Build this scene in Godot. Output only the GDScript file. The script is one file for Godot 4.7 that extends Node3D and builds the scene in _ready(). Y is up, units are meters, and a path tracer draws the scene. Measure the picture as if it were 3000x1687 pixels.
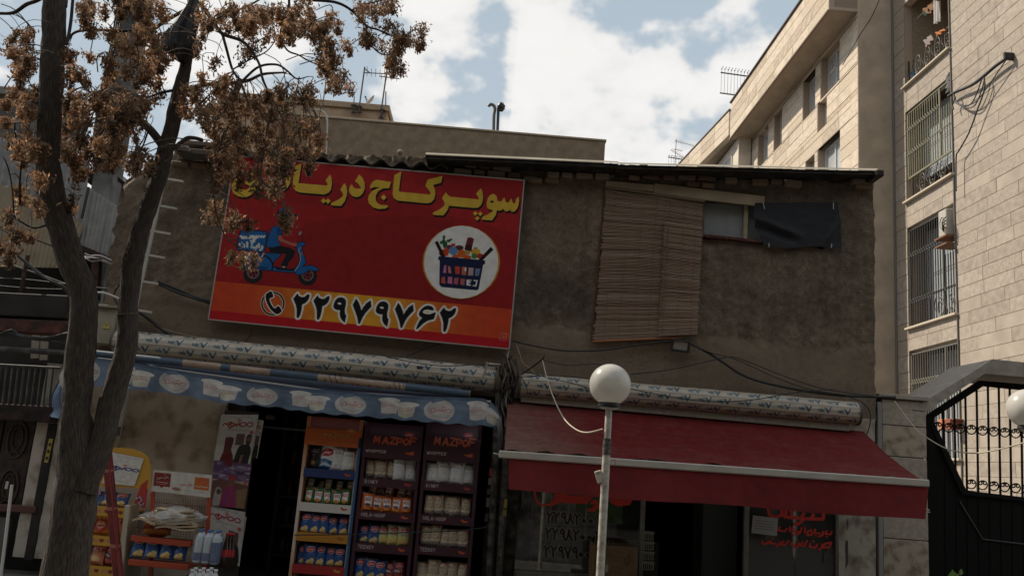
extends Node3D

# ---------------------------------------------------------------- survey of the photograph (camera by the cobbler's square: two vanishing points)
const LENS := 2541.0
const EYE := Vector3(0, 1.6, 9.5)
var look: Basis
var rng := RandomNumberGenerator.new()
var taken := {}
var mats := {}
var gray := {}

func set_look() -> void:
	var up := Vector3(960, 12400, -LENS).normalized()
	var fwd := Vector3(-86, -502, -LENS)
	fwd = (fwd - up * fwd.dot(up)).normalized()
	look = Basis(fwd.cross(up), up, -fwd).transposed()

func ray(px: float, py: float) -> Vector3:
	return look * Vector3((px - 1500.0) / LENS, -(py - 843.5) / LENS, -1)

func at(px: float, py: float, z: float) -> Vector3:      # a measured point, on the upright plane at that z
	var d := ray(px, py)
	return EYE + d * ((z - EYE.z) / d.z)

func on_x(px: float, py: float, x: float) -> Vector3:    # the same on a plane of constant x
	var d := ray(px, py)
	return EYE + d * (x / d.x)

func on_y(px: float, py: float, y: float) -> Vector3:
	var d := ray(px, py)
	return EYE + d * ((y - EYE.y) / d.y)

func pts(s: String) -> PackedVector2Array:               # "x,y x,y ..."
	var out := PackedVector2Array()
	for w in s.split(" ", false):
		var c := w.split(",")
		out.append(Vector2(float(c[0]), float(c[1])))
	return out

func path(s: String, z: float, z2 := 1e9) -> PackedVector3Array:   # measured points on the plane at z (or going over to z2)
	var out := PackedVector3Array()
	var p := pts(s)
	for i in p.size():
		out.append(at(p[i].x, p[i].y, z if z2 > 1e8 else lerpf(z, z2, i / maxf(1.0, p.size() - 1))))
	return out

func curve(p: PackedVector3Array, per := 4) -> PackedVector3Array:
	var out := PackedVector3Array()
	for i in p.size() - 1:
		var a := p[maxi(i - 1, 0)]
		var d := p[mini(i + 2, p.size() - 1)]
		for k in per:
			out.append(p[i].cubic_interpolate(p[i + 1], a, d, float(k) / per))
	out.append(p[p.size() - 1])
	return out

func curve2(p: PackedVector2Array, per := 4, closed := true) -> PackedVector2Array:
	var out := PackedVector2Array()
	var n := p.size()
	for i in (n if closed else n - 1):
		var a := p[(i - 1 + n) % n] if closed else p[maxi(i - 1, 0)]
		var b := p[(i + 1) % n]
		var d := p[(i + 2) % n] if closed else p[mini(i + 2, n - 1)]
		for k in per:
			out.append(p[i].cubic_interpolate(b, a, d, float(k) / per))
	if not closed:
		out.append(p[n - 1])
	return out

# ---------------------------------------------------------------- meshes
class MB:
	var v := PackedVector3Array()
	var n := PackedVector3Array()
	var uv := PackedVector2Array()
	var ix := PackedInt32Array()
	func quad(a: Vector3, b: Vector3, c: Vector3, d: Vector3, ua := Vector2(0, 1), ub := Vector2(1, 1), uc := Vector2(1, 0), ud := Vector2(0, 0)) -> MB:
		var k := v.size()
		var m := (c - a).cross(d - b).normalized()
		for p in [a, b, c, d]:
			v.append(p)
			n.append(m)
		uv.append(ua); uv.append(ub); uv.append(uc); uv.append(ud)
		for i in [0, 2, 1, 0, 3, 2]:
			ix.append(k + i)
		return self
	func tri(a: Vector3, b: Vector3, c: Vector3) -> MB:
		var k := v.size()
		var m := (b - a).cross(c - a).normalized()
		for p in [a, b, c]:
			v.append(p)
			n.append(m)
			uv.append(Vector2(p.x, -p.y))
		ix.append(k); ix.append(k + 2); ix.append(k + 1)
		return self
	func box(c: Vector3, s: Vector3, bev := 0.0, b := Basis.IDENTITY) -> MB:
		var h := s * 0.5
		var e := minf(bev, minf(h.x, minf(h.y, h.z)) * 0.9)
		for ax in 3:
			for sg in [-1.0, 1.0]:
				var u := (ax + 1) % 3
				var w := (ax + 2) % 3
				var q := []
				for k in [[-1, -1], [1, -1], [1, 1], [-1, 1]]:
					var p := Vector3.ZERO
					p[ax] = h[ax] * sg
					p[u] = (h[u] - e) * k[0] * sg
					p[w] = (h[w] - e) * k[1]
					q.append(c + b * p)
				quad(q[0], q[1], q[2], q[3])
		if e > 0.0:
			for ax in 3:                       # edges along ax
				var u := (ax + 1) % 3
				var w := (ax + 2) % 3
				for su in [-1.0, 1.0]:
					for sw in [-1.0, 1.0]:
						var q := []
						for k in [[-1, 0], [1, 0], [1, 1], [-1, 1]]:
							var p := Vector3.ZERO
							p[ax] = (h[ax] - e) * k[0]
							p[u] = (h[u] - e * k[1]) * su
							p[w] = (h[w] - e * (1 - k[1])) * sw
							q.append(c + b * p)
						if su * sw > 0: quad(q[0], q[1], q[2], q[3])
						else: quad(q[3], q[2], q[1], q[0])
			for sx in [-1.0, 1.0]:
				for sy in [-1.0, 1.0]:
					for sz in [-1.0, 1.0]:
						var p1 := c + b * Vector3(h.x * sx, (h.y - e) * sy, (h.z - e) * sz)
						var p2 := c + b * Vector3((h.x - e) * sx, h.y * sy, (h.z - e) * sz)
						var p3 := c + b * Vector3((h.x - e) * sx, (h.y - e) * sy, h.z * sz)
						if sx * sy * sz > 0: tri(p1, p2, p3)
						else: tri(p1, p3, p2)
		return self
	func bar(a: Vector3, b: Vector3, w: float, t: float, bev := 0.0, side := Vector3(0, 0, 1)) -> MB:   # a square bar from a to b; t is its size along side
		var y := (b - a).normalized()
		var z := (side - y * side.dot(y)).normalized()
		return box((a + b) * 0.5, Vector3(w, a.distance_to(b), t), bev, Basis(y.cross(z), y, z))
	func tube(p: PackedVector3Array, r, sides := 8, caps := true) -> MB:
		var k := v.size()
		var cnt := p.size()
		var t := (p[1] - p[0]).normalized()
		var f := t.cross(Vector3(0.31, 0.2, 0.93)).normalized()
		var run := 0.0
		for i in cnt:
			var t2 := (p[mini(i + 1, cnt - 1)] - p[maxi(i - 1, 0)]).normalized()
			f = (f - t2 * f.dot(t2)).normalized()
			var g := t2.cross(f)
			var rr: float = r[i] if r is Array or r is PackedFloat32Array else r
			if i: run += p[i].distance_to(p[i - 1])
			for s in sides + 1:
				var an := TAU * s / sides
				var dn := f * cos(an) + g * sin(an)
				v.append(p[i] + dn * rr)
				n.append(dn)
				uv.append(Vector2(float(s) / sides, run))
		for i in cnt - 1:
			for s in sides:
				var a := k + i * (sides + 1) + s
				var b := a + sides + 1
				for q in [a, b, a + 1, a + 1, b, b + 1]:
					ix.append(q)
		if caps:
			for e in [0, cnt - 1]:
				var c0 := v.size()
				var dn := (p[0] - p[1]).normalized() if e == 0 else (p[cnt - 1] - p[cnt - 2]).normalized()
				v.append(p[e]); n.append(dn); uv.append(Vector2(0.5, 0.5))
				for s in sides:
					v.append(v[k + e * (sides + 1) + s]); n.append(dn); uv.append(Vector2(0.5, 0.5))
				for s in sides:
					var a := c0 + 1 + s
					var b := c0 + 1 + (s + 1) % sides
					if e == 0:
						ix.append(c0); ix.append(a); ix.append(b)
					else:
						ix.append(c0); ix.append(b); ix.append(a)
		return self
	func lathe(pr: PackedVector2Array, c: Vector3, sides := 24, b := Basis.IDENTITY) -> MB:     # profile of (radius, height)
		var k := v.size()
		var cnt := pr.size()
		for i in cnt:
			var d := pr[mini(i + 1, cnt - 1)] - pr[maxi(i - 1, 0)]
			var nn := Vector2(d.y, -d.x).normalized()
			for s in sides + 1:
				var an := TAU * s / sides
				v.append(c + b * Vector3(cos(an) * pr[i].x, pr[i].y, sin(an) * pr[i].x))
				n.append(b * Vector3(cos(an) * nn.x, nn.y, sin(an) * nn.x))
				uv.append(Vector2(float(s) / sides, float(i) / (cnt - 1)))
		for i in cnt - 1:
			for s in sides:
				var a := k + i * (sides + 1) + s
				var d := a + sides + 1
				for q in [a, a + 1, d, a + 1, d + 1, d]:
					ix.append(q)
		return self
	func prism(poly: PackedVector2Array, z0: float, z1: float, xf := Transform3D.IDENTITY) -> MB:
		var p := poly.duplicate()
		if Geometry2D.is_polygon_clockwise(p): p.reverse()
		var t := Geometry2D.triangulate_polygon(p)
		for i in range(0, t.size(), 3):
			var q := [p[t[i]], p[t[i + 1]], p[t[i + 2]]]
			if (q[1] - q[0]).cross(q[2] - q[0]) < 0: q.reverse()
			tri(xf * Vector3(q[0].x, q[0].y, z1), xf * Vector3(q[1].x, q[1].y, z1), xf * Vector3(q[2].x, q[2].y, z1))
			tri(xf * Vector3(q[2].x, q[2].y, z0), xf * Vector3(q[1].x, q[1].y, z0), xf * Vector3(q[0].x, q[0].y, z0))
		for i in p.size():
			var a := p[i]
			var b := p[(i + 1) % p.size()]
			quad(xf * Vector3(a.x, a.y, z0), xf * Vector3(b.x, b.y, z0), xf * Vector3(b.x, b.y, z1), xf * Vector3(a.x, a.y, z1))
		return self
	func sheet(f: Callable, nu: int, nv: int, keep = null, thick := Vector3.ZERO) -> MB:   # f(u, v) with u to the right and v upwards as seen from the front; thick: offset of its back
		for side in (2 if thick != Vector3.ZERO else 1):
			var k := v.size()
			for j in nv + 1:
				for i in nu + 1:
					v.append(f.call(float(i) / nu, float(j) / nv) + (thick if side else Vector3.ZERO))
					uv.append(Vector2(float(i) / nu, 1.0 - float(j) / nv))
			for j in nv + 1:
				for i in nu + 1:
					var du := v[k + j * (nu + 1) + mini(i + 1, nu)] - v[k + j * (nu + 1) + maxi(i - 1, 0)]
					var dv := v[k + mini(j + 1, nv) * (nu + 1) + i] - v[k + maxi(j - 1, 0) * (nu + 1) + i]
					n.append(du.cross(dv).normalized() * (-1.0 if side else 1.0))
			for j in nv:
				for i in nu:
					if keep != null and not keep.call((i + 0.5) / nu, (j + 0.5) / nv): continue
					var a := k + j * (nu + 1) + i
					var b := a + nu + 1
					var order := [a, b + 1, a + 1, a, b, b + 1] if side == 0 else [a, a + 1, b + 1, a, b + 1, b]
					for q in order: ix.append(q)
		if thick != Vector3.ZERO:
			for e in 4:
				var cnt := nu if e < 2 else nv
				for i in cnt:
					var t0 := float(i) / cnt
					var t1 := float(i + 1) / cnt
					var a: Vector3 = f.call(t0 if e < 2 else e - 2.0, e if e < 2 else t0)
					var b: Vector3 = f.call(t1 if e < 2 else e - 2.0, e if e < 2 else t1)
					if e == 0 or e == 3: quad(a + thick, b + thick, b, a)
					else: quad(b + thick, a + thick, a, b)
		return self
	func done() -> ArrayMesh:
		var a := []
		a.resize(Mesh.ARRAY_MAX)
		a[Mesh.ARRAY_VERTEX] = v
		a[Mesh.ARRAY_NORMAL] = n
		a[Mesh.ARRAY_TEX_UV] = uv
		a[Mesh.ARRAY_INDEX] = ix
		var m := ArrayMesh.new()
		m.add_surface_from_arrays(Mesh.PRIMITIVE_TRIANGLES, a)
		return m

# ---------------------------------------------------------------- objects
func numbered(called: String, parent: Node) -> String:
	var key := str(parent.get_instance_id()) + "/" + called
	var k: int = taken.get(key, -1) + 1
	taken[key] = k
	return called if k == 0 else "%s_%03d" % [called, k]

func tag(o: Node, label := "", category := "", group := "", kind := "") -> Node:
	if label: o.set_meta("label", label)
	if category: o.set_meta("category", category)
	if group: o.set_meta("group", group)
	if kind: o.set_meta("kind", kind)
	return o

func thing(called: String, label: String, category: String, pos := Vector3.ZERO, group := "") -> Node3D:
	var o := Node3D.new()
	o.name = numbered(called, self)
	o.position = pos
	add_child(o, true)
	tag(o, label, category, group)
	return o

func obj(called: String, m, material: Material, parent: Node = self) -> MeshInstance3D:
	var o := MeshInstance3D.new()
	o.mesh = m.done() if m is MB else m
	o.material_override = material
	o.name = numbered(called, parent)
	parent.add_child(o, true)
	return o

func copy(o: Node3D, label: String, pos: Vector3, group := "") -> Node3D:
	var c: Node3D = o.duplicate()
	c.name = numbered(String(o.name).rstrip("_0123456789"), self)
	add_child(c, true)
	c.position = pos
	tag(c, label, "", group)
	return c

func structure(called: String, m, material: Material) -> MeshInstance3D:
	return tag(obj(called, m, material), "", "", "", "structure")

# ---------------------------------------------------------------- materials; colours are linear base colours
func lin(r: float, g: float, b: float, a := 1.0) -> Color:
	var c := Color(r, g, b).linear_to_srgb()
	c.a = a
	return c

func noise_tex(kind: String) -> Texture2D:
	if gray.has(kind): return gray[kind]
	var nz := FastNoiseLite.new()
	nz.seed = hash(kind) % 1000
	nz.noise_type = FastNoiseLite.TYPE_SIMPLEX_SMOOTH
	nz.fractal_octaves = 5
	var t := NoiseTexture2D.new()
	t.width = 512; t.height = 512; t.seamless = true
	var lo := 0.6
	var hi := 1.0
	match kind:
		"fine": nz.frequency = 0.03; lo = 0.82
		"blotch": nz.frequency = 0.006; nz.fractal_octaves = 7; lo = 0.5
		"grit": nz.frequency = 0.12; nz.fractal_octaves = 3; lo = 0.6
		"soft": nz.frequency = 0.005; nz.fractal_octaves = 4; lo = 0.85
		"rust": nz.frequency = 0.012; nz.fractal_octaves = 6; lo = 0.25
		"mott": nz.frequency = 0.015; nz.fractal_octaves = 6; lo = 0.80
		"bark": nz.frequency = 0.016; nz.fractal_octaves = 6; lo = 0.5
		"stain": nz.frequency = 0.011; nz.fractal_octaves = 6; lo = 0.30
		"cell": nz.noise_type = FastNoiseLite.TYPE_CELLULAR; nz.frequency = 0.06; lo = 0.6
		"bump": nz.frequency = 0.02; nz.fractal_octaves = 6; lo = 0.0
		"crack": nz.fractal_type = FastNoiseLite.FRACTAL_RIDGED; nz.frequency = 0.008; lo = 0.0
	t.noise = nz
	var g := Gradient.new()
	g.set_color(0, Color(lo, lo, lo))
	g.set_color(1, Color(hi, hi, hi))
	if kind == "stain":
		g.set_color(0, Color(0.60, 0.57, 0.53))
		g.add_point(0.33, Color(0.84, 0.82, 0.79))
		g.add_point(0.48, Color(0.94, 0.935, 0.92))
	t.color_ramp = g
	gray[kind] = t
	return t

func mat(col: Color, rough := 0.85, t := "", sc := 1.0, bump := 0.0, metal := 0.0) -> StandardMaterial3D:
	var key := "%s|%s|%s|%s|%s|%s" % [col, rough, t, sc, bump, metal]
	if mats.has(key): return mats[key]
	var m := StandardMaterial3D.new()
	m.albedo_color = lin(col.r, col.g, col.b)
	m.roughness = rough
	m.metallic = metal
	if t:
		m.albedo_texture = noise_tex(t)
		m.uv1_triplanar = true
		m.uv1_world_triplanar = true
		m.uv1_scale = Vector3.ONE * sc
		if bump > 0:
			m.heightmap_enabled = true
			m.heightmap_texture = noise_tex(t)
			m.heightmap_scale = bump
	mats[key] = m
	return m

func pic(im: Image, rough := 0.6) -> StandardMaterial3D:
	var m := StandardMaterial3D.new()
	m.albedo_texture = ImageTexture.create_from_image(im)
	m.roughness = rough
	return m

func glass(tint: Color, a := 0.25, rough := 0.03) -> StandardMaterial3D:
	var m := StandardMaterial3D.new()
	m.albedo_color = lin(tint.r, tint.g, tint.b, a)
	m.transparency = BaseMaterial3D.TRANSPARENCY_ALPHA
	m.roughness = rough
	return m

# ---------------------------------------------------------------- flat print: a canvas drawn at twice its size
class Cv:
	var im: Image
	var w: int
	var h: int
	var xf := Transform2D.IDENTITY
	func _init(W: int, H: int, c: Color) -> void:
		w = W * 2
		h = H * 2
		im = Image.create(w, h, false, Image.FORMAT_RGBA8)
		im.fill(c)
	func poly(p: PackedVector2Array, c: Color) -> void:
		var q := PackedVector2Array()
		var lo := 1e9
		var hi := -1e9
		for a in p:
			var b := (xf * a) * 2.0
			q.append(b)
			lo = minf(lo, b.y)
			hi = maxf(hi, b.y)
		var cnt := q.size()
		for y in range(maxi(0, floori(lo)), mini(h, ceili(hi) + 1)):
			var yc := y + 0.5
			var xs := []
			for i in cnt:
				var a := q[i]
				var b := q[(i + 1) % cnt]
				if (a.y <= yc) != (b.y <= yc):
					xs.append(a.x + (yc - a.y) / (b.y - a.y) * (b.x - a.x))
			xs.sort()
			for k in range(0, xs.size() - 1, 2):
				var x0 := maxi(0, roundi(xs[k]))
				var x1 := mini(w, roundi(xs[k + 1]))
				if x1 > x0: im.fill_rect(Rect2i(x0, y, x1 - x0, 1), c)
	func disc(c: Vector2, r: Vector2, col: Color, tilt := 0.0) -> void:
		var p := PackedVector2Array()
		for i in 24: p.append(c + Vector2(cos(TAU * i / 24) * r.x, sin(TAU * i / 24) * r.y).rotated(tilt))
		poly(p, col)
	func rect(a: Vector2, b: Vector2, col: Color) -> void:
		poly(PackedVector2Array([a, Vector2(b.x, a.y), b, Vector2(a.x, b.y)]), col)
	func line(p: PackedVector2Array, wd: float, col: Color, closed := false) -> void:
		var cnt := p.size()
		for i in cnt:
			if i < cnt - 1 or closed:
				var a := p[i]
				var b := p[(i + 1) % cnt]
				var s := (b - a).normalized().orthogonal() * wd * 0.5
				poly(PackedVector2Array([a + s, b + s, b - s, a - s]), col)
			if wd * xf.get_scale().x > 0.8: disc(p[i], Vector2(wd, wd) * 0.5, col)
	func nib(p: PackedVector2Array, wd: float, col: Color, ang := -0.9, thin := 0.35) -> void:    # a broad pen held at an angle
		var d := Vector2(cos(ang), sin(ang)) * wd * 0.5
		var e := d.orthogonal() * thin
		for i in p.size() - 1:
			var q := PackedVector2Array()
			for s in [p[i], p[i + 1]]:
				for o in [d + e, d - e, -d - e, -d + e]: q.append(s + o)
			poly(Geometry2D.convex_hull(q), col)
	func grain(amount: float, sd: int) -> void:
		var nz := FastNoiseLite.new()
		nz.seed = sd
		nz.frequency = 0.02
		nz.fractal_octaves = 5
		var g := nz.get_image(w / 2, h / 2)
		for y in h / 2:
			for x in w / 2:
				var k := 1.0 - amount * g.get_pixel(x, y).r
				var c := im.get_pixel(x, y)
				im.set_pixel(x, y, Color(c.r * k, c.g * k, c.b * k, c.a))
	func done(amount := 0.0, sd := 1) -> Image:
		im.shrink_x2()
		if amount > 0: grain(amount, sd)
		return im

# strokes of the letters that the small print needs, in a box 1 wide and 1 high, y downwards
const LATIN := {
	"A": "0,1 .5,0 1,1|.2,.65 .8,.65", "B": "0,0 0,1 .8,.95 .9,.7 .7,.5 0,.5|0,0 .7,.05 .8,.25 .6,.5", "C": "1,.15 .5,0 .05,.3 .05,.7 .5,1 1,.85", "D": "0,0 0,1 .6,.95 1,.6 .9,.25 .5,0 0,0",
	"E": "1,0 0,0 0,1 1,1|0,.5 .8,.5", "F": "1,0 0,0 0,1|0,.5 .8,.5", "H": "0,0 0,1|1,0 1,1|0,.5 1,.5", "I": ".5,0 .5,1", "J": ".8,0 .8,.8 .5,1 .1,.85", "K": "0,0 0,1|1,0 0,.55 1,1", "L": "0,0 0,1 .9,1",
	"M": "0,1 .1,0 .5,.7 .9,0 1,1", "N": "0,1 0,0 1,1 1,0", "O": ".5,0 .05,.3 .05,.7 .5,1 .95,.7 .95,.3 .5,0", "P": "0,1 0,0 .8,.05 .9,.3 .7,.55 0,.55", "R": "0,1 0,0 .8,.05 .9,.3 .7,.5 0,.5 .9,1",
	"S": ".95,.1 .4,0 .1,.25 .9,.7 .6,1 .05,.9", "T": "0,0 1,0|.5,0 .5,1", "W": "0,0 .2,1 .5,.3 .8,1 1,0", "Y": "0,0 .5,.5 1,0|.5,.5 .5,1", "Z": "0,0 1,0 0,1 1,1", "-": ".1,.5 .9,.5",
	"b": "0,0 0,1 .8,1 .9,.6 0,.55", "e": ".1,.72 .9,.7 .8,.42 .2,.45 .1,.8 .4,1 .9,.92", "n": "0,.4 0,1|0,.55 .6,.4 .9,.6 .9,1", "l": ".5,0 .5,1", "i": ".5,.4 .5,1", "c": ".9,.5 .4,.4 .1,.7 .4,1 .9,.9", "t": ".4,.1 .4,.9 .8,1|.1,.4 .8,.4", "h": "0,0 0,1|0,.6 .6,.4 .9,.6 .9,1"}

func latin(c: Cv, word: String, o: Vector2, size: Vector2, gap: float, wd: float, col: Color, slant := 0.0, rise := 0.0) -> void:
	var x := 0.0
	for ch in word:
		if LATIN.has(ch):
			for s in LATIN[ch].split("|"):
				var q := PackedVector2Array()
				for p in pts(s): q.append(o + Vector2(x + p.x * size.x + (1 - p.y) * slant * size.y, p.y * size.y + rise * x))
				c.line(q, wd, col)
		x += size.x * (0.5 if ch in "il" else 1.0) + gap

func _ready() -> void:
	rng.seed = 7
	set_look()
	# ------------------------------------------------------------ camera, sky, sun, exposure
	var cam := Camera3D.new()
	cam.name = "camera"
	cam.transform = Transform3D(look, EYE)
	cam.fov = rad_to_deg(2.0 * atan(843.5 / LENS))
	cam.near = 0.05
	cam.far = 900.0
	add_child(cam)
	cam.current = true
	var we := WorldEnvironment.new()
	we.name = "world_environment"
	var env := Environment.new()
	env.background_mode = Environment.BG_SKY
	env.sky = Sky.new()
	env.sky.sky_material = make_sky()
	env.background_energy_multiplier = 1.0
	env.tonemap_mode = Environment.TONE_MAPPER_LINEAR
	env.tonemap_exposure = 1.04
	env.sdfgi_enabled = true
	env.ssao_enabled = true
	env.ssil_enabled = true
	we.environment = env
	add_child(we)
	var sun := DirectionalLight3D.new()
	sun.name = "sun"
	sun.light_energy = 1.6
	sun.light_color = Color(1.0, 0.95, 0.87)
	sun.light_angular_distance = 0.5
	sun.shadow_enabled = true
	sun.transform = Transform3D(Basis.looking_at(Vector3(1.06, -1.25, 0.66).normalized(), Vector3.UP), Vector3(0, 30, 0))
	add_child(sun)
	# ------------------------------------------------------------ large structure, then objects, small details last
	build_setting()
	build_shop_building()
	build_apartment()
	build_rear()
	build_left()
	build_gate()
	build_tree()
	build_shop_sign()
	build_awnings()
	build_shop_fronts()
	build_racks()
	build_left_goods()
	build_butcher()
	build_lamps()
	build_cables()

func make_sky() -> Material:
	var W := 3072
	var H := 1536
	# cloud banks and gaps: centre measured in the photograph, half-size in its pixels, weight
	var banks := [[1290, 150, 110, 200, 0.8], [1200, 275, 110, 60, 0.7], [1700, 240, 190, 190, 1.1], [1900, 330, 240, 130, 1.0], [1620, 90, 130, 120, 0.9], [1780, 120, 100, 40, 0.7], [1940, 60, 110, 60, 0.8],
		[1560, 300, 60, 80, 0.6], [1250, 25, 120, 50, 0.5], [2160, 60, 60, 90, 0.6], [2120, 180, 60, 90, 0.7], [1540, 20, 70, 50, 0.7], [820, 130, 70, 60, 0.8], [760, 60, 90, 50, 0.5], [900, 60, 60, 50, 0.4], [600, 380, 130, 90, 0.7],
		[1470, 150, 38, 150, -1.1], [1440, 320, 60, 70, -1.0], [1060, 210, 120, 110, -1.1], [1800, 35, 95, 42, -1.3], [2035, 165, 46, 75, -1.2], [2040, 15, 60, 30, -0.9], [1880, 125, 40, 20, -0.5], [1440, 30, 40, 40, -0.7],
		[2300, 40, 50, 60, -0.3], [120, 150, 260, 240, -0.7], [330, 300, 200, 200, -0.4], [1590, 320, 24, 22, -0.5], [1380, 40, 60, 30, -0.4], [960, 180, 60, 80, -0.7], [1180, 60, 90, 36, -0.5]]
	var LW := 640
	var LH := 320
	var field := Image.create(LW, LH, false, Image.FORMAT_RF)
	field.fill(Color(0, 0, 0))
	for b in banks:
		var d := ray(b[0], b[1]).normalized()
		var az := atan2(d.x, -d.z)
		var el := asin(d.y)
		var rx: float = b[2] / LENS / cos(el)
		var ry: float = b[3] / LENS
		for j in range(maxi(0, int((0.5 - (el + 2.6 * ry) / PI) * LH)), mini(LH, int((0.5 - (el - 2.6 * ry) / PI) * LH) + 1)):
			for i in range(int((az - 2.6 * rx) / TAU * LW) - 1, int((az + 2.6 * rx) / TAU * LW) + 2):
				var da := (i + 0.5) / LW * TAU - az
				var de := PI * (0.5 - (j + 0.5) / LH) - el
				var k: float = b[4] * exp(-(da * da / (rx * rx) + de * de / (ry * ry)))
				var ii := posmod(i, LW)
				field.set_pixel(ii, j, Color(field.get_pixel(ii, j).r + k, 0, 0))
	field.resize(W, H, Image.INTERPOLATE_CUBIC)
	var f := field.get_data().to_float32_array()
	var nz := FastNoiseLite.new()
	nz.seed = 41
	nz.noise_type = FastNoiseLite.TYPE_SIMPLEX_SMOOTH
	nz.frequency = 5.0
	nz.fractal_octaves = 7
	nz.fractal_gain = 0.6
	nz.domain_warp_enabled = false
	var out := PackedByteArray()
	out.resize(W * H * 3)
	for j in H:
		var el := PI * (0.5 - (j + 0.5) / H)
		var ce := cos(el)
		var se := sin(el)
		if el < -0.02:
			for i in W:
				var o := (j * W + i) * 3
				out[o] = 120; out[o + 1] = 112; out[o + 2] = 104
			continue
		var t := clampf(se * 1.7, 0.0, 1.0)
		var blue := Vector3(0.64, 0.71, 0.76).lerp(Vector3(0.40, 0.49, 0.575), sqrt(t) * 0.95)
		for i in W:
			var az := (i + 0.5) / W * TAU
			var x := sin(az) * ce
			var z := -cos(az) * ce
			var flat := 1.0 / (se + 0.35)
			var n1 := nz.get_noise_3d(x * flat, se * flat * 1.6, z * flat)
			var den := n1 * 1.7 + 0.13 + f[j * W + i] * 0.50
			var a := smoothstep(-0.16, 0.42, den)
			var shade := 0.83 + 0.06 * smoothstep(0.2, 0.9, den) - 0.05 * maxf(0.0, nz.get_noise_3d(x * flat * 0.6 + 7.0, se, z * flat * 0.6)) * a
			var c := blue.lerp(Vector3(shade * 1.0, shade * 0.99, shade * 0.975), a)
			var col := Color(c.x, c.y, c.z).linear_to_srgb()
			var o := (j * W + i) * 3
			out[o] = int(col.r * 255.0); out[o + 1] = int(col.g * 255.0); out[o + 2] = int(col.b * 255.0)
	var m := PanoramaSkyMaterial.new()
	m.panorama = ImageTexture.create_from_image(Image.create_from_data(W, H, false, Image.FORMAT_RGB8, out))
	return m

func build_setting() -> void:
	structure("street", MB.new().quad(Vector3(-300, 0, 300), Vector3(300, 0, 300), Vector3(300, 0, -300), Vector3(-300, 0, -300)), mat(Color(0.055, 0.053, 0.05), 0.9, "grit", 0.8, 0.3))
	structure("pavement", MB.new().box(Vector3(0, 0.055, 2.2), Vector3(60, 0.13, 5.0), 0.01), mat(Color(0.16, 0.15, 0.135), 0.9, "fine", 0.7, 0.2))
	structure("kerb", MB.new().box(Vector3(0, 0.06, 4.8), Vector3(60, 0.15, 0.18), 0.015), mat(Color(0.26, 0.25, 0.23), 0.85, "grit", 0.5))
	structure("courtyard_ground", MB.new().box(Vector3(9.5, 0.05, -12), Vector3(11, 0.1, 22), 0.0), mat(Color(0.25, 0.22, 0.18), 0.9, "fine", 0.6))
	# added behind the viewer: unseen block and trees that cut skylight, mirrored in panes
	var b := thing("added_street_block", "added brick row across the street, unseen, shading it and mirrored in the shop windows", "building", Vector3(0, 0, 19))
	var w := mat(Color(0.10, 0.085, 0.068), 0.9, "blotch", 0.3)
	obj("wall", MB.new().box(Vector3(0, 7.5, 3), Vector3(70, 15, 6), 0.02), w, b)
	var wm := mat(Color(0.03, 0.035, 0.04), 0.2)
	for i in 12:
		for j in 3:
			obj("window", MB.new().box(Vector3(-27 + i * 5.0, 3.2 + j * 3.4, -0.03), Vector3(1.9, 1.6, 0.1), 0.01), wm, b)
	var leaf := MB.new().quad(Vector3(-0.11, -0.02, 0), Vector3(0, -0.12, 0.02), Vector3(0.11, 0.0, 0), Vector3(0, 0.12, -0.03)).done()
	var green := mat(Color(0.055, 0.10, 0.025), 0.6)
	green = green.duplicate()
	green.backlight_enabled = true
	green.backlight = lin(0.10, 0.17, 0.03)
	for k in 3:  # unseen trees added to tint the panes green and block skylight
		var t := thing("added_plane_tree", "added unseen green tree across the street, mirrored in shop windows, %s" % ["facing the grocery", "facing the glass shop front", "facing the iron gate"][k], "tree", Vector3([-6.5, 2.0, 8.5][k], 0.1, 16.0))
		obj("trunk", MB.new().tube(PackedVector3Array([Vector3(0, 0, 0), Vector3(0.1, 2, 0), Vector3(0.0, 4.5, 0.2), Vector3(0.3, 7.5, 0)]), [0.24, 0.19, 0.14, 0.05], 10), mat(Color(0.12, 0.09, 0.07), 0.9, "bark", 0.8), t)
		var mm := MultiMesh.new()
		mm.transform_format = MultiMesh.TRANSFORM_3D
		mm.mesh = leaf
		mm.instance_count = 5000
		for i in 5000:
			var lobe := i % 9
			var c := Vector3(cos(lobe * 2.4) * (0.5 + lobe * 0.2), 4.2 + fmod(lobe * 1.37, 4.4), sin(lobe * 2.4) * 1.3)
			var o := Vector3(rng.randfn(), rng.randfn() * 0.8, rng.randfn()) * 0.62
			mm.set_instance_transform(i, Transform3D(Basis.from_euler(Vector3(rng.randf() * 3, rng.randf() * 6.28, rng.randf() * 3)), c + o))
		var mi := MultiMeshInstance3D.new()
		mi.name = "crown"
		mi.multimesh = mm
		mi.material_override = green
		t.add_child(mi)
		tag(mi, "", "", "", "stuff")

# ================================================================ the old two-storey shop building
const XL := -4.30
const XR := 4.28

func wall_top(x: float) -> float:
	if x < -4.05: return lerpf(4.42, 4.66, clampf((x + 4.32) / 0.27, 0, 1))
	if x < -3.72: return lerpf(4.66, 4.86, (x + 4.05) / 0.33)
	return lerpf(4.86, 5.26, (x + 3.72) / 8.0)

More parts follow.
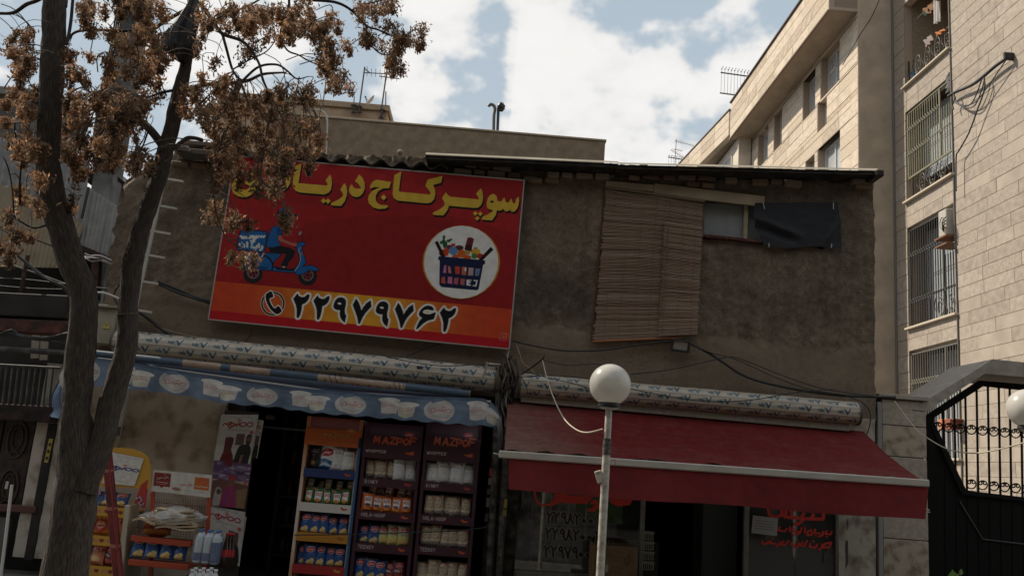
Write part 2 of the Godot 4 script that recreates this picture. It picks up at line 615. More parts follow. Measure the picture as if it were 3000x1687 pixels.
func wall_texture() -> Image:
	var W := 1100
	var H := 400
	var im := Image.create(W, H, false, Image.FORMAT_RGB8)
	var a := FastNoiseLite.new()
	a.seed = 3; a.frequency = 0.011; a.fractal_octaves = 6; a.fractal_gain = 0.6
	var b := FastNoiseLite.new()
	b.seed = 9; b.frequency = 0.06; b.fractal_octaves = 4
	var c := FastNoiseLite.new()
	c.seed = 21; c.frequency = 0.016; c.fractal_octaves = 4
	# soot and damp (negative), bare cement and lime (positive): measured centre, half-size, weight
	var spots := []
	for s in [[1630, 840, 100, 70, -1.0], [1560, 900, 90, 80, -0.7], [1700, 900, 60, 60, -0.5], [1790, 700, 30, 260, -0.2], [2150, 860, 70, 90, -0.3], [2300, 880, 160, 90, -0.35], [2480, 800, 70, 170, -0.4], [2420, 950, 120, 40, -0.5], [2170, 1000, 60, 14, -0.6],
		[1752, 640, 20, 120, 1.2], [1746, 820, 18, 140, 1.1], [1690, 600, 60, 30, 0.35], [1640, 975, 50, 18, 1.1], [1700, 980, 30, 16, 0.9], [2180, 700, 60, 30, 0.5], [2100, 720, 40, 30, 0.4], [2480, 640, 70, 60, 0.25], [2300, 560, 200, 22, 0.35], [2460, 1120, 60, 34, 0.9], [1560, 640, 60, 90, 0.15], [480, 640, 90, 110, -0.25], [560, 560, 60, 30, -0.5], [440, 720, 60, 60, 0.1], [600, 480, 80, 40, -0.4], [2250, 640, 220, 20, -0.5]]:
		var p := at(s[0], s[1], 0)
		spots.append([p.x, p.y, s[2] * 9.5 / LENS, s[3] * 9.5 / LENS, s[4]])
	for j in H:
		for i in W:
			var x := lerpf(XL, XR, (i + 0.5) / W)
			var y := lerpf(5.35, 2.3, (j + 0.5) / H)
			var k := a.get_noise_2d(i, j) * 0.40 + c.get_noise_2d(i * 2.2, j * 0.35) * 0.55
			for s in spots:
				var dx: float = (x - s[0]) / s[2]
				var dy: float = (y - s[1]) / s[3]
				var q := dx * dx + dy * dy
				if q < 6.0: k += s[4] * exp(-q) * (0.75 + 0.9 * a.get_noise_2d(i * 3 + 50, j * 3))
			var edge := (3.14 if x > 1.0 else 3.12) + 0.10 * a.get_noise_2d(i * 2, 7) + 0.05 * b.get_noise_2d(i, j) + (0.28 if x < -3.0 else 0.0)
			var low := smoothstep(edge + 0.012, edge - 0.012, y)           # the smooth cement band over the shop fronts
			k = lerpf(k * 0.8 - 0.18, k * 0.3 + 0.26, low)
			var t := clampf(0.5 + 0.55 * k, 0.0, 1.0)
			var g := 1.0 + 0.30 * b.get_noise_2d(i * 1.6, j * 1.6) * (1.0 - 0.6 * low) + (0.5 * b.get_noise_2d(i * 5, j * 5)) * (1.0 - 0.5 * low)
			var ck := absf(a.get_noise_2d(i * 1.3 + 400, j * 1.3))
			if ck < 0.012 and a.get_noise_2d(i * 0.5, j * 0.5 + 90) > 0.05: g *= 0.55
			var col := Color(0.070, 0.053, 0.038).lerp(Color(0.235, 0.174, 0.120), t) * g
			im.set_pixel(i, j, col.linear_to_srgb())
	return im

func build_shop_building() -> void:
	var s := thing("shop_building", "old low shop building with stained mud plaster upper wall and loose bricks under the roof", "building")
	var plaster := pic(wall_texture(), 0.95)
	plaster.heightmap_enabled = true
	plaster.heightmap_texture = noise_tex("bump")
	plaster.heightmap_scale = 0.8
	var nz := FastNoiseLite.new()
	nz.seed = 5; nz.frequency = 1.1; nz.fractal_octaves = 5
	var o0 := at(2066, 592, 0)
	var o1 := at(2222, 712, 0)
	var f := func(u: float, v: float) -> Vector3:
		var x := lerpf(XL, XR, u)
		var y := lerpf(2.32, wall_top(x), v)
		var rough := smoothstep(3.0, 3.2, y)
		var z := 0.030 * nz.get_noise_2d(x * 2.0, y * 2.0) * (0.25 + 0.75 * rough) + 0.012 * nz.get_noise_2d(x * 7.0, y * 7.0) * rough
		z -= 0.10 * smoothstep(0.16, 0.04, wall_top(x) - y) * (0.5 + nz.get_noise_2d(x * 6.0, y * 3.0))
		if v > 0.99: y += 0.03 * nz.get_noise_2d(x * 9.0, 3.0)
		if u < 0.03: x += 0.09 * nz.get_noise_2d(y * 3.0, 1.0)
		if u > 0.99: x += 0.025 * nz.get_noise_2d(y * 4.0, 2.0)
		return Vector3(x, y, z)
	var keep := func(u: float, v: float) -> bool:
		var x := lerpf(XL, XR, u)
		var y := lerpf(2.32, wall_top(x), v)
		return not (x > o0.x and x < o1.x + 0.75 and y < o0.y and y > o1.y)
	var wl := obj("wall", MB.new().sheet(f, 340, 120, keep, Vector3(0, 0, -0.24)), plaster, s)
	wl.material_override.uv1_scale = Vector3(1, (wall_top(0.0) - 2.32) / 3.05, 1)
	wl.material_override.uv1_offset = Vector3(0, (5.35 - wall_top(0.0)) / 3.05, 0)
	var brown := mat(Color(0.17, 0.135, 0.10), 0.95, "blotch", 0.5, 2.0)
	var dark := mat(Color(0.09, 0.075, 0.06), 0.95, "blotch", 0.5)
	var cream := mat(Color(0.46, 0.39, 0.31), 0.9, "stain", 0.45, 0.3)
	var white := mat(Color(0.48, 0.43, 0.37), 0.9, "stain", 0.7, 0.5)
	obj("side_wall", MB.new().box(Vector3(XL - 0.02 + 0.1, 2.2, -3.1), Vector3(0.2, 4.3, 5.7), 0.02), brown, s)
	obj("side_wall", MB.new().box(Vector3(XR - 0.11, 2.55, -3.1), Vector3(0.2, 5.0, 5.7), 0.02), brown, s)
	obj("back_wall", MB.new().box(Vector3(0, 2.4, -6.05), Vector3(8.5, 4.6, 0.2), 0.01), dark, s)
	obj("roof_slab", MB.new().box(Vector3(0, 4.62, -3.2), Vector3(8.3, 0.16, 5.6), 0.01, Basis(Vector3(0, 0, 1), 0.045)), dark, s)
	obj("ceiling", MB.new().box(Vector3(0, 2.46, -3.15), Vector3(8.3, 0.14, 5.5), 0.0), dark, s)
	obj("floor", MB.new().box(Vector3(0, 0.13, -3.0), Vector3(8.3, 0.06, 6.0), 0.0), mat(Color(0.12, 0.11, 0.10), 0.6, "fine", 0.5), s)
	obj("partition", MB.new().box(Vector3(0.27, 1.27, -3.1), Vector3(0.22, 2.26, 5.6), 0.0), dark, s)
	# lower piers
	var pl := at(640, 1400, 0).x
	obj("pier", MB.new().sheet(func(u: float, v: float) -> Vector3:
		var y := lerpf(0.14, 2.33, v)
		var x := lerpf(-4.28, pl + 0.05 * nz.get_noise_2d(y * 4.0, 9.0), u)
		return Vector3(x, y, 0.03 + 0.012 * nz.get_noise_2d(x * 3.0, y * 3.0)), 40, 50, null, Vector3(0, 0, -0.24)), cream, s)
	obj("door_jamb", MB.new().box(Vector3(pl + 0.09, 1.25, -0.1), Vector3(0.2, 2.2, 0.16), 0.01), mat(Color(0.06, 0.05, 0.042), 0.9, "rust", 0.8), s)
	obj("pillar", MB.new().sheet(func(u: float, v: float) -> Vector3:
		var y := lerpf(0.3, 2.3, v)
		return Vector3(lerpf(-4.74, -4.33 + 0.03 * nz.get_noise_2d(y * 5.0, 4.0), u), y, 0.06 + 0.012 * nz.get_noise_2d(u * 2.0, y * 4.0)), 8, 40, null, Vector3(0, 0, -0.3)), mat(Color(0.44, 0.40, 0.36), 0.85, "stain", 0.6, 0.4), s)
	obj("pier", MB.new().box(Vector3(0.25, 1.23, -0.02), Vector3(0.34, 2.2, 0.2), 0.02), mat(Color(0.10, 0.085, 0.07), 0.95, "rust", 1.2, 1.5), s)
	obj("pier", MB.new().sheet(func(u: float, v: float) -> Vector3:
		var y := lerpf(0.14, 2.4, v)
		return Vector3(lerpf(3.86, XR - 0.02, u), y, 0.02 + 0.012 * nz.get_noise_2d(u * 3.0, y * 3.0)), 8, 40, null, Vector3(0, 0, -0.25)), white, s)
	obj("lintel", MB.new().box(Vector3(0, 2.36, -0.16), Vector3(8.5, 0.12, 0.22), 0.01), dark, s)
	# bricks laid bare under the roof
	var bm := [mat(Color(0.25, 0.18, 0.12), 0.95, "fine", 3.0), mat(Color(0.20, 0.15, 0.105), 0.95, "fine", 3.0), mat(Color(0.29, 0.23, 0.165), 0.95, "fine", 3.0), mat(Color(0.17, 0.105, 0.07), 0.95, "fine", 3.0)]
	var rows := ["1325,505 1555,527 1", "1300,482 1500,502 1", "1545,530 1660,533 .8", "1600,515 1770,520 .8", "1780,522 2110,524 .75", "1850,540 2060,546 .45", "2120,530 2330,540 .4", "2360,540 2560,545 .5", "520,462 625,470 1", "500,484 650,496 .9", "1340,528 1450,540 .5"]
	for r in rows:
		var w = r.split(" ", false)
		var a := pts(w[0])[0]
		var b := pts(w[1])[0]
		var d := a.x
		while d < b.x:
			var len := rng.randf_range(36, 62)
			if rng.randf() < float(w[2]):
				var p := at(d + len * 0.5, lerpf(a.y, b.y, (d - a.x) / (b.x - a.x)) + rng.randf_range(-2, 2), rng.randf_range(-0.01, 0.03))
				obj("brick", MB.new().box(p, Vector3((len - 5) * 0.0037, rng.randf_range(0.055, 0.085), 0.12), rng.randf_range(0.008, 0.018), Basis(Vector3(0, 0, 1), rng.randf_range(-0.07, 0.05)) * Basis(Vector3.UP, rng.randf_range(-0.12, 0.12))), bm[rng.randi() % 4], s)
			d += len
	obj("brick", MB.new().box(at(2514, 534, 0.03), Vector3(0.15, 0.062, 0.11), 0.01), bm[2], s)
	# roof sheets: tin with a pale plastic upper lip that the sun shines through
	var tin := mat(Color(0.055, 0.042, 0.032), 0.9, "rust", 0.6, 0.3)
	var lip := mat(Color(0.88, 0.85, 0.78), 0.6, "soft", 0.5)
	lip = lip.duplicate()
	lip.backlight_enabled = true
	lip.backlight = Color(1, 0.98, 0.94)
	for e in [[1247, 452, 1812, 478, 0.30], [1811, 481, 2322, 493, 0.33], [2318, 494, 2572, 499, 0.29]]:
		var a := at(e[0], e[1], e[4])
		var b := at(e[2], e[3], e[4])
		var x := (b - a).normalized()
		var base := Basis(x, Vector3(0, 0, 1).cross(x).normalized(), Vector3(0, 0, 1)) * Basis(Vector3(1, 0, 0), -0.05)
		var c := (a + b) * 0.5
		var rs := obj("roof_sheet", MB.new().box(c + base * Vector3(0, -0.012, -0.62), Vector3(a.distance_to(b), 0.012, 1.25), 0.003, base).box(c + base * Vector3(0, -0.030, -0.012), Vector3(a.distance_to(b), 0.034, 0.006), 0.0, base), tin, s)
		obj("lip", MB.new().quad(a + Vector3(0, 0, 0.006), b + Vector3(0, 0, 0.006), b + Vector3(0, 0.020, 0.006), a + Vector3(0, 0.020, 0.006)), lip, rs)
	var e1 := at(2562, 499, 0.29)
	var e2 := at(2588, 506, 0.29)
	obj("roof_end_cap", MB.new().box((e1 + e2) * 0.5 + Vector3(0.0, -0.03, -0.5), Vector3(0.09, 0.075, 1.1), 0.01), tin, s)
	var ca := at(700, 447, 0.16)
	var cb := at(1312, 484, 0.16)
	obj("corrugated_sheet", MB.new().sheet(func(u: float, v: float) -> Vector3:
		var p := ca.lerp(cb, u)
		return p + Vector3(0, 0.034 * sin(u * TAU * 10.5 + 0.6) + v * 0.06 - 0.01, -v * 1.2 + 0.02 * sin(u * 31.0)), 170, 6, null, Vector3(0, -0.009, 0)), mat(Color(0.13, 0.105, 0.08), 0.95, "blotch", 0.8, 0.5), s)
	obj("roof_plank", MB.new().bar(at(515, 446, 0.1), at(572, 456, 0.1), 0.035, 0.5, 0.004), mat(Color(0.33, 0.29, 0.24), 0.9, "fine", 1.0), s)
	obj("roof_plank", MB.new().bar(at(545, 432, -0.1), at(720, 449, -0.1), 0.05, 0.4, 0.006), mat(Color(0.15, 0.12, 0.095), 0.9, "fine", 1.0), s)
	obj("roof_plank", MB.new().bar(at(530, 452, 0.12), at(700, 466, 0.12), 0.06, 0.3, 0.006), mat(Color(0.10, 0.085, 0.07), 0.9, "fine", 1.0), s)
	# ---- the little window, its lintel board, the black tarpaulin, the reed blind: each hung on the wall
	var win := thing("upper_window", "small grey upstairs window with cream mullion and red sill beside the reed blind", "window")
	var a0 := at(2066, 592, -0.08)
	var a1 := at(2222, 706, -0.08)
	obj("pane", MB.new().box(Vector3((a0.x + at(2182, 650, -0.08).x) * 0.5, (a0.y + a1.y) * 0.5, -0.10), Vector3(at(2182, 650, -0.08).x - a0.x, a0.y - a1.y, 0.006)), glass(Color(0.7, 0.72, 0.74), 0.25, 0.08), win)
	obj("pane", MB.new().box(Vector3((a1.x + 0.4 + at(2192, 650, -0.08).x) * 0.5, (a0.y + a1.y) * 0.5, -0.10), Vector3(a1.x + 0.4 - at(2192, 650, -0.08).x, a0.y - a1.y, 0.006)), glass(Color(0.7, 0.72, 0.74), 0.25, 0.08), win)
	obj("curtain", MB.new().sheet(func(u: float, v: float) -> Vector3: return Vector3(lerpf(a0.x - 0.05, a1.x + 0.7, u), lerpf(a1.y - 0.05, a0.y + 0.03, v), -0.2 + 0.012 * sin(u * 40.0)), 60, 2), mat(Color(0.13, 0.125, 0.12), 0.95, "soft", 0.6), win)
	obj("curtain", MB.new().box(at(2155, 665, -0.17), Vector3(0.17, 0.30, 0.01), 0.002), mat(Color(0.19, 0.17, 0.145), 0.9), win)
	obj("mullion", MB.new().bar(at(2183, 710, -0.05), at(2187, 598, -0.05), 0.042, 0.05, 0.004), mat(Color(0.50, 0.42, 0.27), 0.7, "fine", 1.5), win)
	obj("sill", MB.new().bar(at(2062, 694, 0.0), at(2225, 711, 0.0), 0.035, 0.14, 0.005), mat(Color(0.19, 0.055, 0.035), 0.8, "rust", 2.0), win)
	var lb := [at(1775, 540, 0.05), at(1915, 552, 0.05), at(2240, 591, 0.05)]
	var lint := thing("lintel_board", "long beige painted board sloping above the reed blind and small window", "board")
	var beige := mat(Color(0.40, 0.31, 0.21), 0.8, "soft", 0.9)
	obj("plank", MB.new().bar(lb[0], lb[1], 0.083, 0.03, 0.004), beige, lint)
	obj("plank", MB.new().bar(lb[1] + Vector3(0.004, -0.004, 0), lb[2], 0.128, 0.028, 0.004), beige, lint)
	var tarp := thing("tarpaulin", "black plastic tarpaulin tied over the right half of the upstairs window", "tarpaulin")
	var tc := [at(2240, 722, 0.07), at(2468, 726, 0.07), at(2456, 592, 0.07), at(2213, 594, 0.07)]
	obj("plastic_sheet", MB.new().sheet(func(u: float, v: float) -> Vector3:
		var p: Vector3 = tc[0].lerp(tc[1], u).lerp(tc[3].lerp(tc[2], u), v)
		p.x -= 0.05 * exp(-u * 14.0) * sin(v * PI)
		p.y += 0.012 * sin(u * 9.0 + 2.0) * (1.0 - v)
		var fold := 0.03 * exp(-pow((v - 0.62 + 0.75 * u) / 0.09, 2)) * (1.0 - smoothstep(0.35, 0.6, u)) - 0.03 * exp(-pow((v - 0.42 + 0.6 * u) / 0.08, 2)) * (1.0 - smoothstep(0.3, 0.5, u))
		fold += 0.03 * exp(-pow((v - 0.25 - (u - 0.85) * 2.0) / 0.12, 2)) * smoothstep(0.75, 0.9, u)
		p.z += fold + 0.006 * nz.get_noise_2d(u * 2.6, v * 2.0) + 0.002 * nz.get_noise_2d(u * 9.0, v * 6.0)
		return p, 56, 34), mat(Color(0.0055, 0.006, 0.010), 0.7), tarp)
	for q in ["2237,594 2241,612", "2443,594 2443,612", "2254,712 2254,724", "2438,714 2437,726"]:
		obj("tie", MB.new().tube(path(q, 0.1), 0.004, 5), mat(Color(0.55, 0.53, 0.5), 0.8), tarp)
	blind()
	var fl := thing("floodlight", "black box floodlight with square glass mounted under the reed blind", "floodlight")
	var fc := at(1994, 1012, 0.13)
	var fb := Basis(Vector3(0, 0, 1), -0.06) * Basis(Vector3(1, 0, 0), 0.35)
	var blk := mat(Color(0.02, 0.019, 0.018), 0.5)
	obj("housing", MB.new().box(fc + fb * Vector3(0, 0, -0.03), Vector3(0.19, 0.12, 0.05), 0.01, fb), blk, fl)
	for k in [[0, 0.056, 0.205, 0.02], [0, -0.058, 0.205, 0.024]]: obj("rim", MB.new().box(fc + fb * Vector3(k[0], k[1], 0.005), Vector3(k[2], k[3], 0.04), 0.004, fb), blk, fl)
	for k in [-0.092, 0.092]: obj("rim", MB.new().box(fc + fb * Vector3(k, 0, 0.005), Vector3(0.022, 0.092, 0.04), 0.004, fb), blk, fl)
	obj("lens", MB.new().box(fc + fb * Vector3(0, 0, 0.002), Vector3(0.16, 0.09, 0.006), 0.0, fb), mat(Color(0.34, 0.31, 0.27), 0.3), fl)
	obj("bracket", MB.new().bar(fc + Vector3(0, 0.02, -0.13), fc + Vector3(0, 0.02, -0.05), 0.05, 0.03, 0.003), blk, fl)

func blind() -> void:
	var b := thing("reed_blind", "tattered reed blind hanging over the upstairs doorway, frayed and folded at its right edge", "blind")
	var tones := [Color(0.30, 0.205, 0.14), Color(0.265, 0.175, 0.118), Color(0.34, 0.25, 0.18), Color(0.225, 0.14, 0.095)]
	var set_ := [MB.new(), MB.new(), MB.new(), MB.new()]
	var L := pts("1775,552 1765,700 1752,860 1738,998")
	var Rr := pts("2064,596 2058,720 2050,860 2046,980")
	var n := 104
	for half in 2:
		for i in n:
			var t := (i + 0.5) / n
			if half and t < 0.17: continue
			var k := mini(int(t * 3), 2)
			var a := L[k].lerp(L[k + 1], t * 3 - k)
			var c := Rr[k].lerp(Rr[k + 1], t * 3 - k)
			var tt := rng.randi() % 4 if rng.randf() < 0.6 else (0 if fmod(t * 9.0, 1.0) < 0.6 else 2)
			var p := PackedVector3Array()
			if half == 0:
				var j0 := rng.randf_range(-4, 3)
				for s in 7:
					var u := s / 6.0 * 0.985
					var q := a.lerp(c, u) + Vector2(j0 if s == 0 else 0.0, rng.randf_range(-0.9, 0.9) + 2.0 * sin(u * 7.0 + t * 5.0))
					p.append(at(q.x, q.y, 0.06 + 0.012 * sin(u * 5.0 + t * 3.0)))
			else:
				var x0 := lerpf(1952, 1928, t)
				for s in 4:
					var u := s / 3.0
					var xx := lerpf(x0 + rng.randf_range(-2, 2), c.x + rng.randf_range(-3, 2) - 2, u)
					var yy := a.lerp(c, (xx - a.x) / (c.x - a.x)).y + u * 9.0 * sin(t * PI) + rng.randf_range(-1, 1)
					p.append(at(xx, yy, 0.080 + 0.01 * sin(u * PI) + 0.006 * sin(t * 8.0)))
			set_[tt].tube(p, rng.randf_range(0.0058, 0.0085), 5, false)
	for i in 4: tag(obj("reed", set_[i], mat(tones[i], 0.85, "fine", 6.0), b), "", "", "", "stuff")
	for u in [0.1, 0.24, 0.38, 0.52, 0.66, 0.8, 0.93]:
		var p := PackedVector3Array()
		for i in 9:
			var t := i / 8.0
			var k := mini(int(t * 3), 2)
			var q := L[k].lerp(L[k + 1], t * 3 - k).lerp(Rr[k].lerp(Rr[k + 1], t * 3 - k), u)
			p.append(at(q.x, q.y, 0.074 + (0.035 if u > 0.62 and t > 0.17 else 0.0)))
		obj("cord", MB.new().tube(p, 0.0022, 4, false), mat(Color(0.13, 0.10, 0.075), 0.9), b)
	obj("head_rail", MB.new().bar(at(1772, 548, 0.06), at(2066, 590, 0.06), 0.03, 0.035, 0.004), mat(Color(0.16, 0.11, 0.07), 0.8), b)
	obj("edge_batten", MB.new().bar(at(1958, 666, 0.095), at(1936, 925, 0.095), 0.010, 0.012, 0.003), mat(Color(0.22, 0.12, 0.06), 0.8, "fine", 3.0), b)
	obj("side_batten", MB.new().bar(at(1772, 555, 0.03), at(1734, 996, 0.03), 0.022, 0.03, 0.003), mat(Color(0.10, 0.04, 0.025), 0.8), b)
	obj("bottom_batten", MB.new().bar(at(1735, 1000, 0.07), at(2000, 988, 0.07), 0.022, 0.016, 0.003), mat(Color(0.30, 0.11, 0.045), 0.8), b)

# ================================================================ the stone-clad apartment block on the right and what hangs on it
func courses(y0: float, y1: float, step: float, marks: Array) -> Array:
	var ys := [y0, y1]
	for m in marks:
		if m > y0 + 0.02 and m < y1 - 0.02: ys.append(m)
	var y := y0 + step
	while y < y1:
		var ok := true
		for q in ys:
			if absf(q - y) < step * 0.42: ok = false
		if ok: ys.append(y)
		y += step
	ys.sort()
	return ys

# a wall of stone slabs on a plane of constant x, facing -x, from z0 (near) back to z1; openings are [z near, z far, y low, y high]
func stone_wall(parent: Node, x: float, z0: float, z1: float, y0: float, y1: float, step: float, len: Vector2, holes: Array, ms: Array, core: Material, gap := 0.012) -> void:
	var marks := []
	for h in holes:
		marks.append(h[2])
		marks.append(h[3])
	var ys := courses(y0, y1, step, marks)
	var back := MB.new()
	for j in ys.size() - 1:
		var ym: float = (ys[j] + ys[j + 1]) * 0.5
		var runs := [[z0, z1]]
		for h in holes:
			if ym < h[2] or ym > h[3]: continue
			var nxt := []
			for r in runs:
				if h[1] >= r[0] or h[0] <= r[1]:
					nxt.append(r)
					continue
				if h[0] < r[0]: nxt.append([r[0], h[0]])
				if h[1] > r[1]: nxt.append([h[1], r[1]])
			runs = nxt
		for r in runs:
			var z: float = r[0]
			back.box(Vector3(x + 0.12, ym, (r[0] + r[1]) * 0.5), Vector3(0.18, ys[j + 1] - ys[j], r[0] - r[1]))
			while z > r[1] + 0.02:
				var l := rng.randf_range(len.x, len.y)
				if z - l < r[1] + len.x * 0.5: l = z - r[1]
				var pr := rng.randf_range(0.0, 0.006)
				obj("stone", MB.new().box(Vector3(x + 0.02 - pr, ym, z - l * 0.5), Vector3(0.04, ys[j + 1] - ys[j] - gap, l - gap), 0.004), ms[rng.randi() % ms.size()], parent)
				z -= l
	obj("backing", back, core, parent)

func ring(c: Vector3, r: float, w: float, b := Basis.IDENTITY, from := 0.0, to := TAU, n := 12) -> PackedVector3Array:
	var p := PackedVector3Array()
	for i in n + 1:
		var a := lerpf(from, to, float(i) / n)
		p.append(c + b * Vector3(cos(a) * r, sin(a) * w, 0))
	return p

func build_apartment() -> void:
	var XF := 10.0
	var ZF := -11.51
	var XS := 9.066
	var a := thing("apartment_block", "tall beige stone apartment block at the right with barred windows, balconies and a deep eave", "building")
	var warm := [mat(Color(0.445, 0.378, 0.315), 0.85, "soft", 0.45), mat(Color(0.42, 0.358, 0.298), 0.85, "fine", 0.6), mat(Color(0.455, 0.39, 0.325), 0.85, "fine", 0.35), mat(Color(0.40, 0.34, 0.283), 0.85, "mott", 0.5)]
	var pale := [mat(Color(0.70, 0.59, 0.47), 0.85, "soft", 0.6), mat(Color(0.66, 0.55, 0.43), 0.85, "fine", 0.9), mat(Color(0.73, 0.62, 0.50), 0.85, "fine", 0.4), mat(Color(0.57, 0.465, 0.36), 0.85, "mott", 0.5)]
	var shade := mat(Color(0.50, 0.41, 0.315), 0.9, "soft", 0.5)
	var soffit := mat(Color(0.42, 0.345, 0.27), 0.9, "soft", 0.4)
	var mortar := mat(Color(0.50, 0.43, 0.36), 0.95)  # paler than the stone: light caught by the joints put into the colour
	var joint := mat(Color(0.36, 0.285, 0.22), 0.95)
	var frame := mat(Color(0.55, 0.54, 0.52), 0.5)
	var gl := glass(Color(0.75, 0.8, 0.85), 0.35, 0.04)
	var inside := mat(Color(0.10, 0.095, 0.09), 0.9)
	var drape := mat(Color(0.50, 0.50, 0.49), 0.95, "soft", 1.0)
	# ---- wall towards the court (x = 10), with the strip of balconies and barred windows
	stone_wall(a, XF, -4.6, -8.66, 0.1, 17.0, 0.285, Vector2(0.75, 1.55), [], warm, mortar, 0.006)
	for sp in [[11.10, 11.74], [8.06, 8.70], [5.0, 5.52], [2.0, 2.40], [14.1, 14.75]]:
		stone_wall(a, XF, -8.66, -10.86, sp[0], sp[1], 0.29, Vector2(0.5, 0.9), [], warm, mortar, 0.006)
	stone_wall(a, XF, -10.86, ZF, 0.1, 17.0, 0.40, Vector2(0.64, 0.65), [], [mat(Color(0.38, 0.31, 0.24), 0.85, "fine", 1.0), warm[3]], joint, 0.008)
	obj("front_wall", MB.new().box(Vector3((XS + XF) * 0.5 + 0.02, 8.5, ZF - 0.235), Vector3(XF - XS + 0.04, 17.4, 0.5), 0.01), shade, a)
	for k in [[XF - 0.02, -8.64, 0.02], [XF - 0.015, ZF + 0.05, 0.035]]:
		obj("downpipe", MB.new().tube(PackedVector3Array([Vector3(k[0], 0.1, k[1]), Vector3(k[0], 8.0, k[1]), Vector3(k[0], 17.0, k[1])]), k[2], 8), mat(Color(0.13, 0.115, 0.10), 0.6), a)
	# rooms and balconies behind the strip
	var zc := (-8.66 - 10.86) * 0.5
	for fl in [2.35, 5.45, 8.63, 11.68, 14.7]:
		obj("floor_slab", MB.new().box(Vector3(XF + 0.85, fl - 0.09, zc), Vector3(1.5, 0.16, 2.3), 0.0), soffit, a)
		obj("balcony_edge", MB.new().box(Vector3(XF - 0.015, fl + 0.085, zc), Vector3(0.16, 0.055, 2.28), 0.008), mat(Color(0.50, 0.43, 0.34), 0.7), a)
	obj("inner_wall", MB.new().box(Vector3(XF + 1.5, 8.4, zc), Vector3(0.1, 16.5, 2.6), 0.0), mat(Color(0.30, 0.24, 0.18), 0.9, "fine", 0.8), a)
	obj("inner_wall", MB.new().box(Vector3(XF + 0.85, 8.4, -10.92), Vector3(1.3, 16.5, 0.1), 0.0), mat(Color(0.33, 0.27, 0.20), 0.9, "fine", 0.8), a)
	obj("inner_wall", MB.new().box(Vector3(XF + 0.85, 8.4, -8.58), Vector3(1.3, 16.5, 0.1), 0.0), mat(Color(0.33, 0.27, 0.20), 0.9, "fine", 0.8), a)
	var olive := mat(Color(0.17, 0.165, 0.11), 0.6)
	var iron := mat(Color(0.030, 0.028, 0.026), 0.55)
	var side := Basis(Vector3.UP, PI / 2)
	for w in [[9.34, 11.08, olive, 0], [5.56, 8.0, iron, 1], [2.45, 4.94, mat(Color(0.10, 0.095, 0.085), 0.6), 2]]:
		var g := obj("grille", MB.new().box(Vector3(XF + 0.05, w[0], zc), Vector3(0.035, 0.05, 2.16)).box(Vector3(XF + 0.05, w[1] - 0.02, zc), Vector3(0.035, 0.04, 2.16)).box(Vector3(XF + 0.05, (w[0] + w[1]) * 0.5, -9.27), Vector3(0.03, w[1] - w[0], 0.035)).box(Vector3(XF + 0.05, (w[0] + w[1]) * 0.5, -10.82), Vector3(0.035, w[1] - w[0], 0.05)), w[2], a)
		for i in 19:
			var z := -10.74 + i * 0.11
			var top: float = w[1]
			if w[3] == 0 and z > -9.26: top -= 0.55
			if w[3] == 1 and z > -9.26: top -= 1.0
			obj("bar", MB.new().box(Vector3(XF + 0.05, (w[0] + top) * 0.5, z), Vector3(0.018, top - w[0], 0.022)), w[2], g)
		for yy in ([10.62, 9.98] if w[3] == 0 else ([7.35, 6.2] if w[3] == 1 else [4.25])):
			var sc := MB.new()
			for i in 19:
				if yy > 7.0 and yy < 8.0 and i > 13: continue
				if yy > 10.5 and i > 13: continue
				sc.tube(ring(Vector3(XF + 0.02, yy, -10.79 + i * 0.11), 0.042, 0.05, side), 0.0075, 4, false)
			obj("scroll", sc, mat(Color(0.30, 0.29, 0.22), 0.5) if w[3] != 1 else mat(Color(0.10, 0.10, 0.095), 0.5), g)
		obj("pane", MB.new().box(Vector3(XF + 0.45, (w[0] + w[1]) * 0.5, zc), Vector3(0.01, w[1] - w[0] - 0.04, 2.1)), gl, a)
		obj("curtain", MB.new().sheet(func(u: float, v: float) -> Vector3: return Vector3(XF + 0.62 + 0.02 * sin(u * 50.0), lerpf(w[0], w[1], v), lerpf(-10.85, -8.7, u)), 60, 1), mat(Color(0.055, 0.05, 0.042), 0.95), a)
	# wrought railings
	for r in [[11.80, 12.45, -10.72], [8.76, 9.30, -10.62], [5.56, 6.1, -9.9]]:
		var rl := obj("railing", MB.new().bar(Vector3(XF + 0.04, r[1], r[2]), Vector3(XF + 0.04, r[1], -8.68), 0.03, 0.04).bar(Vector3(XF + 0.04, r[0] - 0.05, r[2]), Vector3(XF + 0.04, r[1], r[2]), 0.035, 0.035).bar(Vector3(XF + 0.04, r[0] + 0.02, r[2]), Vector3(XF + 0.04, r[0] + 0.02, -8.68), 0.02, 0.02), iron, a)
		var z: float = r[2] + 0.24
		var i := 0
		while z < -8.75:
			var c := Vector3(XF + 0.04, (r[0] + r[1]) * 0.5, z)
			if i % 2: obj("scroll", MB.new().tube(ring(c, 0.13, (r[1] - r[0]) * 0.42, side), 0.011, 5, false).tube(ring(c + Vector3(0, 0.06, 0), 0.06, 0.07, side, 0.4, 5.6), 0.009, 5, false).tube(ring(c - Vector3(0, 0.12, 0.02), 0.05, 0.05, side, 2.0, 7.5), 0.009, 5, false), mat(Color(0.13, 0.125, 0.115), 0.4), rl)
			else: obj("baluster", MB.new().tube(curve(PackedVector3Array([c + Vector3(0, -0.26, 0), c + Vector3(0, -0.12, 0.05), c + Vector3(0, 0.05, -0.04), c + Vector3(0, 0.26, 0.02)])), 0.010, 5), iron, rl)
			z += 0.235
			i += 1
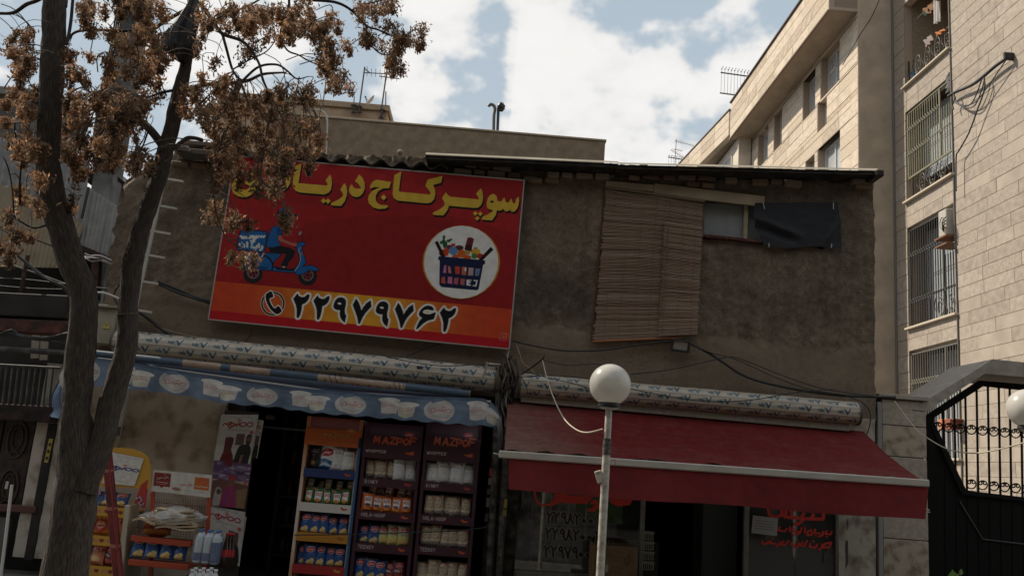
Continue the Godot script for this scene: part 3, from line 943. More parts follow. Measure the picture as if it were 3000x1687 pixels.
	# ---- sunlit side wall running back (x = 9.07), its windows and the deep eave
	var holes := [[-12.71, -14.10, 12.78, 14.1], [-13.62, -14.33, 11.86, 12.78], [-14.51, -15.55, 12.70, 14.05], [-17.48, -18.3, 12.72, 14.05], [-18.92, -20.07, 12.72, 14.05], [-12.68, -14.3, 9.9, 11.33], [-14.54, -15.27, 9.9, 11.30], [-17.3, -18.3, 9.9, 11.3]]
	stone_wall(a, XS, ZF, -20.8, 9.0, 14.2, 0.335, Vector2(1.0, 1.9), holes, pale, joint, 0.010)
	var n := 0
	for h in holes:
		var zm: float = (h[0] + h[1]) * 0.5
		var ym: float = (h[2] + h[3]) * 0.5
		var hh: float = h[3] - h[2]
		var ww: float = h[0] - h[1]
		n += 1
		# the stone reveals
		var rv := MB.new()
		if n != 2: rv.box(Vector3(XS + 0.17, h[3] + 0.03, zm), Vector3(0.34, 0.06, ww + 0.1))
		rv.box(Vector3(XS + 0.17, ym, h[1] - 0.03), Vector3(0.345, hh, 0.055))
		if n != 2: rv.box(Vector3(XS + 0.17, h[2] - 0.03, zm), Vector3(0.36, 0.055, ww))
		obj("reveal", rv, pale[1], a)
		var wn := obj("window", MB.new().box(Vector3(XS + 0.24, h[2] + 0.03, zm), Vector3(0.05, 0.06, ww)).box(Vector3(XS + 0.24, h[3] - 0.03, zm), Vector3(0.05, 0.06, ww)).box(Vector3(XS + 0.24, ym, h[0] - 0.03), Vector3(0.05, hh - 0.12, 0.06)).box(Vector3(XS + 0.24, ym, h[1] + 0.03), Vector3(0.05, hh - 0.12, 0.06)), frame, a)
		obj("mullion", MB.new().box(Vector3(XS + 0.24, ym, zm - 0.05), Vector3(0.045, hh - 0.12, 0.05)), frame, wn)
		if n in [1, 4]: obj("transom", MB.new().box(Vector3(XS + 0.24, h[2] + hh * 0.62, h[1] + 0.35), Vector3(0.045, 0.05, 0.7)), frame, wn)
		if n == 2: obj("door_panel", MB.new().box(Vector3(XS + 0.25, ym - 0.12, zm), Vector3(0.03, hh * 0.6, ww - 0.1)), frame, wn)
		obj("pane", MB.new().box(Vector3(XS + 0.26, ym, zm), Vector3(0.008, hh - 0.1, ww - 0.1)), gl, wn)
		obj("drape", MB.new().sheet(func(u: float, v: float) -> Vector3: return Vector3(XS + 0.34 + 0.012 * sin(u * 45.0), lerpf(h[2], h[3], v), lerpf(h[1], h[0], u)), 40, 1), drape if n in [5, 6, 7, 8] else mat(Color(0.24, 0.245, 0.25), 0.95), wn)
	obj("inner_wall", MB.new().box(Vector3(XS + 0.7, 11, -17), Vector3(0.5, 9, 11), 0.0), inside, a)
	obj("side_wall", MB.new().box(Vector3(XS + 0.15, 4.5, -17), Vector3(0.3, 9, 10.9), 0.0), pale[1], a)
	var XE := 8.29
	obj("soffit", MB.new().box(Vector3((XE + XS) * 0.5 + 0.1, 14.24, (ZF - 21.0) * 0.5), Vector3(XS - XE + 0.15, 0.09, -ZF * 0 + 21.0 + ZF), 0.0), soffit, a)
	obj("eave", MB.new().box(Vector3((XE + XS) * 0.5 + 0.3, 14.95, (ZF - 21.0) * 0.5), Vector3(XS - XE + 0.3, 1.32, 21.0 + ZF - 0.01), 0.0).box(Vector3(XE - 0.01, 14.17, (ZF - 21.0) * 0.5), Vector3(0.07, 0.045, 21.0 + ZF), 0.0), mat(Color(0.24, 0.19, 0.145), 0.9), a)
	stone_wall(a, XE, ZF - 0.01, -21.0, 14.19, 15.62, 0.37, Vector2(1.2, 2.0), [], pale, joint, 0.012)
	obj("coping", MB.new().box(Vector3(XE + 0.1, 15.65, (ZF - 21.0) * 0.5), Vector3(0.32, 0.05, 21.0 + ZF), 0.006), mat(Color(0.12, 0.10, 0.085), 0.8), a)
	# the further wing, turned a little
	var wb := Basis(Vector3.UP, 0.088)
	var wo := Vector3(8.29, 0, -21.0)
	obj("wing_fascia", MB.new().box(wo + wb * Vector3(0.1, 14.86, -4.0), Vector3(0.2, 0.98, 8.0), 0.0, wb), pale[0], a)
	for i in 3:
		for j in 5: obj("stone", MB.new().box(wo + wb * Vector3(-0.02, 14.36 + 0.327 * (i + 0.5), -0.05 - 1.58 * (j + 0.5)), Vector3(0.04, 0.315, 1.565), 0.004, wb), pale[(i * 2 + j) % 4], a)
	obj("coping", MB.new().box(wo + wb * Vector3(0.08, 15.38, -4.0), Vector3(0.3, 0.05, 8.0), 0.0, wb), mat(Color(0.12, 0.10, 0.085), 0.8), a)
	obj("soffit", MB.new().box(wo + wb * Vector3(0.75, 14.42, -4.0), Vector3(1.2, 0.08, 8.0), 0.0, wb), soffit, a)
	obj("wing_wall", MB.new().box(Vector3(8.80, 11.6, -20.85), Vector3(0.46, 5.4, 0.1), 0.0).box(Vector3(8.83, 11.6, -23.4), Vector3(0.4, 5.4, 5.0), 0.0), mat(Color(0.68, 0.61, 0.52), 0.85, "soft", 0.5), a)
	var ww2 := obj("window", MB.new().box(Vector3(8.61, 13.1, -22.5), Vector3(0.05, 1.7, 1.4)), frame, a)
	obj("pane", MB.new().box(Vector3(8.58, 13.1, -22.5), Vector3(0.02, 1.5, 1.2)), mat(Color(0.12, 0.13, 0.14), 0.15), ww2)
	obj("building_mass", MB.new().box(Vector3(XF + 3.0, 8.2, -16.5), Vector3(3.5, 16.4, 10), 0.0), inside, a)
	# ---- things on the block: railings on its roof, washing, air conditioner, cables
	var gal := mat(Color(0.09, 0.085, 0.08), 0.5)
	for rf in [["2112,212 2330,243", "2110,272 2330,302", -22.5, "black roof railing with forked spikes standing above the eave", 23, 20.0], ["1958,460 2060,477", "1956,500 2060,517", -31.0, "low spiked roof railing beside the aerial, far end of the stone eave", 14, 9.0]]:
		var t := path(rf[0], rf[2])
		var bt := path(rf[1], rf[2])
		var rr := thing("roof_railing", rf[3], "railing", Vector3.ZERO, "")
		obj("rail", MB.new().bar(t[0], t[1], 0.04, 0.04), gal, rr)
		obj("rail", MB.new().bar(bt[0], bt[1], 0.04, 0.04), gal, rr)
		for i in rf[4]:
			var u: float = (i + 0.3) / rf[4]
			var p: Vector3 = t[0].lerp(t[1], u)
			var q: Vector3 = bt[0].lerp(bt[1], u)
			var k: float = rf[5] / 20.0
			obj("spike", MB.new().tube(PackedVector3Array([q, p, p + Vector3(0, 0.16 * k, 0)]), 0.008, 4).tube(PackedVector3Array([p + Vector3(0, 0.10 * k, 0), p + Vector3(0.05, 0.24 * k, 0)]), 0.007, 4).box(p + Vector3(0, 0.17 * k, 0), Vector3.ONE * 0.03).box(p + Vector3(0.05, 0.25 * k, 0), Vector3.ONE * 0.03), gal, rr)
	var cl := thing("clothes_line", "thin washing line stretched across the topmost balcony of the stone block", "line")
	obj("cord", MB.new().tube(PackedVector3Array([on_x(2680, 62, 10.1), on_x(2718, 26, 10.15), on_x(2748, -14, 10.1)]), 0.006, 4), mat(Color(0.3, 0.26, 0.2), 0.9), cl)
	for g in [["2704,30 2736,4 2738,28 2712,46", Color(0.26, 0.13, 0.07), "scarf", "bunched orange and brown scarf on the balcony washing line"], ["2706,36 2722,26 2720,44 2708,46", Color(0.05, 0.12, 0.08), "cloth", "small dark green cloth on the balcony washing line"], ["2738,2 2756,4 2752,64 2736,70", Color(0.62, 0.58, 0.55), "trousers", "white trousers hanging from the topmost balcony washing line"], ["2707,122 2730,98 2733,118 2712,138", Color(0.33, 0.27, 0.25), "towel", "pinkish towel draped over the topmost balcony railing"], ["2741,98 2768,82 2768,90 2742,106", Color(0.55, 0.20, 0.06), "rag", "orange rag laid along the topmost balcony railing"]]:
		var q := pts(g[0])
		var xx := 9.98 if g[2] in ["towel", "rag"] else 10.12
		var c4 := [on_x(q[0].x, q[0].y, xx), on_x(q[1].x, q[1].y, xx), on_x(q[2].x, q[2].y, xx), on_x(q[3].x, q[3].y, xx)]
		tag(obj(g[2], MB.new().sheet(func(u: float, v: float) -> Vector3:
			var p: Vector3 = c4[3].lerp(c4[2], u).lerp(c4[0].lerp(c4[1], u), v)
			return p + Vector3(0.03 * sin(u * 14.0 + v * 3.0), 0.015 * sin(u * 9.0), 0), 14, 8, null, Vector3(0.02, 0, 0)), mat(g[1], 0.95, "fine", 4.0)), g[3], g[2])
	var tb := on_x(2685, 222, 10.15)
	tag(obj("tub", MB.new().lathe(pts("0,0 .09,0 .12,.2 .125,.2 .115,.19 .09,.02 0,.02"), tb - Vector3(0, 0.12, 0), 14), mat(Color(0.02, 0.08, 0.20), 0.5)), "blue plastic tub on the topmost balcony floor behind the railing", "tub")
	var ac := thing("air_conditioner", "white air conditioner box perched in the barred window, wires hanging from it", "air conditioner", on_x(2779, 655, 9.98))
	obj("casing", MB.new().box(Vector3.ZERO, Vector3(0.26, 0.60, 0.34), 0.015), mat(Color(0.50, 0.47, 0.42), 0.6, "soft", 1.0), ac)
	obj("fan_grille", MB.new().tube(ring(Vector3(-0.135, 0, 0), 0.10, 0.13, side), 0.006, 5, false), iron, ac)
	for i in 4: obj("wire", MB.new().tube(curve(PackedVector3Array([Vector3(-0.135, 0.1 - 0.08 * i, 0.17), Vector3(-0.25, -0.05 - 0.05 * i, 0.22), Vector3(-0.14, -0.12 - 0.04 * i, 0.1)])), 0.012, 5), iron, ac)
	obj("shelf", MB.new().box(Vector3(0.02, -0.34, 0), Vector3(0.42, 0.03, 0.5)).box(Vector3(0.02, -0.52, 0), Vector3(0.42, 0.03, 0.5)), mat(Color(0.20, 0.10, 0.055), 0.8), ac)
	var vent := thing("louvre_vent", "bright bent metal louvre at the corner of the olive barred window", "vent", on_x(2783, 235, 10.0))
	for i in 4: obj("slat", MB.new().box(Vector3(0, 0.15 - 0.12 * i, -0.02), Vector3(0.12, 0.012, 0.22), 0.003, Basis(Vector3(0, 0, 1), 0.6) * Basis(Vector3(1, 0, 0), -0.3)), mat(Color(0.6, 0.6, 0.6), 0.4), vent)
	for k in 2:
		var pt := thing("flower_box", ["orange flower box on the lowest barred window seen through the gate", "darker rust flower box right of the orange one behind the gate"][k], "flower box", on_x(2780 + 20 * k, 1258, 9.9))
		obj("trough", MB.new().prism(pts("-.09,0 .09,0 .11,.2 -.11,.2"), -0.16, 0.16, Transform3D(side, Vector3.ZERO)), mat([Color(0.50, 0.17, 0.07), Color(0.22, 0.07, 0.04)][k], 0.8), pt)
		obj("rim", MB.new().box(Vector3(0, 0.2, 0), Vector3(0.25, 0.03, 0.34), 0.005), mat([Color(0.50, 0.17, 0.07), Color(0.22, 0.07, 0.04)][k], 0.8), pt)
	var wc := thing("wall_cable", "black cable slung from an iron bracket across the bare stone side wall", "cable")
	var ink := mat(Color(0.02, 0.02, 0.02), 0.6)
	for s in [["2955,168 2920,192 2885,222 2850,248 2800,270 2780,282", 0.035], ["2880,226 2868,262 2850,300 2826,312 2800,300", 0.013], ["2885,224 2882,250 2860,306 2830,316 2798,296", 0.013], ["2885,226 2886,262 2866,320 2840,390 2812,440 2803,462 2803,560", 0.016], ["2955,168 2930,204 2890,262 2858,300 2820,308 2795,288", 0.012], ["2795,275 2800,290 2792,305 2795,320", 0.02]]:
		var p := PackedVector3Array()
		for q in pts(s[0]): p.append(on_x(q.x, q.y, 9.86))
		obj("strand", MB.new().tube(curve(p), s[1], 6), ink, wc)
	obj("bracket", MB.new().box(on_x(2957, 165, 9.9), Vector3(0.2, 0.16, 0.06), 0.01), ink, wc)
	var dw := thing("thin_cable", "thin wire slanting down from the top across the brown front of the stone block", "cable")
	obj("strand", MB.new().tube(curve(PackedVector3Array([at(2600, -60, -11.3), at(2560, 40, -11.3), at(2517, 108, -11.35), at(2470, 190, -11.6)])), 0.012, 5), ink, dw)

# ================================================================ behind the shop: parapet wall, rear house, aerials, flues
func aerial(called: String, label: String, base: Vector3, top: Vector3, booms: Array, elem: float) -> void:
	var t := thing(called, label, "aerial")
	var m := mat(Color(0.12, 0.115, 0.11), 0.5)
	obj("mast", MB.new().tube(PackedVector3Array([base, top]), 0.016, 6), m, t)
	for b in booms:
		var p := path(b, base.z)
		var mb := MB.new().tube(p, 0.011, 5)
		obj("boom", mb, m, t)
		var n := int(p[0].distance_to(p[1]) / 0.085)
		for i in n:
			var c := p[0].lerp(p[1], (i + 0.5) / n)
			obj("element", MB.new().tube(PackedVector3Array([c - Vector3(0.02, 0.0, elem), c + Vector3(0.02, 0.02, elem)]), 0.006, 4), m, t)

func build_rear() -> void:
	var pm := mat(Color(0.33, 0.245, 0.165), 0.95, "mott", 0.6, 1.5)
	var w := thing("rear_parapet", "long bare brown plaster wall standing behind the tin roof", "wall")
	obj("wall", MB.new().box(Vector3(-1.05, 5.55, -3.2), Vector3(5.06, 2.0, 0.4), 0.01), pm, w)
	obj("coping", MB.new().box(Vector3(-1.05, 6.565, -3.2), Vector3(5.09, 0.035, 0.43), 0.006), mat(Color(0.48, 0.39, 0.28), 0.9, "fine", 0.8), w)
	var h := thing("rear_house", "small cream rooftop house with a flat cornice behind the parapet wall", "building")
	var hx := at(1135, 320, -7.0)
	var hl := at(640, 290, -7.0)
	obj("wall", MB.new().box(Vector3((hx.x + hl.x) * 0.5, 7.3, -8.5), Vector3(hx.x - hl.x, 2.2, 3.0), 0.01), mat(Color(0.50, 0.36, 0.24), 0.9, "mott", 0.3), h)
	obj("cornice", MB.new().box(Vector3((hx.x + hl.x) * 0.5, 8.44, -8.5), Vector3(hx.x - hl.x + 0.08, 0.13, 3.1), 0.01), mat(Color(0.46, 0.34, 0.23), 0.9, "fine", 0.6), h)
	aerial("television_aerial", "thin television aerial with a zigzag boom, left of the two above the cream rooftop house", at(1050, 326, -6.95), at(1068, 196, -6.95), ["1068,213 1132,216", "1066,200 1084,214"], 0.16)
	aerial("television_aerial", "television aerial with two tilted booms, right of the two above the cream rooftop house", at(1114, 342, -6.95), at(1135, 190, -6.95), ["1110,223 1170,231", "1132,202 1188,216"], 0.13)
	aerial("television_aerial", "aerial on the roof beyond the stone eave at the right, three booms and bent tip", at(1978, 484, -28.0), at(1982, 408, -28.0), ["1978,412 2033,427", "1974,437 2000,442", "1966,438 2004,462"], 0.18)
	var rods := [["943,318 954,240", 0.013, "bare rod mast on the cream rooftop house nearest the tree"], ["1036,300 1037,283", 0.012, "short rod left of the zigzag aerial on the cream rooftop house"], ["1129,310 1130,268", 0.012, "short rod beside the dish on the cream rooftop house"]]
	for r in rods: tag(obj("rod_mast", MB.new().tube(path(r[0], -6.95), r[1], 5), mat(Color(0.13, 0.12, 0.11), 0.5)), r[2], "mast")
	var d := thing("satellite_dish", "grey satellite dish seen edge-on beside the aerials", "dish", at(1088, 296, -7.4))
	var db := Basis(Vector3(0, 0, 1), 0.94) * Basis(Vector3(1, 0, 0), 0.15)
	obj("reflector", MB.new().lathe(pts("0,0 .05,.006 .09,.02 .125,.038 .127,.034 .09,.014 .05,0 0,-.006"), Vector3.ZERO, 20, db), mat(Color(0.42, 0.42, 0.42), 0.5), d)
	obj("feed_arm", MB.new().tube(PackedVector3Array([db * Vector3(-0.11, 0.03, 0), db * Vector3(-0.02, 0.15, 0), db * Vector3(-0.11, -0.1, 0)]), 0.008, 5).box(db * Vector3(-0.02, 0.15, 0), Vector3.ONE * 0.03), mat(Color(0.08, 0.08, 0.08), 0.5), d)
	var brk := mat(Color(0.07, 0.06, 0.055), 0.8)
	var bl := ["rusty I-shaped bracket under the zigzag aerial's mast on the cream rooftop house", "thin rusty strap left of the I-shaped bracket on the cream rooftop house", "rusty bracket under the tilted-boom aerial near the rooftop house's right corner"]
	for k in ["1052,312 1052,328", "1036,308 1036,330", "1120,322 1116,345"]:
		var p := path(k, -6.93)
		tag(obj("aerial_bracket", MB.new().bar(p[0], p[1], 0.03, 0.05).bar(p[0] - Vector3(0.05, 0, 0), p[0] + Vector3(0.05, 0, 0), 0.025, 0.05).bar(p[1] - Vector3(0.05, 0, 0), p[1] + Vector3(0.05, 0, 0), 0.025, 0.05), brk), bl.pop_front(), "bracket", "brackets on the rooftop house")
	var f := thing("flue_pipe", "grey metal flue pipe with a bent top behind the parapet wall", "pipe")
	obj("pipe", MB.new().tube(curve(path("1446,392 1447,340 1450,318 1445,308 1436,306 1431,311", -3.3), 5), 0.026, 10), mat(Color(0.20, 0.19, 0.18), 0.5, "fine", 2.0, 0.0, 0.3), f)
	var f2 := thing("flue_pipe", "dark blue flue pipe wearing a black bag, beside the grey bent pipe", "pipe")
	obj("pipe", MB.new().tube(path("1457,392 1460,318", -3.25), 0.024, 10), mat(Color(0.02, 0.03, 0.06), 0.5), f2)
	var bag := MB.new()
	var bz := FastNoiseLite.new()
	bz.frequency = 1.0
	bag.sheet(func(u: float, v: float) -> Vector3:
		var th := u * TAU
		var ph := (v - 0.5) * PI
		var r := 0.062 + 0.022 * bz.get_noise_2d(cos(th) * 3.0 + 9.0 * v, sin(th) * 3.0)
		return at(1468, 313, -3.22) + Vector3(-cos(th) * cos(ph) * r, sin(ph) * r * 1.15, sin(th) * cos(ph) * r), 18, 10)
	obj("bag", bag, mat(Color(0.008, 0.008, 0.009), 0.45), f2)
	var c := thing("white_cable", "white cable looping over the parapet wall down to the corrugated roof", "cable")
	obj("strand", MB.new().tube(curve(path("900,324 935,322 950,332 958,352 956,420 953,474", -2.95)), 0.014, 6), mat(Color(0.55, 0.53, 0.48), 0.7), c)
	tag(obj("mortar_lump", MB.new().box(at(1172, 446, 0.1), Vector3(0.07, 0.07, 0.08), 0.025, Basis(Vector3(0.3, 0.2, 1).normalized(), 0.5)), pm), "small pale lump of mortar lying on the corrugated roof edge", "rubble")

# ================================================================ left of the shop: tin shed, beams, railing, carved doors, pole
func tin_panel(parent: Node, quad: String, z: float, m: Material, pitch := 0.075, amp := 0.010, called := "metal_sheet") -> void:   # corners: lower left, lower right, upper right, upper left
	var q := path(quad, z)
	var n := maxi(8, int(q[0].distance_to(q[1]) / pitch * 8.0))
	obj(called, MB.new().sheet(func(u: float, v: float) -> Vector3:
		var p := q[0].lerp(q[1], u).lerp(q[3].lerp(q[2], u), v)
		p.z += amp * sin(p.x / pitch * TAU)
		return p, n, 3, null, Vector3(0, 0, -0.004)), m, parent)

func build_left() -> void:
	var zinc := mat(Color(0.36, 0.355, 0.34), 0.55, "mott", 0.7, 0.0, 0.2)
	var zinc2 := mat(Color(0.30, 0.30, 0.295), 0.55, "mott", 0.8, 0.0, 0.2)
	var tan := mat(Color(0.36, 0.29, 0.20), 0.85, "mott", 0.4)
	var rust := mat(Color(0.085, 0.030, 0.020), 0.8, "rust", 1.2)
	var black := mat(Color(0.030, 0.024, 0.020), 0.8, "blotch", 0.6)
	var s := thing("tin_shed", "patchwork shed of corrugated tin sheets at the far left, behind the tree", "building")
	tin_panel(s, "-60,700 105,700 130,420 -10,402", -1.75, zinc2, 0.11, 0.014)
	tin_panel(s, "100,720 230,740 262,470 128,430", -1.72, zinc2, 0.11, 0.014)
	tin_panel(s, "-60,780 195,785 246,656 -40,522", -1.45, tan, 0.055, 0.006)
	tin_panel(s, "222,726 296,762 330,596 258,548", -1.5, zinc, 0.06, 0.010)
	tin_panel(s, "290,760 338,792 378,622 326,594", -1.48, zinc, 0.06, 0.010)
	tin_panel(s, "258,880 330,905 344,790 278,760", -1.6, zinc2, 0.08, 0.010)
	obj("post", MB.new().bar(at(276, 880, -1.4), at(284, 744, -1.4), 0.10, 0.10, 0.008), rust, s)
	obj("beam", MB.new().bar(at(226, 722, -1.36), at(336, 768, -1.36), 0.07, 0.1, 0.008), rust, s)
	obj("seam_strip", MB.new().bar(at(238, 640, -1.44), at(258, 548, -1.44), 0.03, 0.03, 0.004), mat(Color(0.03, 0.03, 0.032), 0.7), s)
	obj("shed_body", MB.new().box(Vector3(-6.6, 2.4, -3.3), Vector3(4.4, 4.1, 2.9), 0.0), black, s)
	var hut := thing("rooftop_hut", "small grey and pink rooftop hut with a dark lean-to roof behind the tin sheets", "building")
	obj("wall", MB.new().box(at(307, 570, -3.0) + Vector3(0, 0, -0.5), Vector3(0.36, 0.5, 1.0), 0.005), mat(Color(0.15, 0.16, 0.175), 0.9), hut)
	obj("wall", MB.new().prism(PackedVector2Array([Vector2(at(338, 600, -2.6).x, at(338, 600, -2.6).y), Vector2(at(372, 616, -2.6).x, at(372, 616, -2.6).y), Vector2(at(381, 562, -2.6).x, at(381, 562, -2.6).y), Vector2(at(346, 538, -2.6).x, at(346, 538, -2.6).y)]), -3.2, -2.6), mat(Color(0.40, 0.30, 0.25), 0.9, "soft", 1.0), hut)
	obj("roof", MB.new().bar(at(330, 500, -2.5), at(388, 560, -2.5), 0.06, 1.0, 0.01), black, hut)
	obj("roof", MB.new().bar(at(262, 537, -2.7), at(345, 535, -2.7), 0.05, 0.9, 0.01), mat(Color(0.06, 0.04, 0.035), 0.8), hut)
	var back := thing("rear_tower", "plain grey plaster house wall at the far left edge, high behind the foliage", "building")
	obj("wall", MB.new().box(Vector3(-9.3, 4.1, -5.0), Vector3(3.2, 5.9, 1.0), 0.02), mat(Color(0.26, 0.25, 0.235), 0.9, "blotch", 0.4), back)
	obj("window", MB.new().box(at(60, 480, -4.48), Vector3(0.36, 0.5, 0.06), 0.005), mat(Color(0.22, 0.13, 0.11), 0.7), back)
	obj("roof", MB.new().box(Vector3(-9.3, 7.1, -5.0), Vector3(3.4, 0.14, 1.3), 0.01), mat(Color(0.22, 0.2, 0.18), 0.9), back)
	# ---- the frontage below
	var f := thing("left_shopfront", "dim neighbouring shop at the left with dark beams and carved wooden doors", "building")
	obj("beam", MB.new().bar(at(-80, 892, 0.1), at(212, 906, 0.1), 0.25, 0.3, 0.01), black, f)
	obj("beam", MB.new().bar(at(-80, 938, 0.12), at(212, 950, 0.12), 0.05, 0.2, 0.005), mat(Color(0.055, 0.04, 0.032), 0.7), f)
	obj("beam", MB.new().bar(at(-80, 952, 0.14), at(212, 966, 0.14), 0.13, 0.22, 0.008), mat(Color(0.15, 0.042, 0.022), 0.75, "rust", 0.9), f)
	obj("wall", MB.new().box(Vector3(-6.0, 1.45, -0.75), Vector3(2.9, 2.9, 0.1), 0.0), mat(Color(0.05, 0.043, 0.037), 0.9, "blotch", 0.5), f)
	obj("ledge", MB.new().bar(at(-80, 1203, 0.05), at(172, 1216, 0.05), 0.17, 0.3, 0.01), mat(Color(0.055, 0.026, 0.02), 0.85, "rust", 0.8), f)
	for k in ["100,1050 104,980", "126,1055 130,985"]:
		var p := path(k, -0.55)
		obj("tin_strip", MB.new().bar(p[0], p[1], 0.09, 0.02, 0.003), mat(Color(0.30, 0.27, 0.22), 0.6), f)
	var wood := mat(Color(0.050, 0.030, 0.020), 0.6, "rust", 1.4)
	for k in 3:
		var dl := obj("door_leaf", MB.new().box(Vector3(-5.62 + k * 0.335, 1.22, -0.05), Vector3(0.32, 1.05, 0.05), 0.006), wood, f)
		for j in 2:
			var c := Vector3(-5.62 + k * 0.335, 1.47 - j * 0.5, -0.018)
			obj("carving", MB.new().tube(ring(c, 0.10, 0.19, Basis.IDENTITY, 0, TAU, 18), 0.012, 6, false).tube(ring(c + Vector3(0, 0.02, 0), 0.055, 0.12, Basis.IDENTITY, 0, TAU, 14), 0.008, 5, false).tube(ring(c + Vector3(0, -0.16, 0), 0.04, 0.035), 0.008, 5, false), mat(Color(0.045, 0.026, 0.018), 0.7), dl)
	obj("door_rail", MB.new().bar(at(-80, 1483, 0.02), at(112, 1492, 0.02), 0.07, 0.14, 0.008), mat(Color(0.09, 0.035, 0.024), 0.7), f)
	obj("panel", MB.new().box(Vector3(-5.35, 0.38, 0.0), Vector3(1.0, 0.60, 0.06), 0.004), mat(Color(0.115, 0.12, 0.115), 0.7, "soft", 0.7), f)
	var stk := obj("sticker_strip", MB.new().bar(at(133, 1355, 0.08), at(148, 1285, 0.08), 0.04, 0.006, 0.0), mat(Color(0.34, 0.28, 0.06), 0.6), f)
	for k in 3: obj("letter", MB.new().box(at(135 + 4.5 * k, 1342 - 20 * k, 0.086), Vector3(0.022, 0.03, 0.003)), black, stk)
	obj("jamb", MB.new().bar(at(90, 1640, 0.0), at(162, 1240, 0.0), 0.10, 0.14, 0.008), black, f)
	var rl := thing("balcony_railing", "pale pipe railing on the dim ledge at the far left", "railing")
	var pipe := mat(Color(0.13, 0.125, 0.115), 0.6, "rust", 1.0)
	obj("rail", MB.new().tube(path("-60,1018 196,1034", 0.2), 0.033, 8), pipe, rl)
	obj("rail", MB.new().tube(path("-60,1066 175,1078", 0.18), 0.014, 6), pipe, rl)
	for i in 11: obj("bar", MB.new().tube(path("%d,%d %d,%d" % [-30 + i * 17, 1192 + i, -16 + i * 17, 1068 + i], 0.18), 0.010, 6), pipe, rl)
	var white := mat(Color(0.45, 0.44, 0.42), 0.5)
	tag(obj("white_pole", MB.new().tube(path("0,1690 14,1580 33,1420", 0.9), 0.014, 8), white), "thin white pole leaning in front of the grey panel at the lower left corner", "pole")
	tag(obj("door_tag", MB.new().bar(at(15, 1432, 0.03), at(20, 1410, 0.03), 0.03, 0.006, 0.001), white), "small white tag stuck on the carved wooden door", "tag")
	# utility pole and its cable bundle
	var up := thing("utility_pole", "thick grey concrete utility pole rising behind the tree", "pole")
	obj("shaft", MB.new().prism(pts("-.13,0 .13,0 .13,11 -.13,11"), -0.15, 0.15, Transform3D(Basis.IDENTITY, Vector3(-5.42, 0.1, -2.0))), mat(Color(0.26, 0.26, 0.255), 0.9, "blotch", 0.5), up)
	var cb := thing("pole_cables", "bundle of black cables running up beside the concrete utility pole", "cable")
	for i in 7:
		var dx := i * 5.0
		obj("strand", MB.new().tube(curve(path("%f,430 %f,280 %f,170 %f,80 %f,-60" % [268 + dx, 290 + dx, 315 + dx * 1.3, 332 + dx * 1.2, 352 + dx], -1.9)), 0.012 if i < 4 else 0.03, 6), mat(Color(0.022, 0.022, 0.024), 0.6), cb)
	# meter box on the wall, ladder, downpipe
	var eb := thing("meter_box", "beige electrical box with a yellow warning triangle behind the right limb of the tree", "electrical box")
	var e0 := at(272, 1008, 0.12)
	var e1 := at(352, 910, 0.12)
	obj("casing", MB.new().box((e0 + e1) * 0.5, Vector3(e1.x - e0.x, e1.y - e0.y, 0.2), 0.01), mat(Color(0.37, 0.33, 0.25), 0.7, "soft", 1.0), eb)
	obj("lid", MB.new().box(Vector3((e0.x + e1.x) * 0.5, e1.y + 0.015, 0.14), Vector3(e1.x - e0.x + 0.05, 0.03, 0.27), 0.004), mat(Color(0.22, 0.19, 0.15), 0.7), eb)
	var tr := at(311, 953, 0.225)
	var warn := obj("warning_sign", MB.new().prism(pts("-.042,-.035 .042,-.035 0,.042"), 0, 0.004, Transform3D(Basis.IDENTITY, tr)), mat(Color(0.45, 0.36, 0.07), 0.6), eb)
	obj("bolt_mark", MB.new().prism(pts("-.006,-.02 .004,-.002 -.002,0 .006,.022 -.008,.002 -.001,-.001"), 0.004, 0.006, Transform3D(Basis.IDENTITY, tr)), black, warn)
	var ld := thing("ladder", "white metal ladder standing against the mud wall, half hidden by the tree limb", "ladder")
	var lw := mat(Color(0.48, 0.45, 0.39), 0.6, "fine", 2.0)
	var lt := at(482, 520, 0.2)
	var lbm := at(372, 1010, 0.2)
	obj("rail", MB.new().bar(lbm, lt, 0.035, 0.03, 0.004), lw, ld)
	for r in ["480,524 536,533", "460,602 517,612", "440,676 498,686", "422,746 482,756", "404,823 462,832", "386,906 444,916"]:
		var p := path(r, 0.2)
		obj("rung", MB.new().bar(p[0], p[1], 0.026, 0.026, 0.004), lw, ld)
	var dp := thing("downpipe", "white plastic downpipe with black and yellow stickers beside the tree limb", "pipe")
	obj("pipe", MB.new().tube(path("330,1320 352,1225 371,1138", 0.14), 0.036, 10), mat(Color(0.50, 0.48, 0.44), 0.5), dp)
	for k in 2:
		var p := path(["331,1312 338,1284", "340,1277 346,1250"][k], 0.178)
		obj("sticker", MB.new().bar(p[0], p[1], 0.055, 0.004, 0.0), mat([Color(0.25, 0.20, 0.06), Color(0.06, 0.055, 0.05)][k], 0.6), dp)
	# low cables across the left
	var ink := mat(Color(0.022, 0.020, 0.019), 0.6)
	var gr := mat(Color(0.33, 0.33, 0.33), 0.5)
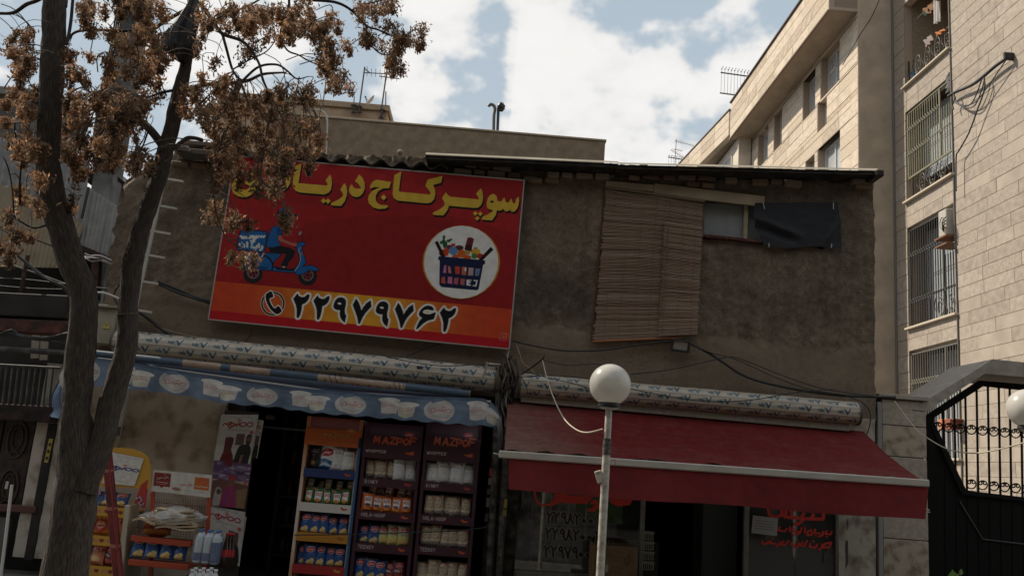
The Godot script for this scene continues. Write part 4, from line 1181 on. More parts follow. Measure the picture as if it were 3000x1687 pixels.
	for c in [["15,716 60,756 130,812 190,850 215,900", 0.6, 0.012, ink, "black cable crossing the tan tin sheets steeply down to the tree trunk", 2], ["0,665 60,688 150,720 230,760", -1.2, 0.010, ink, "black cable high on the tan tin sheets, upper of the slanting two", 1], ["-20,758 60,786 120,806 190,832 250,850", -0.2, 0.011, mat(Color(0.12, 0.115, 0.10), 0.7), "grey cable sagging past the rusty stake over the tan tin", 1], ["-20,815 80,820 200,834 330,848", -0.1, 0.010, ink, "dark wire running level from the left edge to the meter box", 1], ["-20,836 100,846 220,848", 0.0, 0.008, ink, "thin dark wire just above the black beam at the left", 1], ["-20,986 30,976 60,986 130,996 205,984 250,990", 0.45, 0.014, ink, "thick tangle of black cables under the red-brown beam", 4], ["100,990 150,1000 215,1012", 0.4, 0.01, ink, "single black cable drooping below the tangle at the left", 1], ["246,752 290,758 340,780 380,798", -0.1, 0.010, gr, "grey steel cable tied behind the left trunk above the meter box", 3], ["272,858 300,858 330,868 352,878", 0.3, 0.012, gr, "pale cable curling over the meter box lid", 1], ["350,830 336,850 332,872 344,892", 0.1, 0.012, ink, "black cable loop beside the tree limb above the meter box", 1], ["462,825 520,848 570,870 625,884", 0.1, 0.016, ink, "black cable from the ladder to the left edge of the red sign", 2], ["400,910 440,940 480,970 510,985", 0.08, 0.014, ink, "short black cable slanting down below the ladder to the white rolled shutter", 2], ["400,936 470,962 560,985 640,995", 0.06, 0.008, mat(Color(0.22, 0.18, 0.13), 0.8), "thin tan wire above the white rolled shutter", 1]]:
		var t := thing("low_cable", c[4], "cable")
		var p := path(c[0], c[1])
		for k in c[5]:
			var q := PackedVector3Array()
			for i in p.size(): q.append(p[i] + (Vector3(0, rng.randf_range(-0.04, 0.04), rng.randf_range(-0.02, 0.02)) if k else Vector3.ZERO))
			obj("strand", MB.new().tube(curve(q), c[2], 6), c[3], t)
	tag(obj("rusty_stake", MB.new().bar(at(56, 872, 0.0), at(80, 747, 0.0), 0.035, 0.03, 0.003), rust), "rusty iron stake standing before the tan tin sheets", "stake")
	var cp := thing("cable_clamp", "clump of grey cable ties and insulators beside the left trunk", "clamp")
	for i in 9: obj("tie", MB.new().tube(curve(PackedVector3Array([at(238 + rng.randf() * 14, 748 + rng.randf() * 10, -0.05), at(256 + rng.randf() * 14, 752 + rng.randf() * 14, 0.0), at(280 + rng.randf() * 18, 756 + rng.randf() * 10, -0.05)])), 0.006, 4), gr if i % 2 else ink, cp)

# ================================================================ the gate, its pillar and arch
func build_gate() -> void:
	var st := [mat(Color(0.44, 0.37, 0.30), 0.85, "mott", 1.3), mat(Color(0.46, 0.385, 0.31), 0.85, "stain", 0.9), mat(Color(0.46, 0.39, 0.315), 0.85, "fine", 0.9)]
	var p := thing("gate_pillar", "stone-clad gate pillar with dark stains between the red awning and the iron gate", "pillar")
	var x0 := at(2588, 1300, -0.1).x
	var x1 := at(2718, 1300, -0.1).x
	var ys := [0.1, 0.62, 1.14, 1.66, 2.02, 2.36, at(2650, 1172, -0.1).y]
	obj("core", MB.new().box(Vector3((x0 + x1) * 0.5, 1.35, -0.36), Vector3(x1 - x0 - 0.03, 2.5, 0.44)), mat(Color(0.12, 0.10, 0.08), 0.9), p)
	for i in ys.size() - 1: obj("stone", MB.new().box(Vector3((x0 + x1) * 0.5, (ys[i] + ys[i + 1]) * 0.5, -0.36), Vector3(x1 - x0, ys[i + 1] - ys[i] - 0.008, 0.5), 0.006), st[i % 3], p)
	obj("cap", MB.new().box(Vector3((x0 + x1) * 0.5 - 0.02, ys[6] + 0.03, -0.36), Vector3(x1 - x0 + 0.07, 0.05, 0.58), 0.006), mat(Color(0.42, 0.37, 0.30), 0.8, "fine", 1.0), p)
	var g := thing("side_pipe", "dark grey pipe running up the joint between white pier and stone pillar", "pipe")
	obj("pipe", MB.new().bar(Vector3(x0 - 0.05, 0.1, -0.1), Vector3(x0 - 0.05, 2.6, -0.1), 0.05, 0.08, 0.006), mat(Color(0.27, 0.26, 0.25), 0.7), g)
	obj("post", MB.new().bar(Vector3(x0 - 0.12, 0.1, -0.16), Vector3(x0 - 0.12, 2.72, -0.16), 0.08, 0.1, 0.006), mat(Color(0.05, 0.045, 0.04), 0.8), g)
	# arch: a bent concrete beam, its left slope faced in slabs
	var cc := mat(Color(0.42, 0.365, 0.31), 0.9, "mott", 0.9)
	var a := thing("gate_arch", "grey stone arch sloping up over the iron gate", "arch")
	var f := func(px: float, py: float) -> Vector2:
		var q := at(px, py, -0.1)
		return Vector2(q.x, q.y)
	var ou: Array = [f.call(2673, 1199), f.call(2731, 1163), f.call(2822, 1108), f.call(2911, 1052), f.call(3000, 1061)]
	var inn: Array = [f.call(2716, 1204), f.call(2760, 1177), f.call(2826, 1134), f.call(2888, 1094), f.call(3000, 1104)]
	ou.append(ou[4] + Vector2(1.1, -0.02))
	inn.append(inn[4] + Vector2(1.1, -0.02))
	var zb := -1.0
	for i in 5: obj("slab", MB.new().prism(PackedVector2Array([inn[i] + Vector2(0.002, 0), inn[i + 1] - Vector2(0.002, 0), ou[i + 1] - Vector2(0.002, 0), ou[i] + Vector2(0.002, 0)]), zb, -0.1), cc, a)
	# the gate itself
	var iron := mat(Color(0.008, 0.0075, 0.007), 0.65)
	iron.metallic_specular = 0.25
	var t := thing("iron_gate", "black iron gate with scrolls between its bars and a solid lower panel", "gate")
	var z := -0.3
	var h := func(px: float, py: float) -> Vector2:
		var q := at(px, py, z)
		return Vector2(q.x, q.y)
	obj("frame", MB.new().prism(PackedVector2Array([h.call(2717, 1216), h.call(2870, 1115), h.call(3000, 1126), h.call(3100, 1135), h.call(3100, 1153), h.call(3000, 1143), h.call(2880, 1131), h.call(2735, 1224), h.call(2735, 1700), h.call(2716, 1700)]), z - 0.03, z + 0.03), iron, t)
	obj("diagonal_stile", MB.new().prism(PackedVector2Array([h.call(2722, 1245), h.call(2735, 1240), h.call(2828, 1436), h.call(3100, 1468), h.call(3100, 1480), h.call(2815, 1448)]), z - 0.035, z + 0.04), iron, t)
	obj("panel", MB.new().prism(PackedVector2Array([h.call(2734, 1262), h.call(2820, 1444), h.call(3100, 1476), h.call(3100, 1760), h.call(2734, 1760)]), z - 0.01, z + 0.01), iron, t)
	obj("panel_moulding", MB.new().tube(PackedVector3Array([at(2812, 1468, z + 0.015), at(2880, 1580, z + 0.015), at(3100, 1606, z + 0.015)]), 0.012, 6), mat(Color(0.022, 0.021, 0.02), 0.4), t)
	for i in 9: obj("rib", MB.new().bar(at(2740 + i * 33, 1760, z + 0.012), at(2738 + i * 33, 1270 + mini(i, 3) * 62 + maxi(0, i - 3) * 4, z + 0.012), 0.012, 0.008), iron, t)
	var bx := [2731, 2764, 2797, 2830, 2863, 2896, 2928, 2960, 2993, 3026]
	for i in bx.size():
		var top: float = 1225.0 - (bx[i] - 2731) * 0.66 if bx[i] < 2880 else 1128.0 + (bx[i] - 2880) * 0.09
		var bot: float = minf(1262.0 + (bx[i] - 2731) * 2.1, 1440.0 + (bx[i] - 2828) * 0.115)
		obj("bar", MB.new().bar(at(bx[i] + 5, bot, z), at(bx[i], top, z), 0.018, 0.018), iron, t)
	for row in [[1252.0, 0], [1412.0, 3]]:
		for i in range(row[1], bx.size() - 1):
			var y: float = row[0] + (bx[i] - 2731) * 0.085
			var m := MB.new()
			for sd in [-1.0, 1.0]:
				var q := PackedVector2Array()
				for k in 12:
					var an := PI * 0.5 - k / 11.0 * PI * 1.15
					q.append(Vector2(sd * cos(an) * 13.5, sin(an) * 13.0 - 2.0))
				for k in 8:
					var an := -PI * 0.5 - 0.3 - k / 7.0 * 4.2
					q.append(Vector2(sd * (6.5 - cos(an) * -5.0 * (1.0 - k * 0.06)), -11.0 + sin(an) * 5.0 * (1.0 - k * 0.06) + 4.0))
				var w := PackedVector3Array()
				for e in q: w.append(at(bx[i] + 18 + e.x, y + e.y, z))
				m.tube(w, 0.0075, 5)
			obj("scroll", m, iron, t)
	var lf := thing("shrub", "sprig of green leaves at the lower right edge below the gate", "shrub")
	var gm := mat(Color(0.09, 0.14, 0.03), 0.6)
	gm = gm.duplicate()
	gm.backlight_enabled = true
	gm.backlight = lin(0.12, 0.2, 0.03)
	obj("stem", MB.new().tube(path("2800,1760 2798,1710 2790,1690", 1.5), 0.012, 5), mat(Color(0.08, 0.06, 0.03), 0.8), lf)
	for i in 9:
		var c := at(2795 + rng.randf_range(-34, 40), 1692 + rng.randf_range(-12, 30), 1.5 + rng.randf_range(-0.12, 0.12))
		var d := Vector3(rng.randf_range(-1, 1), rng.randf_range(0.1, 0.9), rng.randf_range(-0.6, 0.6)).normalized() * rng.randf_range(0.06, 0.1)
		var s2 := d.cross(Vector3(0.2, 0.3, 1)).normalized() * 0.022
		obj("leaf", MB.new().quad(c, c + d * 0.5 + s2, c + d, c + d * 0.5 - s2), gm, lf)

# ================================================================ globe lamps
func build_lamps() -> void:
	var paint := mat(Color(0.52, 0.49, 0.44), 0.5, "stain", 2.5)
	var milk := mat(Color(0.80, 0.78, 0.74), 0.22, "soft", 2.0)
	milk = milk.duplicate()
	milk.backlight_enabled = true
	milk.backlight = lin(0.7, 0.69, 0.66)
	for k in 2:
		var c := at(1788, 1127, 3.0) if k == 0 else at(3013, 1197, 2.6)
		var l := thing("globe_lamp", ["white globe lamp on a thin white post in front of the red awning", "white globe lamp cut off by the right edge, before the iron gate"][k], "street lamp", Vector3(c.x, 0.12, c.z), "globe lamps along the pavement")
		var hy := c.y - 0.12
		var gp := PackedVector2Array()
		for i in 25:
			var an := lerpf(-PI * 0.5 + 0.42, PI * 0.5, i / 24.0)
			gp.append(Vector2(cos(an) * 0.156, hy + sin(an) * 0.156))
		obj("globe", MB.new().lathe(gp, Vector3.ZERO, 40), milk, l)
		obj("collar", MB.new().lathe(PackedVector2Array([Vector2(0, hy - 0.165), Vector2(0.078, hy - 0.165), Vector2(0.082, hy - 0.155), Vector2(0.076, hy - 0.136), Vector2(0.0, hy - 0.134)]), Vector3.ZERO, 24), mat(Color(0.018, 0.017, 0.016), 0.5), l)
		obj("flange", MB.new().lathe(PackedVector2Array([Vector2(0, hy - 0.19), Vector2(0.045, hy - 0.185), Vector2(0.088, hy - 0.166), Vector2(0, hy - 0.1655)]), Vector3.ZERO, 24), paint, l)
		obj("post", MB.new().lathe(PackedVector2Array([Vector2(0.0, 0.0), Vector2(0.05, 0.0), Vector2(0.048, 0.05), Vector2(0.030, 0.07), Vector2(0.030, hy - 0.45), Vector2(0.030, hy - 0.44), Vector2(0.026, hy - 0.43), Vector2(0.025, hy - 0.18), Vector2(0, hy - 0.18)]), Vector3.ZERO, 16), paint, l)
		if k == 0:
			obj("tape", MB.new().lathe(PackedVector2Array([Vector2(0.0315, hy - 0.52), Vector2(0.0325, hy - 0.5), Vector2(0.0315, hy - 0.40)]), Vector3.ZERO, 12), mat(Color(0.20, 0.17, 0.13), 0.7, "rust", 5.0), l)
			obj("junction_cover", MB.new().box(Vector3(-0.045, hy - 0.68, 0.01), Vector3(0.05, 0.09, 0.03), 0.005, Basis(Vector3(0, 0, 1), 0.35)), paint, l)
			obj("wire_end", MB.new().tube(curve(PackedVector3Array([Vector3(0.028, hy - 0.56, 0.02), Vector3(0.06, hy - 0.55, 0.02), Vector3(0.065, hy - 0.585, 0.02)])), 0.004, 4), mat(Color(0.3, 0.22, 0.15), 0.7), l)

# ================================================================ cables over the shop fronts
func build_cables() -> void:
	var ink := mat(Color(0.022, 0.020, 0.019), 0.6)
	var pale := mat(Color(0.42, 0.37, 0.29), 0.7)
	var list := [
		["1500,998 1560,1012 1640,1026 1720,1028 1790,1023 1870,1010 1968,998", 0.08, 0.010, ink, "black cable sagging from the red sign's corner to the floodlight"],
		["2018,1003 2070,1030 2120,1062 2170,1095 2230,1118 2330,1140 2420,1154 2500,1160 2625,1164", 0.12, 0.016, ink, "thick black cable from the floodlight down to the gate pillar"],
		["2022,1008 2080,1032 2150,1050 2200,1072 2290,1112 2380,1142 2500,1160", 0.14, 0.006, ink, "thin black wire beside the thick one, floodlight to pillar"],
		["1848,1096 1950,1085 2060,1062 2110,1050 2150,1046 2200,1062 2300,1102 2420,1140 2560,1160", 0.2, 0.006, ink, "thin black wire arched over the right rolled shutter from behind the globe"],
		["1590,1055 1660,1070 1740,1066 1800,1075", 0.1, 0.005, ink, "short dark wire on the wall left of the globe lamp"],
		["1525,1105 1600,1100 1700,1106 1760,1118 1900,1150 2060,1175 2200,1172 2330,1150 2450,1140", 0.36, 0.005, ink, "hair-thin wire looping across the right rolled shutter"],
		["1530,1085 1600,1105 1690,1126 1760,1148", 0.38, 0.005, ink, "thin wire slanting over the left end of the right rolled shutter"],
		["1190,1044 1250,1020 1310,1000", 0.06, 0.005, ink, "thin wire rising under the red sign at its right half"],
		["1120,1040 1200,1060 1300,1072 1400,1068 1470,1070", 0.34, 0.005, ink, "thin wire lying over the right end of the left rolled shutter"],
		["738,962 730,985 715,1002", 0.06, 0.006, ink, "short black wire hanging below the red sign near its left"],
		["2480,1160 2530,1180 2552,1215 2545,1262 2528,1290", 0.2, 0.006, ink, "thin black wire loop beside the right end of the right shutter"],
		["1514,1012 1524,1040 1532,1062 1560,1085 1574,1105", 0.2, 0.003, pale, "fine pale string below the red sign's right corner"]]
	for c in list:
		tag(obj("overhead_cable", MB.new().tube(curve(path(c[0], c[1]), 5), c[2], 6), c[3]), c[4], "cable")
	var lampw := thing("lamp_wire", "pale wire drooping from the bent rod down to the globe lamp's post", "cable")
	obj("strand", MB.new().tube(curve(PackedVector3Array([at(1590, 1056, 0.55), at(1602, 1105, 0.9), at(1622, 1165, 1.4), at(1652, 1225, 2.0), at(1688, 1258, 2.6), at(1722, 1267, 2.9), at(1766, 1257, 3.0)]), 5), 0.0055, 6), pale, lampw)
	var gw := thing("lamp_wire", "pale frayed wire sagging from the gate pillar to the lamp at the right edge", "cable")
	obj("strand", MB.new().tube(curve(PackedVector3Array([at(2622, 1175, -0.05), at(2660, 1226, 0.3), at(2690, 1262, 0.6), at(2720, 1284, 0.9), at(2774, 1314, 1.3), at(2830, 1326, 1.7), at(2880, 1326, 2.0), at(2945, 1312, 2.3), at(3005, 1296, 2.6)]), 5), 0.006, 6), pale, gw)
	obj("frayed_end", MB.new().tube(curve(path("2634,1226 2648,1224 2662,1228", 0.3)), 0.004, 5), pale, gw)
	var rod := thing("bent_rod", "rusty bent rod poking out of the cable tangle between the two shops", "rod")
	obj("rod", MB.new().tube(path("1516,1104 1560,1075 1592,1050 1594,1044", 0.25, 0.55), 0.010, 6), mat(Color(0.10, 0.065, 0.05), 0.8, "rust", 3.0), rod)
	var k := thing("cable_tangle", "dark tangle of cables and hooks hanging between the two shop fronts", "cable")
	for i in 26:
		var x := 1486 + rng.randf_range(-16, 24)
		var p := PackedVector3Array()
		var y := 1030 + rng.randf_range(0, 90)
		for j in 6:
			p.append(at(x + rng.randf_range(-12, 12) * (1.0 if j % 2 else 0.4), y, 0.12 + rng.randf_range(0, 0.14)))
			y += rng.randf_range(14, 44)
			if y > 1290: break
		if p.size() > 2: obj("strand", MB.new().tube(curve(p), rng.randf_range(0.004, 0.012), 5), [ink, ink, mat(Color(0.09, 0.065, 0.045), 0.8), mat(Color(0.16, 0.13, 0.10), 0.7)][i % 4], k)
	for q in ["1504,1100 1530,1108 1545,1150 1520,1165", "1478,1140 1466,1165 1480,1190"]: obj("loop", MB.new().tube(curve(path(q, 0.36)), 0.004, 5), ink, k)
	var ar := thing("awning_arm", "pale steel crank arm over the right end of the left rolled shutter", "arm")
	obj("rod", MB.new().tube(path("1428,1060 1422,1085 1412,1112", 0.42), 0.012, 6), mat(Color(0.25, 0.21, 0.18), 0.6), ar)
	obj("bracket", MB.new().bar(at(1432, 1066, 0.3), at(1466, 1070, 0.3), 0.022, 0.04, 0.003), mat(Color(0.48, 0.44, 0.38), 0.6), ar)

# ================================================================ the tree with its dry winged seeds
func build_tree() -> void:
	var t := thing("street_tree", "forked street tree full of dry brown seed clusters at the left of the view", "tree")
	var bark := StandardMaterial3D.new()
	bark.albedo_color = lin(0.125, 0.094, 0.074)
	bark.roughness = 0.95
	bark.albedo_texture = noise_tex("bark")
	bark.uv1_scale = Vector3(5.0, 1.3, 1)
	bark.heightmap_enabled = true
	bark.heightmap_texture = noise_tex("bark")
	bark.heightmap_scale = 1.6
	var twigm := mat(Color(0.10, 0.075, 0.058), 0.9)
	var nz := FastNoiseLite.new()
	nz.seed = 12; nz.frequency = 1.0; nz.fractal_octaves = 4
	var nodes := PackedVector3Array()
	var limb := func(called: String, s: String, r: Array, z0: float, z1: float, sides: int) -> void:
		var c := curve(path(s, z0, z1), 6)
		var rr := PackedFloat32Array()
		for i in c.size():
			var u := float(i) / (c.size() - 1) * (r.size() - 1)
			var k := mini(int(u), r.size() - 2)
			rr.append(lerpf(r[k], r[k + 1], u - k) * (EYE.z - c[i].z) / LENS * 0.5)
		var m := MB.new().tube(c, rr, sides)
		if sides > 12:
			for i in m.v.size():
				var p := m.v[i]
				var an := m.uv[i].x * TAU
				m.v[i] = p + m.n[i] * (0.016 * nz.get_noise_3d(cos(an) * 2.0, sin(an) * 3.0, m.uv[i].y * 2.2) + 0.010 * nz.get_noise_3d(cos(an) * 9.0, sin(an) * 9.0, m.uv[i].y * 4.0))
		obj(called, m, bark if sides > 6 else twigm, t)
		for i in c.size(): nodes.append(c[i])
	limb.call("trunk", "178,1800 186,1690 205,1560 218,1450 228,1380 224,1290 221,1200 228,1100 236,1010 244,920 240,850 212,780 188,700 158,610 144,510 140,410 148,260 156,110 160,0 166,-160 175,-320", [150, 122, 114, 112, 112, 96, 74, 76, 78, 76, 74, 73, 73, 71, 66, 64, 64, 66, 64, 58, 50], 4.2, 4.2, 28)
	limb.call("limb", "236,1440 268,1360 297,1290 316,1200 346,1100 370,1000 374,900 384,800 403,700 436,600 469,500 490,410 519,300 541,200 553,100 564,0 575,-110", [84, 78, 68, 64, 60, 56, 54, 52, 50, 48, 46, 45, 42, 36, 31, 28, 24], 4.22, 3.9, 24)
	for b in [["474,425 435,376 384,337 366,302 316,296 270,280", [27, 26, 24, 22, 13, 6], 4.0, 3.7], ["544,264 590,249 636,246 720,237 770,217 838,212", [14, 13, 12, 11, 9, 5], 3.95, 3.5], ["562,4 590,16 622,62 650,98 714,124 756,182 770,236 800,296 832,360", [16, 15, 13, 12, 10, 8, 8, 6, 5], 3.9, 4.4],
		["650,98 662,142 680,204 703,238 722,292 740,340", [9, 9, 8, 8, 6, 4], 4.0, 4.2], ["703,236 684,280 660,318 632,346 590,376", [22, 20, 18, 14, 8], 4.05, 4.3], ["575,-90 690,-70 820,-30 890,-4 980,6 1030,31 1073,75 1107,87 1153,106 1190,101 1212,88", [18, 16, 13, 11, 9, 8, 7, 6, 5, 4, 3], 3.9, 3.2], ["1030,29 1070,12 1110,3 1135,-8", [5, 4, 4, 3], 3.4, 3.3],
		["1073,75 1082,122 1107,152 1135,161 1150,150", [5, 5, 5, 4, 3], 3.35, 3.3], ["880,-10 905,28 914,68 936,96 956,118 990,128", [7, 6, 6, 5, 4, 3], 3.6, 3.5], ["838,-60 846,10 830,60 821,102 840,146 874,161 896,174 930,189 960,196", [9, 8, 7, 6, 6, 5, 5, 4, 3], 3.8, 3.6], ["706,240 756,196 809,189 840,207 868,230 902,224", [9, 8, 7, 6, 5, 3], 3.9, 3.7],
		["552,20 537,31 481,62 441,86 370,90 264,88 214,97 192,132", [11, 11, 12, 12, 10, 8, 8, 7], 3.9, 4.2], ["190,137 217,199 234,240 260,268 320,286 360,330", [7, 7, 7, 6, 5, 3], 4.2, 4.5], ["545,262 509,264 466,273 430,284 380,276 330,282", [9, 9, 8, 7, 5, 3], 3.95, 3.7], ["160,-30 109,0 75,13 40,36 0,39 -50,34", [13, 12, 12, 11, 10, 10], 4.2, 4.0], ["146,301 116,301 84,300 50,308 20,320", [8, 8, 7, 5, 3], 4.2, 4.0],
		["136,658 99,668 62,651 40,630 34,555 22,493 8,460", [6, 6, 5, 5, 4, 4, 3], 4.2, 4.4], ["40,630 15,658 -20,672", [5, 4, 4], 4.3, 4.4], ["56,600 56,530 60,462 44,400 40,340", [6, 6, 5, 5, 4], 4.35, 4.5], ["512,432 543,407 566,404 590,410", [16, 14, 13, 12], 4.0, 3.7], ["581,304 630,262 690,210", [4, 4, 3], 3.9, 4.3], ["800,296 790,340 780,386 775,420 768,470 763,506 771,536 790,548", [6, 6, 5, 5, 5, 6, 6, 4], 4.4, 4.8],
		["690,350 660,380 640,440 620,500 628,600 643,655 664,698 703,724 740,738", [7, 6, 5, 4, 4, 4, 4, 4, 3], 4.4, 4.9], ["775,420 810,450 840,470 860,500", [4, 4, 3, 3], 4.6, 4.8], ["770,536 750,560 790,585 830,600", [3, 3, 3, 2], 4.8, 4.9], ["144,520 108,470 80,440 60,462", [5, 5, 4, 4], 4.2, 4.35], ["190,20 196,-40 210,-120", [11, 12, 12], 4.2, 4.0], ["194,130 206,60 214,-40", [10, 10, 9], 4.25, 4.1],
		["435,376 420,420 400,470 398,500", [6, 5, 4, 3], 4.0, 4.2], ["300,296 296,360 284,420 290,470", [6, 5, 4, 3], 3.8, 3.9], ["622,62 660,40 720,20 790,-20", [8, 7, 6, 5], 3.95, 3.7], ["680,204 720,180 780,150 810,110", [5, 5, 4, 3], 4.1, 4.0]]:
		limb.call("branch", b[0], b[1], b[2], b[3], 8)
	# seed clusters: centre, half-size, how many
	var zones := [[50, 120, 60, 50, 8], [60, 210, 60, 50, 9], [70, 290, 60, 50, 8], [60, 360, 50, 60, 8], [90, 440, 60, 40, 8], [245, 50, 40, 50, 4], [340, 45, 110, 60, 16], [430, 120, 60, 60, 9], [330, 170, 70, 50, 9], [380, 230, 80, 60, 13], [440, 270, 60, 50, 7], [230, 250, 40, 50, 5], [265, 320, 70, 60, 12], [340, 330, 80, 60, 13], [400, 350, 50, 50, 6], [280, 400, 70, 50, 11], [220, 400, 40, 60, 6], [310, 450, 60, 40, 8], [210, 330, 30, 60, 5],
		[385, 440, 30, 40, 4], [425, 480, 25, 30, 3], [490, 190, 35, 60, 4], [470, 60, 40, 50, 4], [600, 140, 50, 60, 4], [640, 50, 80, 45, 9], [720, 40, 80, 40, 10], [800, 60, 80, 60, 9], [705, 115, 60, 40, 5], [860, 40, 60, 45, 7], [620, 220, 50, 50, 5], [575, 300, 50, 55, 7], [620, 335, 70, 55, 10], [700, 290, 40, 40, 5], [905, 85, 70, 45, 7], [960, 90, 40, 55, 5], [985, 145, 40, 35, 5], [960, 195, 26, 28, 4], [975, 245, 18, 22, 3], [1007, 235, 9, 20, 1], [1023, 252, 5, 12, 1],
		[1065, 22, 22, 20, 3], [1102, 25, 22, 32, 4], [1142, 28, 16, 40, 3], [1082, 98, 26, 26, 4], [1142, 72, 16, 16, 2], [1123, 122, 7, 12, 1], [1167, 118, 10, 18, 2], [1200, 105, 26, 22, 4], [1230, 98, 16, 34, 3], [1148, 162, 24, 14, 3], [1162, 190, 18, 22, 3], [770, 300, 60, 35, 6], [840, 280, 55, 28, 5], [900, 275, 36, 36, 4], [720, 350, 70, 50, 8], [800, 350, 80, 45, 8], [890, 370, 36, 45, 5], [932, 395, 16, 50, 4], [760, 430, 90, 45, 10], [660, 430, 50, 45, 9], [855, 440, 45, 36, 5],
		[700, 490, 36, 30, 4], [655, 510, 26, 30, 3], [775, 515, 50, 36, 5], [840, 520, 40, 50, 6], [805, 565, 18, 40, 3], [836, 620, 14, 30, 3], [912, 470, 12, 26, 2], [632, 610, 22, 26, 3], [680, 645, 18, 26, 3], [722, 655, 6, 18, 1], [697, 742, 20, 16, 2], [740, 752, 5, 16, 1], [60, 565, 18, 26, 2], [40, 645, 36, 36, 3], [20, 720, 22, 26, 3], [100, 600, 16, 36, 2], [115, 520, 24, 30, 3], [205, 590, 12, 30, 2], [232, 505, 30, 36, 4], [75, 690, 14, 20, 1], [200, 480, 30, 30, 4], [200, 150, 14, 60, 3]]
	var xfs: Array[Transform3D] = []
	var cols := PackedColorArray()
	var tw := MB.new()
	for zn in zones:
		for k in zn[4]:
			var an := rng.randf() * TAU
			var rd := sqrt(rng.randf())
			var px: float = zn[0] + cos(an) * rd * zn[2]
			var py: float = zn[1] + sin(an) * rd * zn[3]
			var z := rng.randf_range(3.6, 4.9) if px < 560 else rng.randf_range(3.5, 4.8)
			if px > 1000: z = rng.randf_range(3.2, 3.6)
			var c := at(px, py, z)
			var sc := (EYE.z - z) / 5.4
			var best := nodes[0]
			var bd := 1e9
			for q in nodes:
				var d := q.distance_squared_to(c + Vector3(0, 0.08, 0))
				if d < bd:
					bd = d
					best = q
			if bd > 0.24 * 0.24: best = c + (best - c).normalized() * 0.2 + Vector3(rng.randf_range(-0.08, 0.08), 0.1, rng.randf_range(-0.08, 0.08))
			var mid := (best + c) * 0.5 + Vector3(rng.randf_range(-0.04, 0.04), 0.05, rng.randf_range(-0.04, 0.04))
			tw.tube(curve(PackedVector3Array([best, mid, c + Vector3(0, 0.03, 0), c + Vector3(rng.randf_range(-0.02, 0.02), -0.06, 0)]), 3), rng.randf_range(0.002, 0.004), 4, false)
			var tone := rng.randf_range(0.42, 1.2)
			var lng := rng.randf_range(0.07, 0.14) * sc
			var wid := rng.randf_range(0.028, 0.052) * sc
			var lean := Vector3(rng.randf_range(-0.25, 0.25), 0, rng.randf_range(-0.25, 0.25))
			for i in rng.randi_range(110, 170):
				var s := rng.randf()
				var o := Vector3(rng.randfn() * wid * 0.6, 0, rng.randfn() * wid * 0.6) * (1.15 - 0.6 * s)
				var p := c + o + (Vector3.DOWN + lean) * lng * (s - 0.25)
				var b := Basis.from_euler(Vector3(rng.randf_range(-1.2, 1.2), rng.randf() * TAU, rng.randf_range(-1.2, 1.2)))
				var l := rng.randf_range(0.55, 1.0)
				xfs.append(Transform3D(b.scaled_local(Vector3(l * rng.randf_range(0.8, 1.3), l, 1)), p))
				var w := tone * (rng.randf_range(0.45, 1.4) if rng.randf() < 0.88 else rng.randf_range(1.5, 2.1))
				cols.append(Color(0.315 * w, 0.190 * w * rng.randf_range(0.88, 1.1), 0.108 * w, 1))
	tag(obj("twig", tw, twigm, t), "", "", "", "stuff")
	var lf := MB.new()
	lf.quad(Vector3(-0.001, -0.019, 0.001), Vector3(0.0074, -0.003, 0.001), Vector3(0.001, 0.019, -0.002), Vector3(-0.0074, 0.003, -0.0005))
	lf.quad(Vector3(-0.001, 0.016, -0.002), Vector3(0.001, 0.016, -0.002), Vector3(0.0015, 0.026, -0.004), Vector3(-0.0002, 0.026, -0.004))
	var sm := StandardMaterial3D.new()
	sm.vertex_color_use_as_albedo = true
	sm.roughness = 0.75
	sm.backlight_enabled = true
	sm.backlight = Color(0.88, 0.88, 0.88)
	var mm := MultiMesh.new()
	mm.transform_format = MultiMesh.TRANSFORM_3D
	mm.use_colors = true
	mm.mesh = lf.done()
	mm.instance_count = xfs.size()
	for i in xfs.size():
		mm.set_instance_transform(i, xfs[i])
		mm.set_instance_color(i, cols[i])
	var mi := MultiMeshInstance3D.new()
	mi.name = "seed_clusters"
	mi.multimesh = mm
	mi.material_override = sm
	t.add_child(mi)
	tag(mi, "", "", "", "stuff")
	# ropes round the limb
	var rope := mat(Color(0.14, 0.11, 0.08), 0.9)
	for r in [[372, 920, 0.062, "thin brown cord tied round the right limb beside the meter box"], [352, 1100, 0.068, "dark cord round the sunlit part of the right limb, upper one"], [342, 1140, 0.069, "dark cord round the sunlit part of the right limb, lower one"]]:
		var c := at(r[0], r[1], 4.1)
		tag(obj("tree_cord", MB.new().tube(ring(c, r[2], r[2] * 1.05, Basis(Vector3(1, 0, 0), PI / 2 + 0.15) * Basis(Vector3(0, 1, 0), 0.15), 0, TAU, 20), 0.004, 5, false), rope), r[3], "cord")
	# the black rag caught in the fork
	var ctr := path("568,-20 562,15 548,60 530,105 524,145 528,180", 4.02)
	var cc := curve(ctr, 5)
	var pr := [0.014, 0.034, 0.062, 0.088, 0.092, 0.02]
	tag(obj("black_rag", MB.new().sheet(func(u: float, v: float) -> Vector3:
		var i := (1.0 - v) * (cc.size() - 1)
		var k := mini(int(i), cc.size() - 2)
		var c := cc[k].lerp(cc[k + 1], i - k)
		var s := (1.0 - v) * 5.0
		var j := mini(int(s), 4)
		var r := lerpf(pr[j], pr[j + 1], s - j) * (1.0 + 0.26 * sin(u * TAU * 5.0 + v * 3.0) + 0.10 * sin(u * TAU * 13.0) + 0.1 * nz.get_noise_2d(u * 5.0, v * 6.0))
		return c + Vector3(-cos(u * TAU) * r, 0, sin(u * TAU) * r * 0.8), 48, 24), mat(Color(0.012, 0.011, 0.011), 0.6)), "black plastic rag hanging from the tree's right limb at the top", "rag")

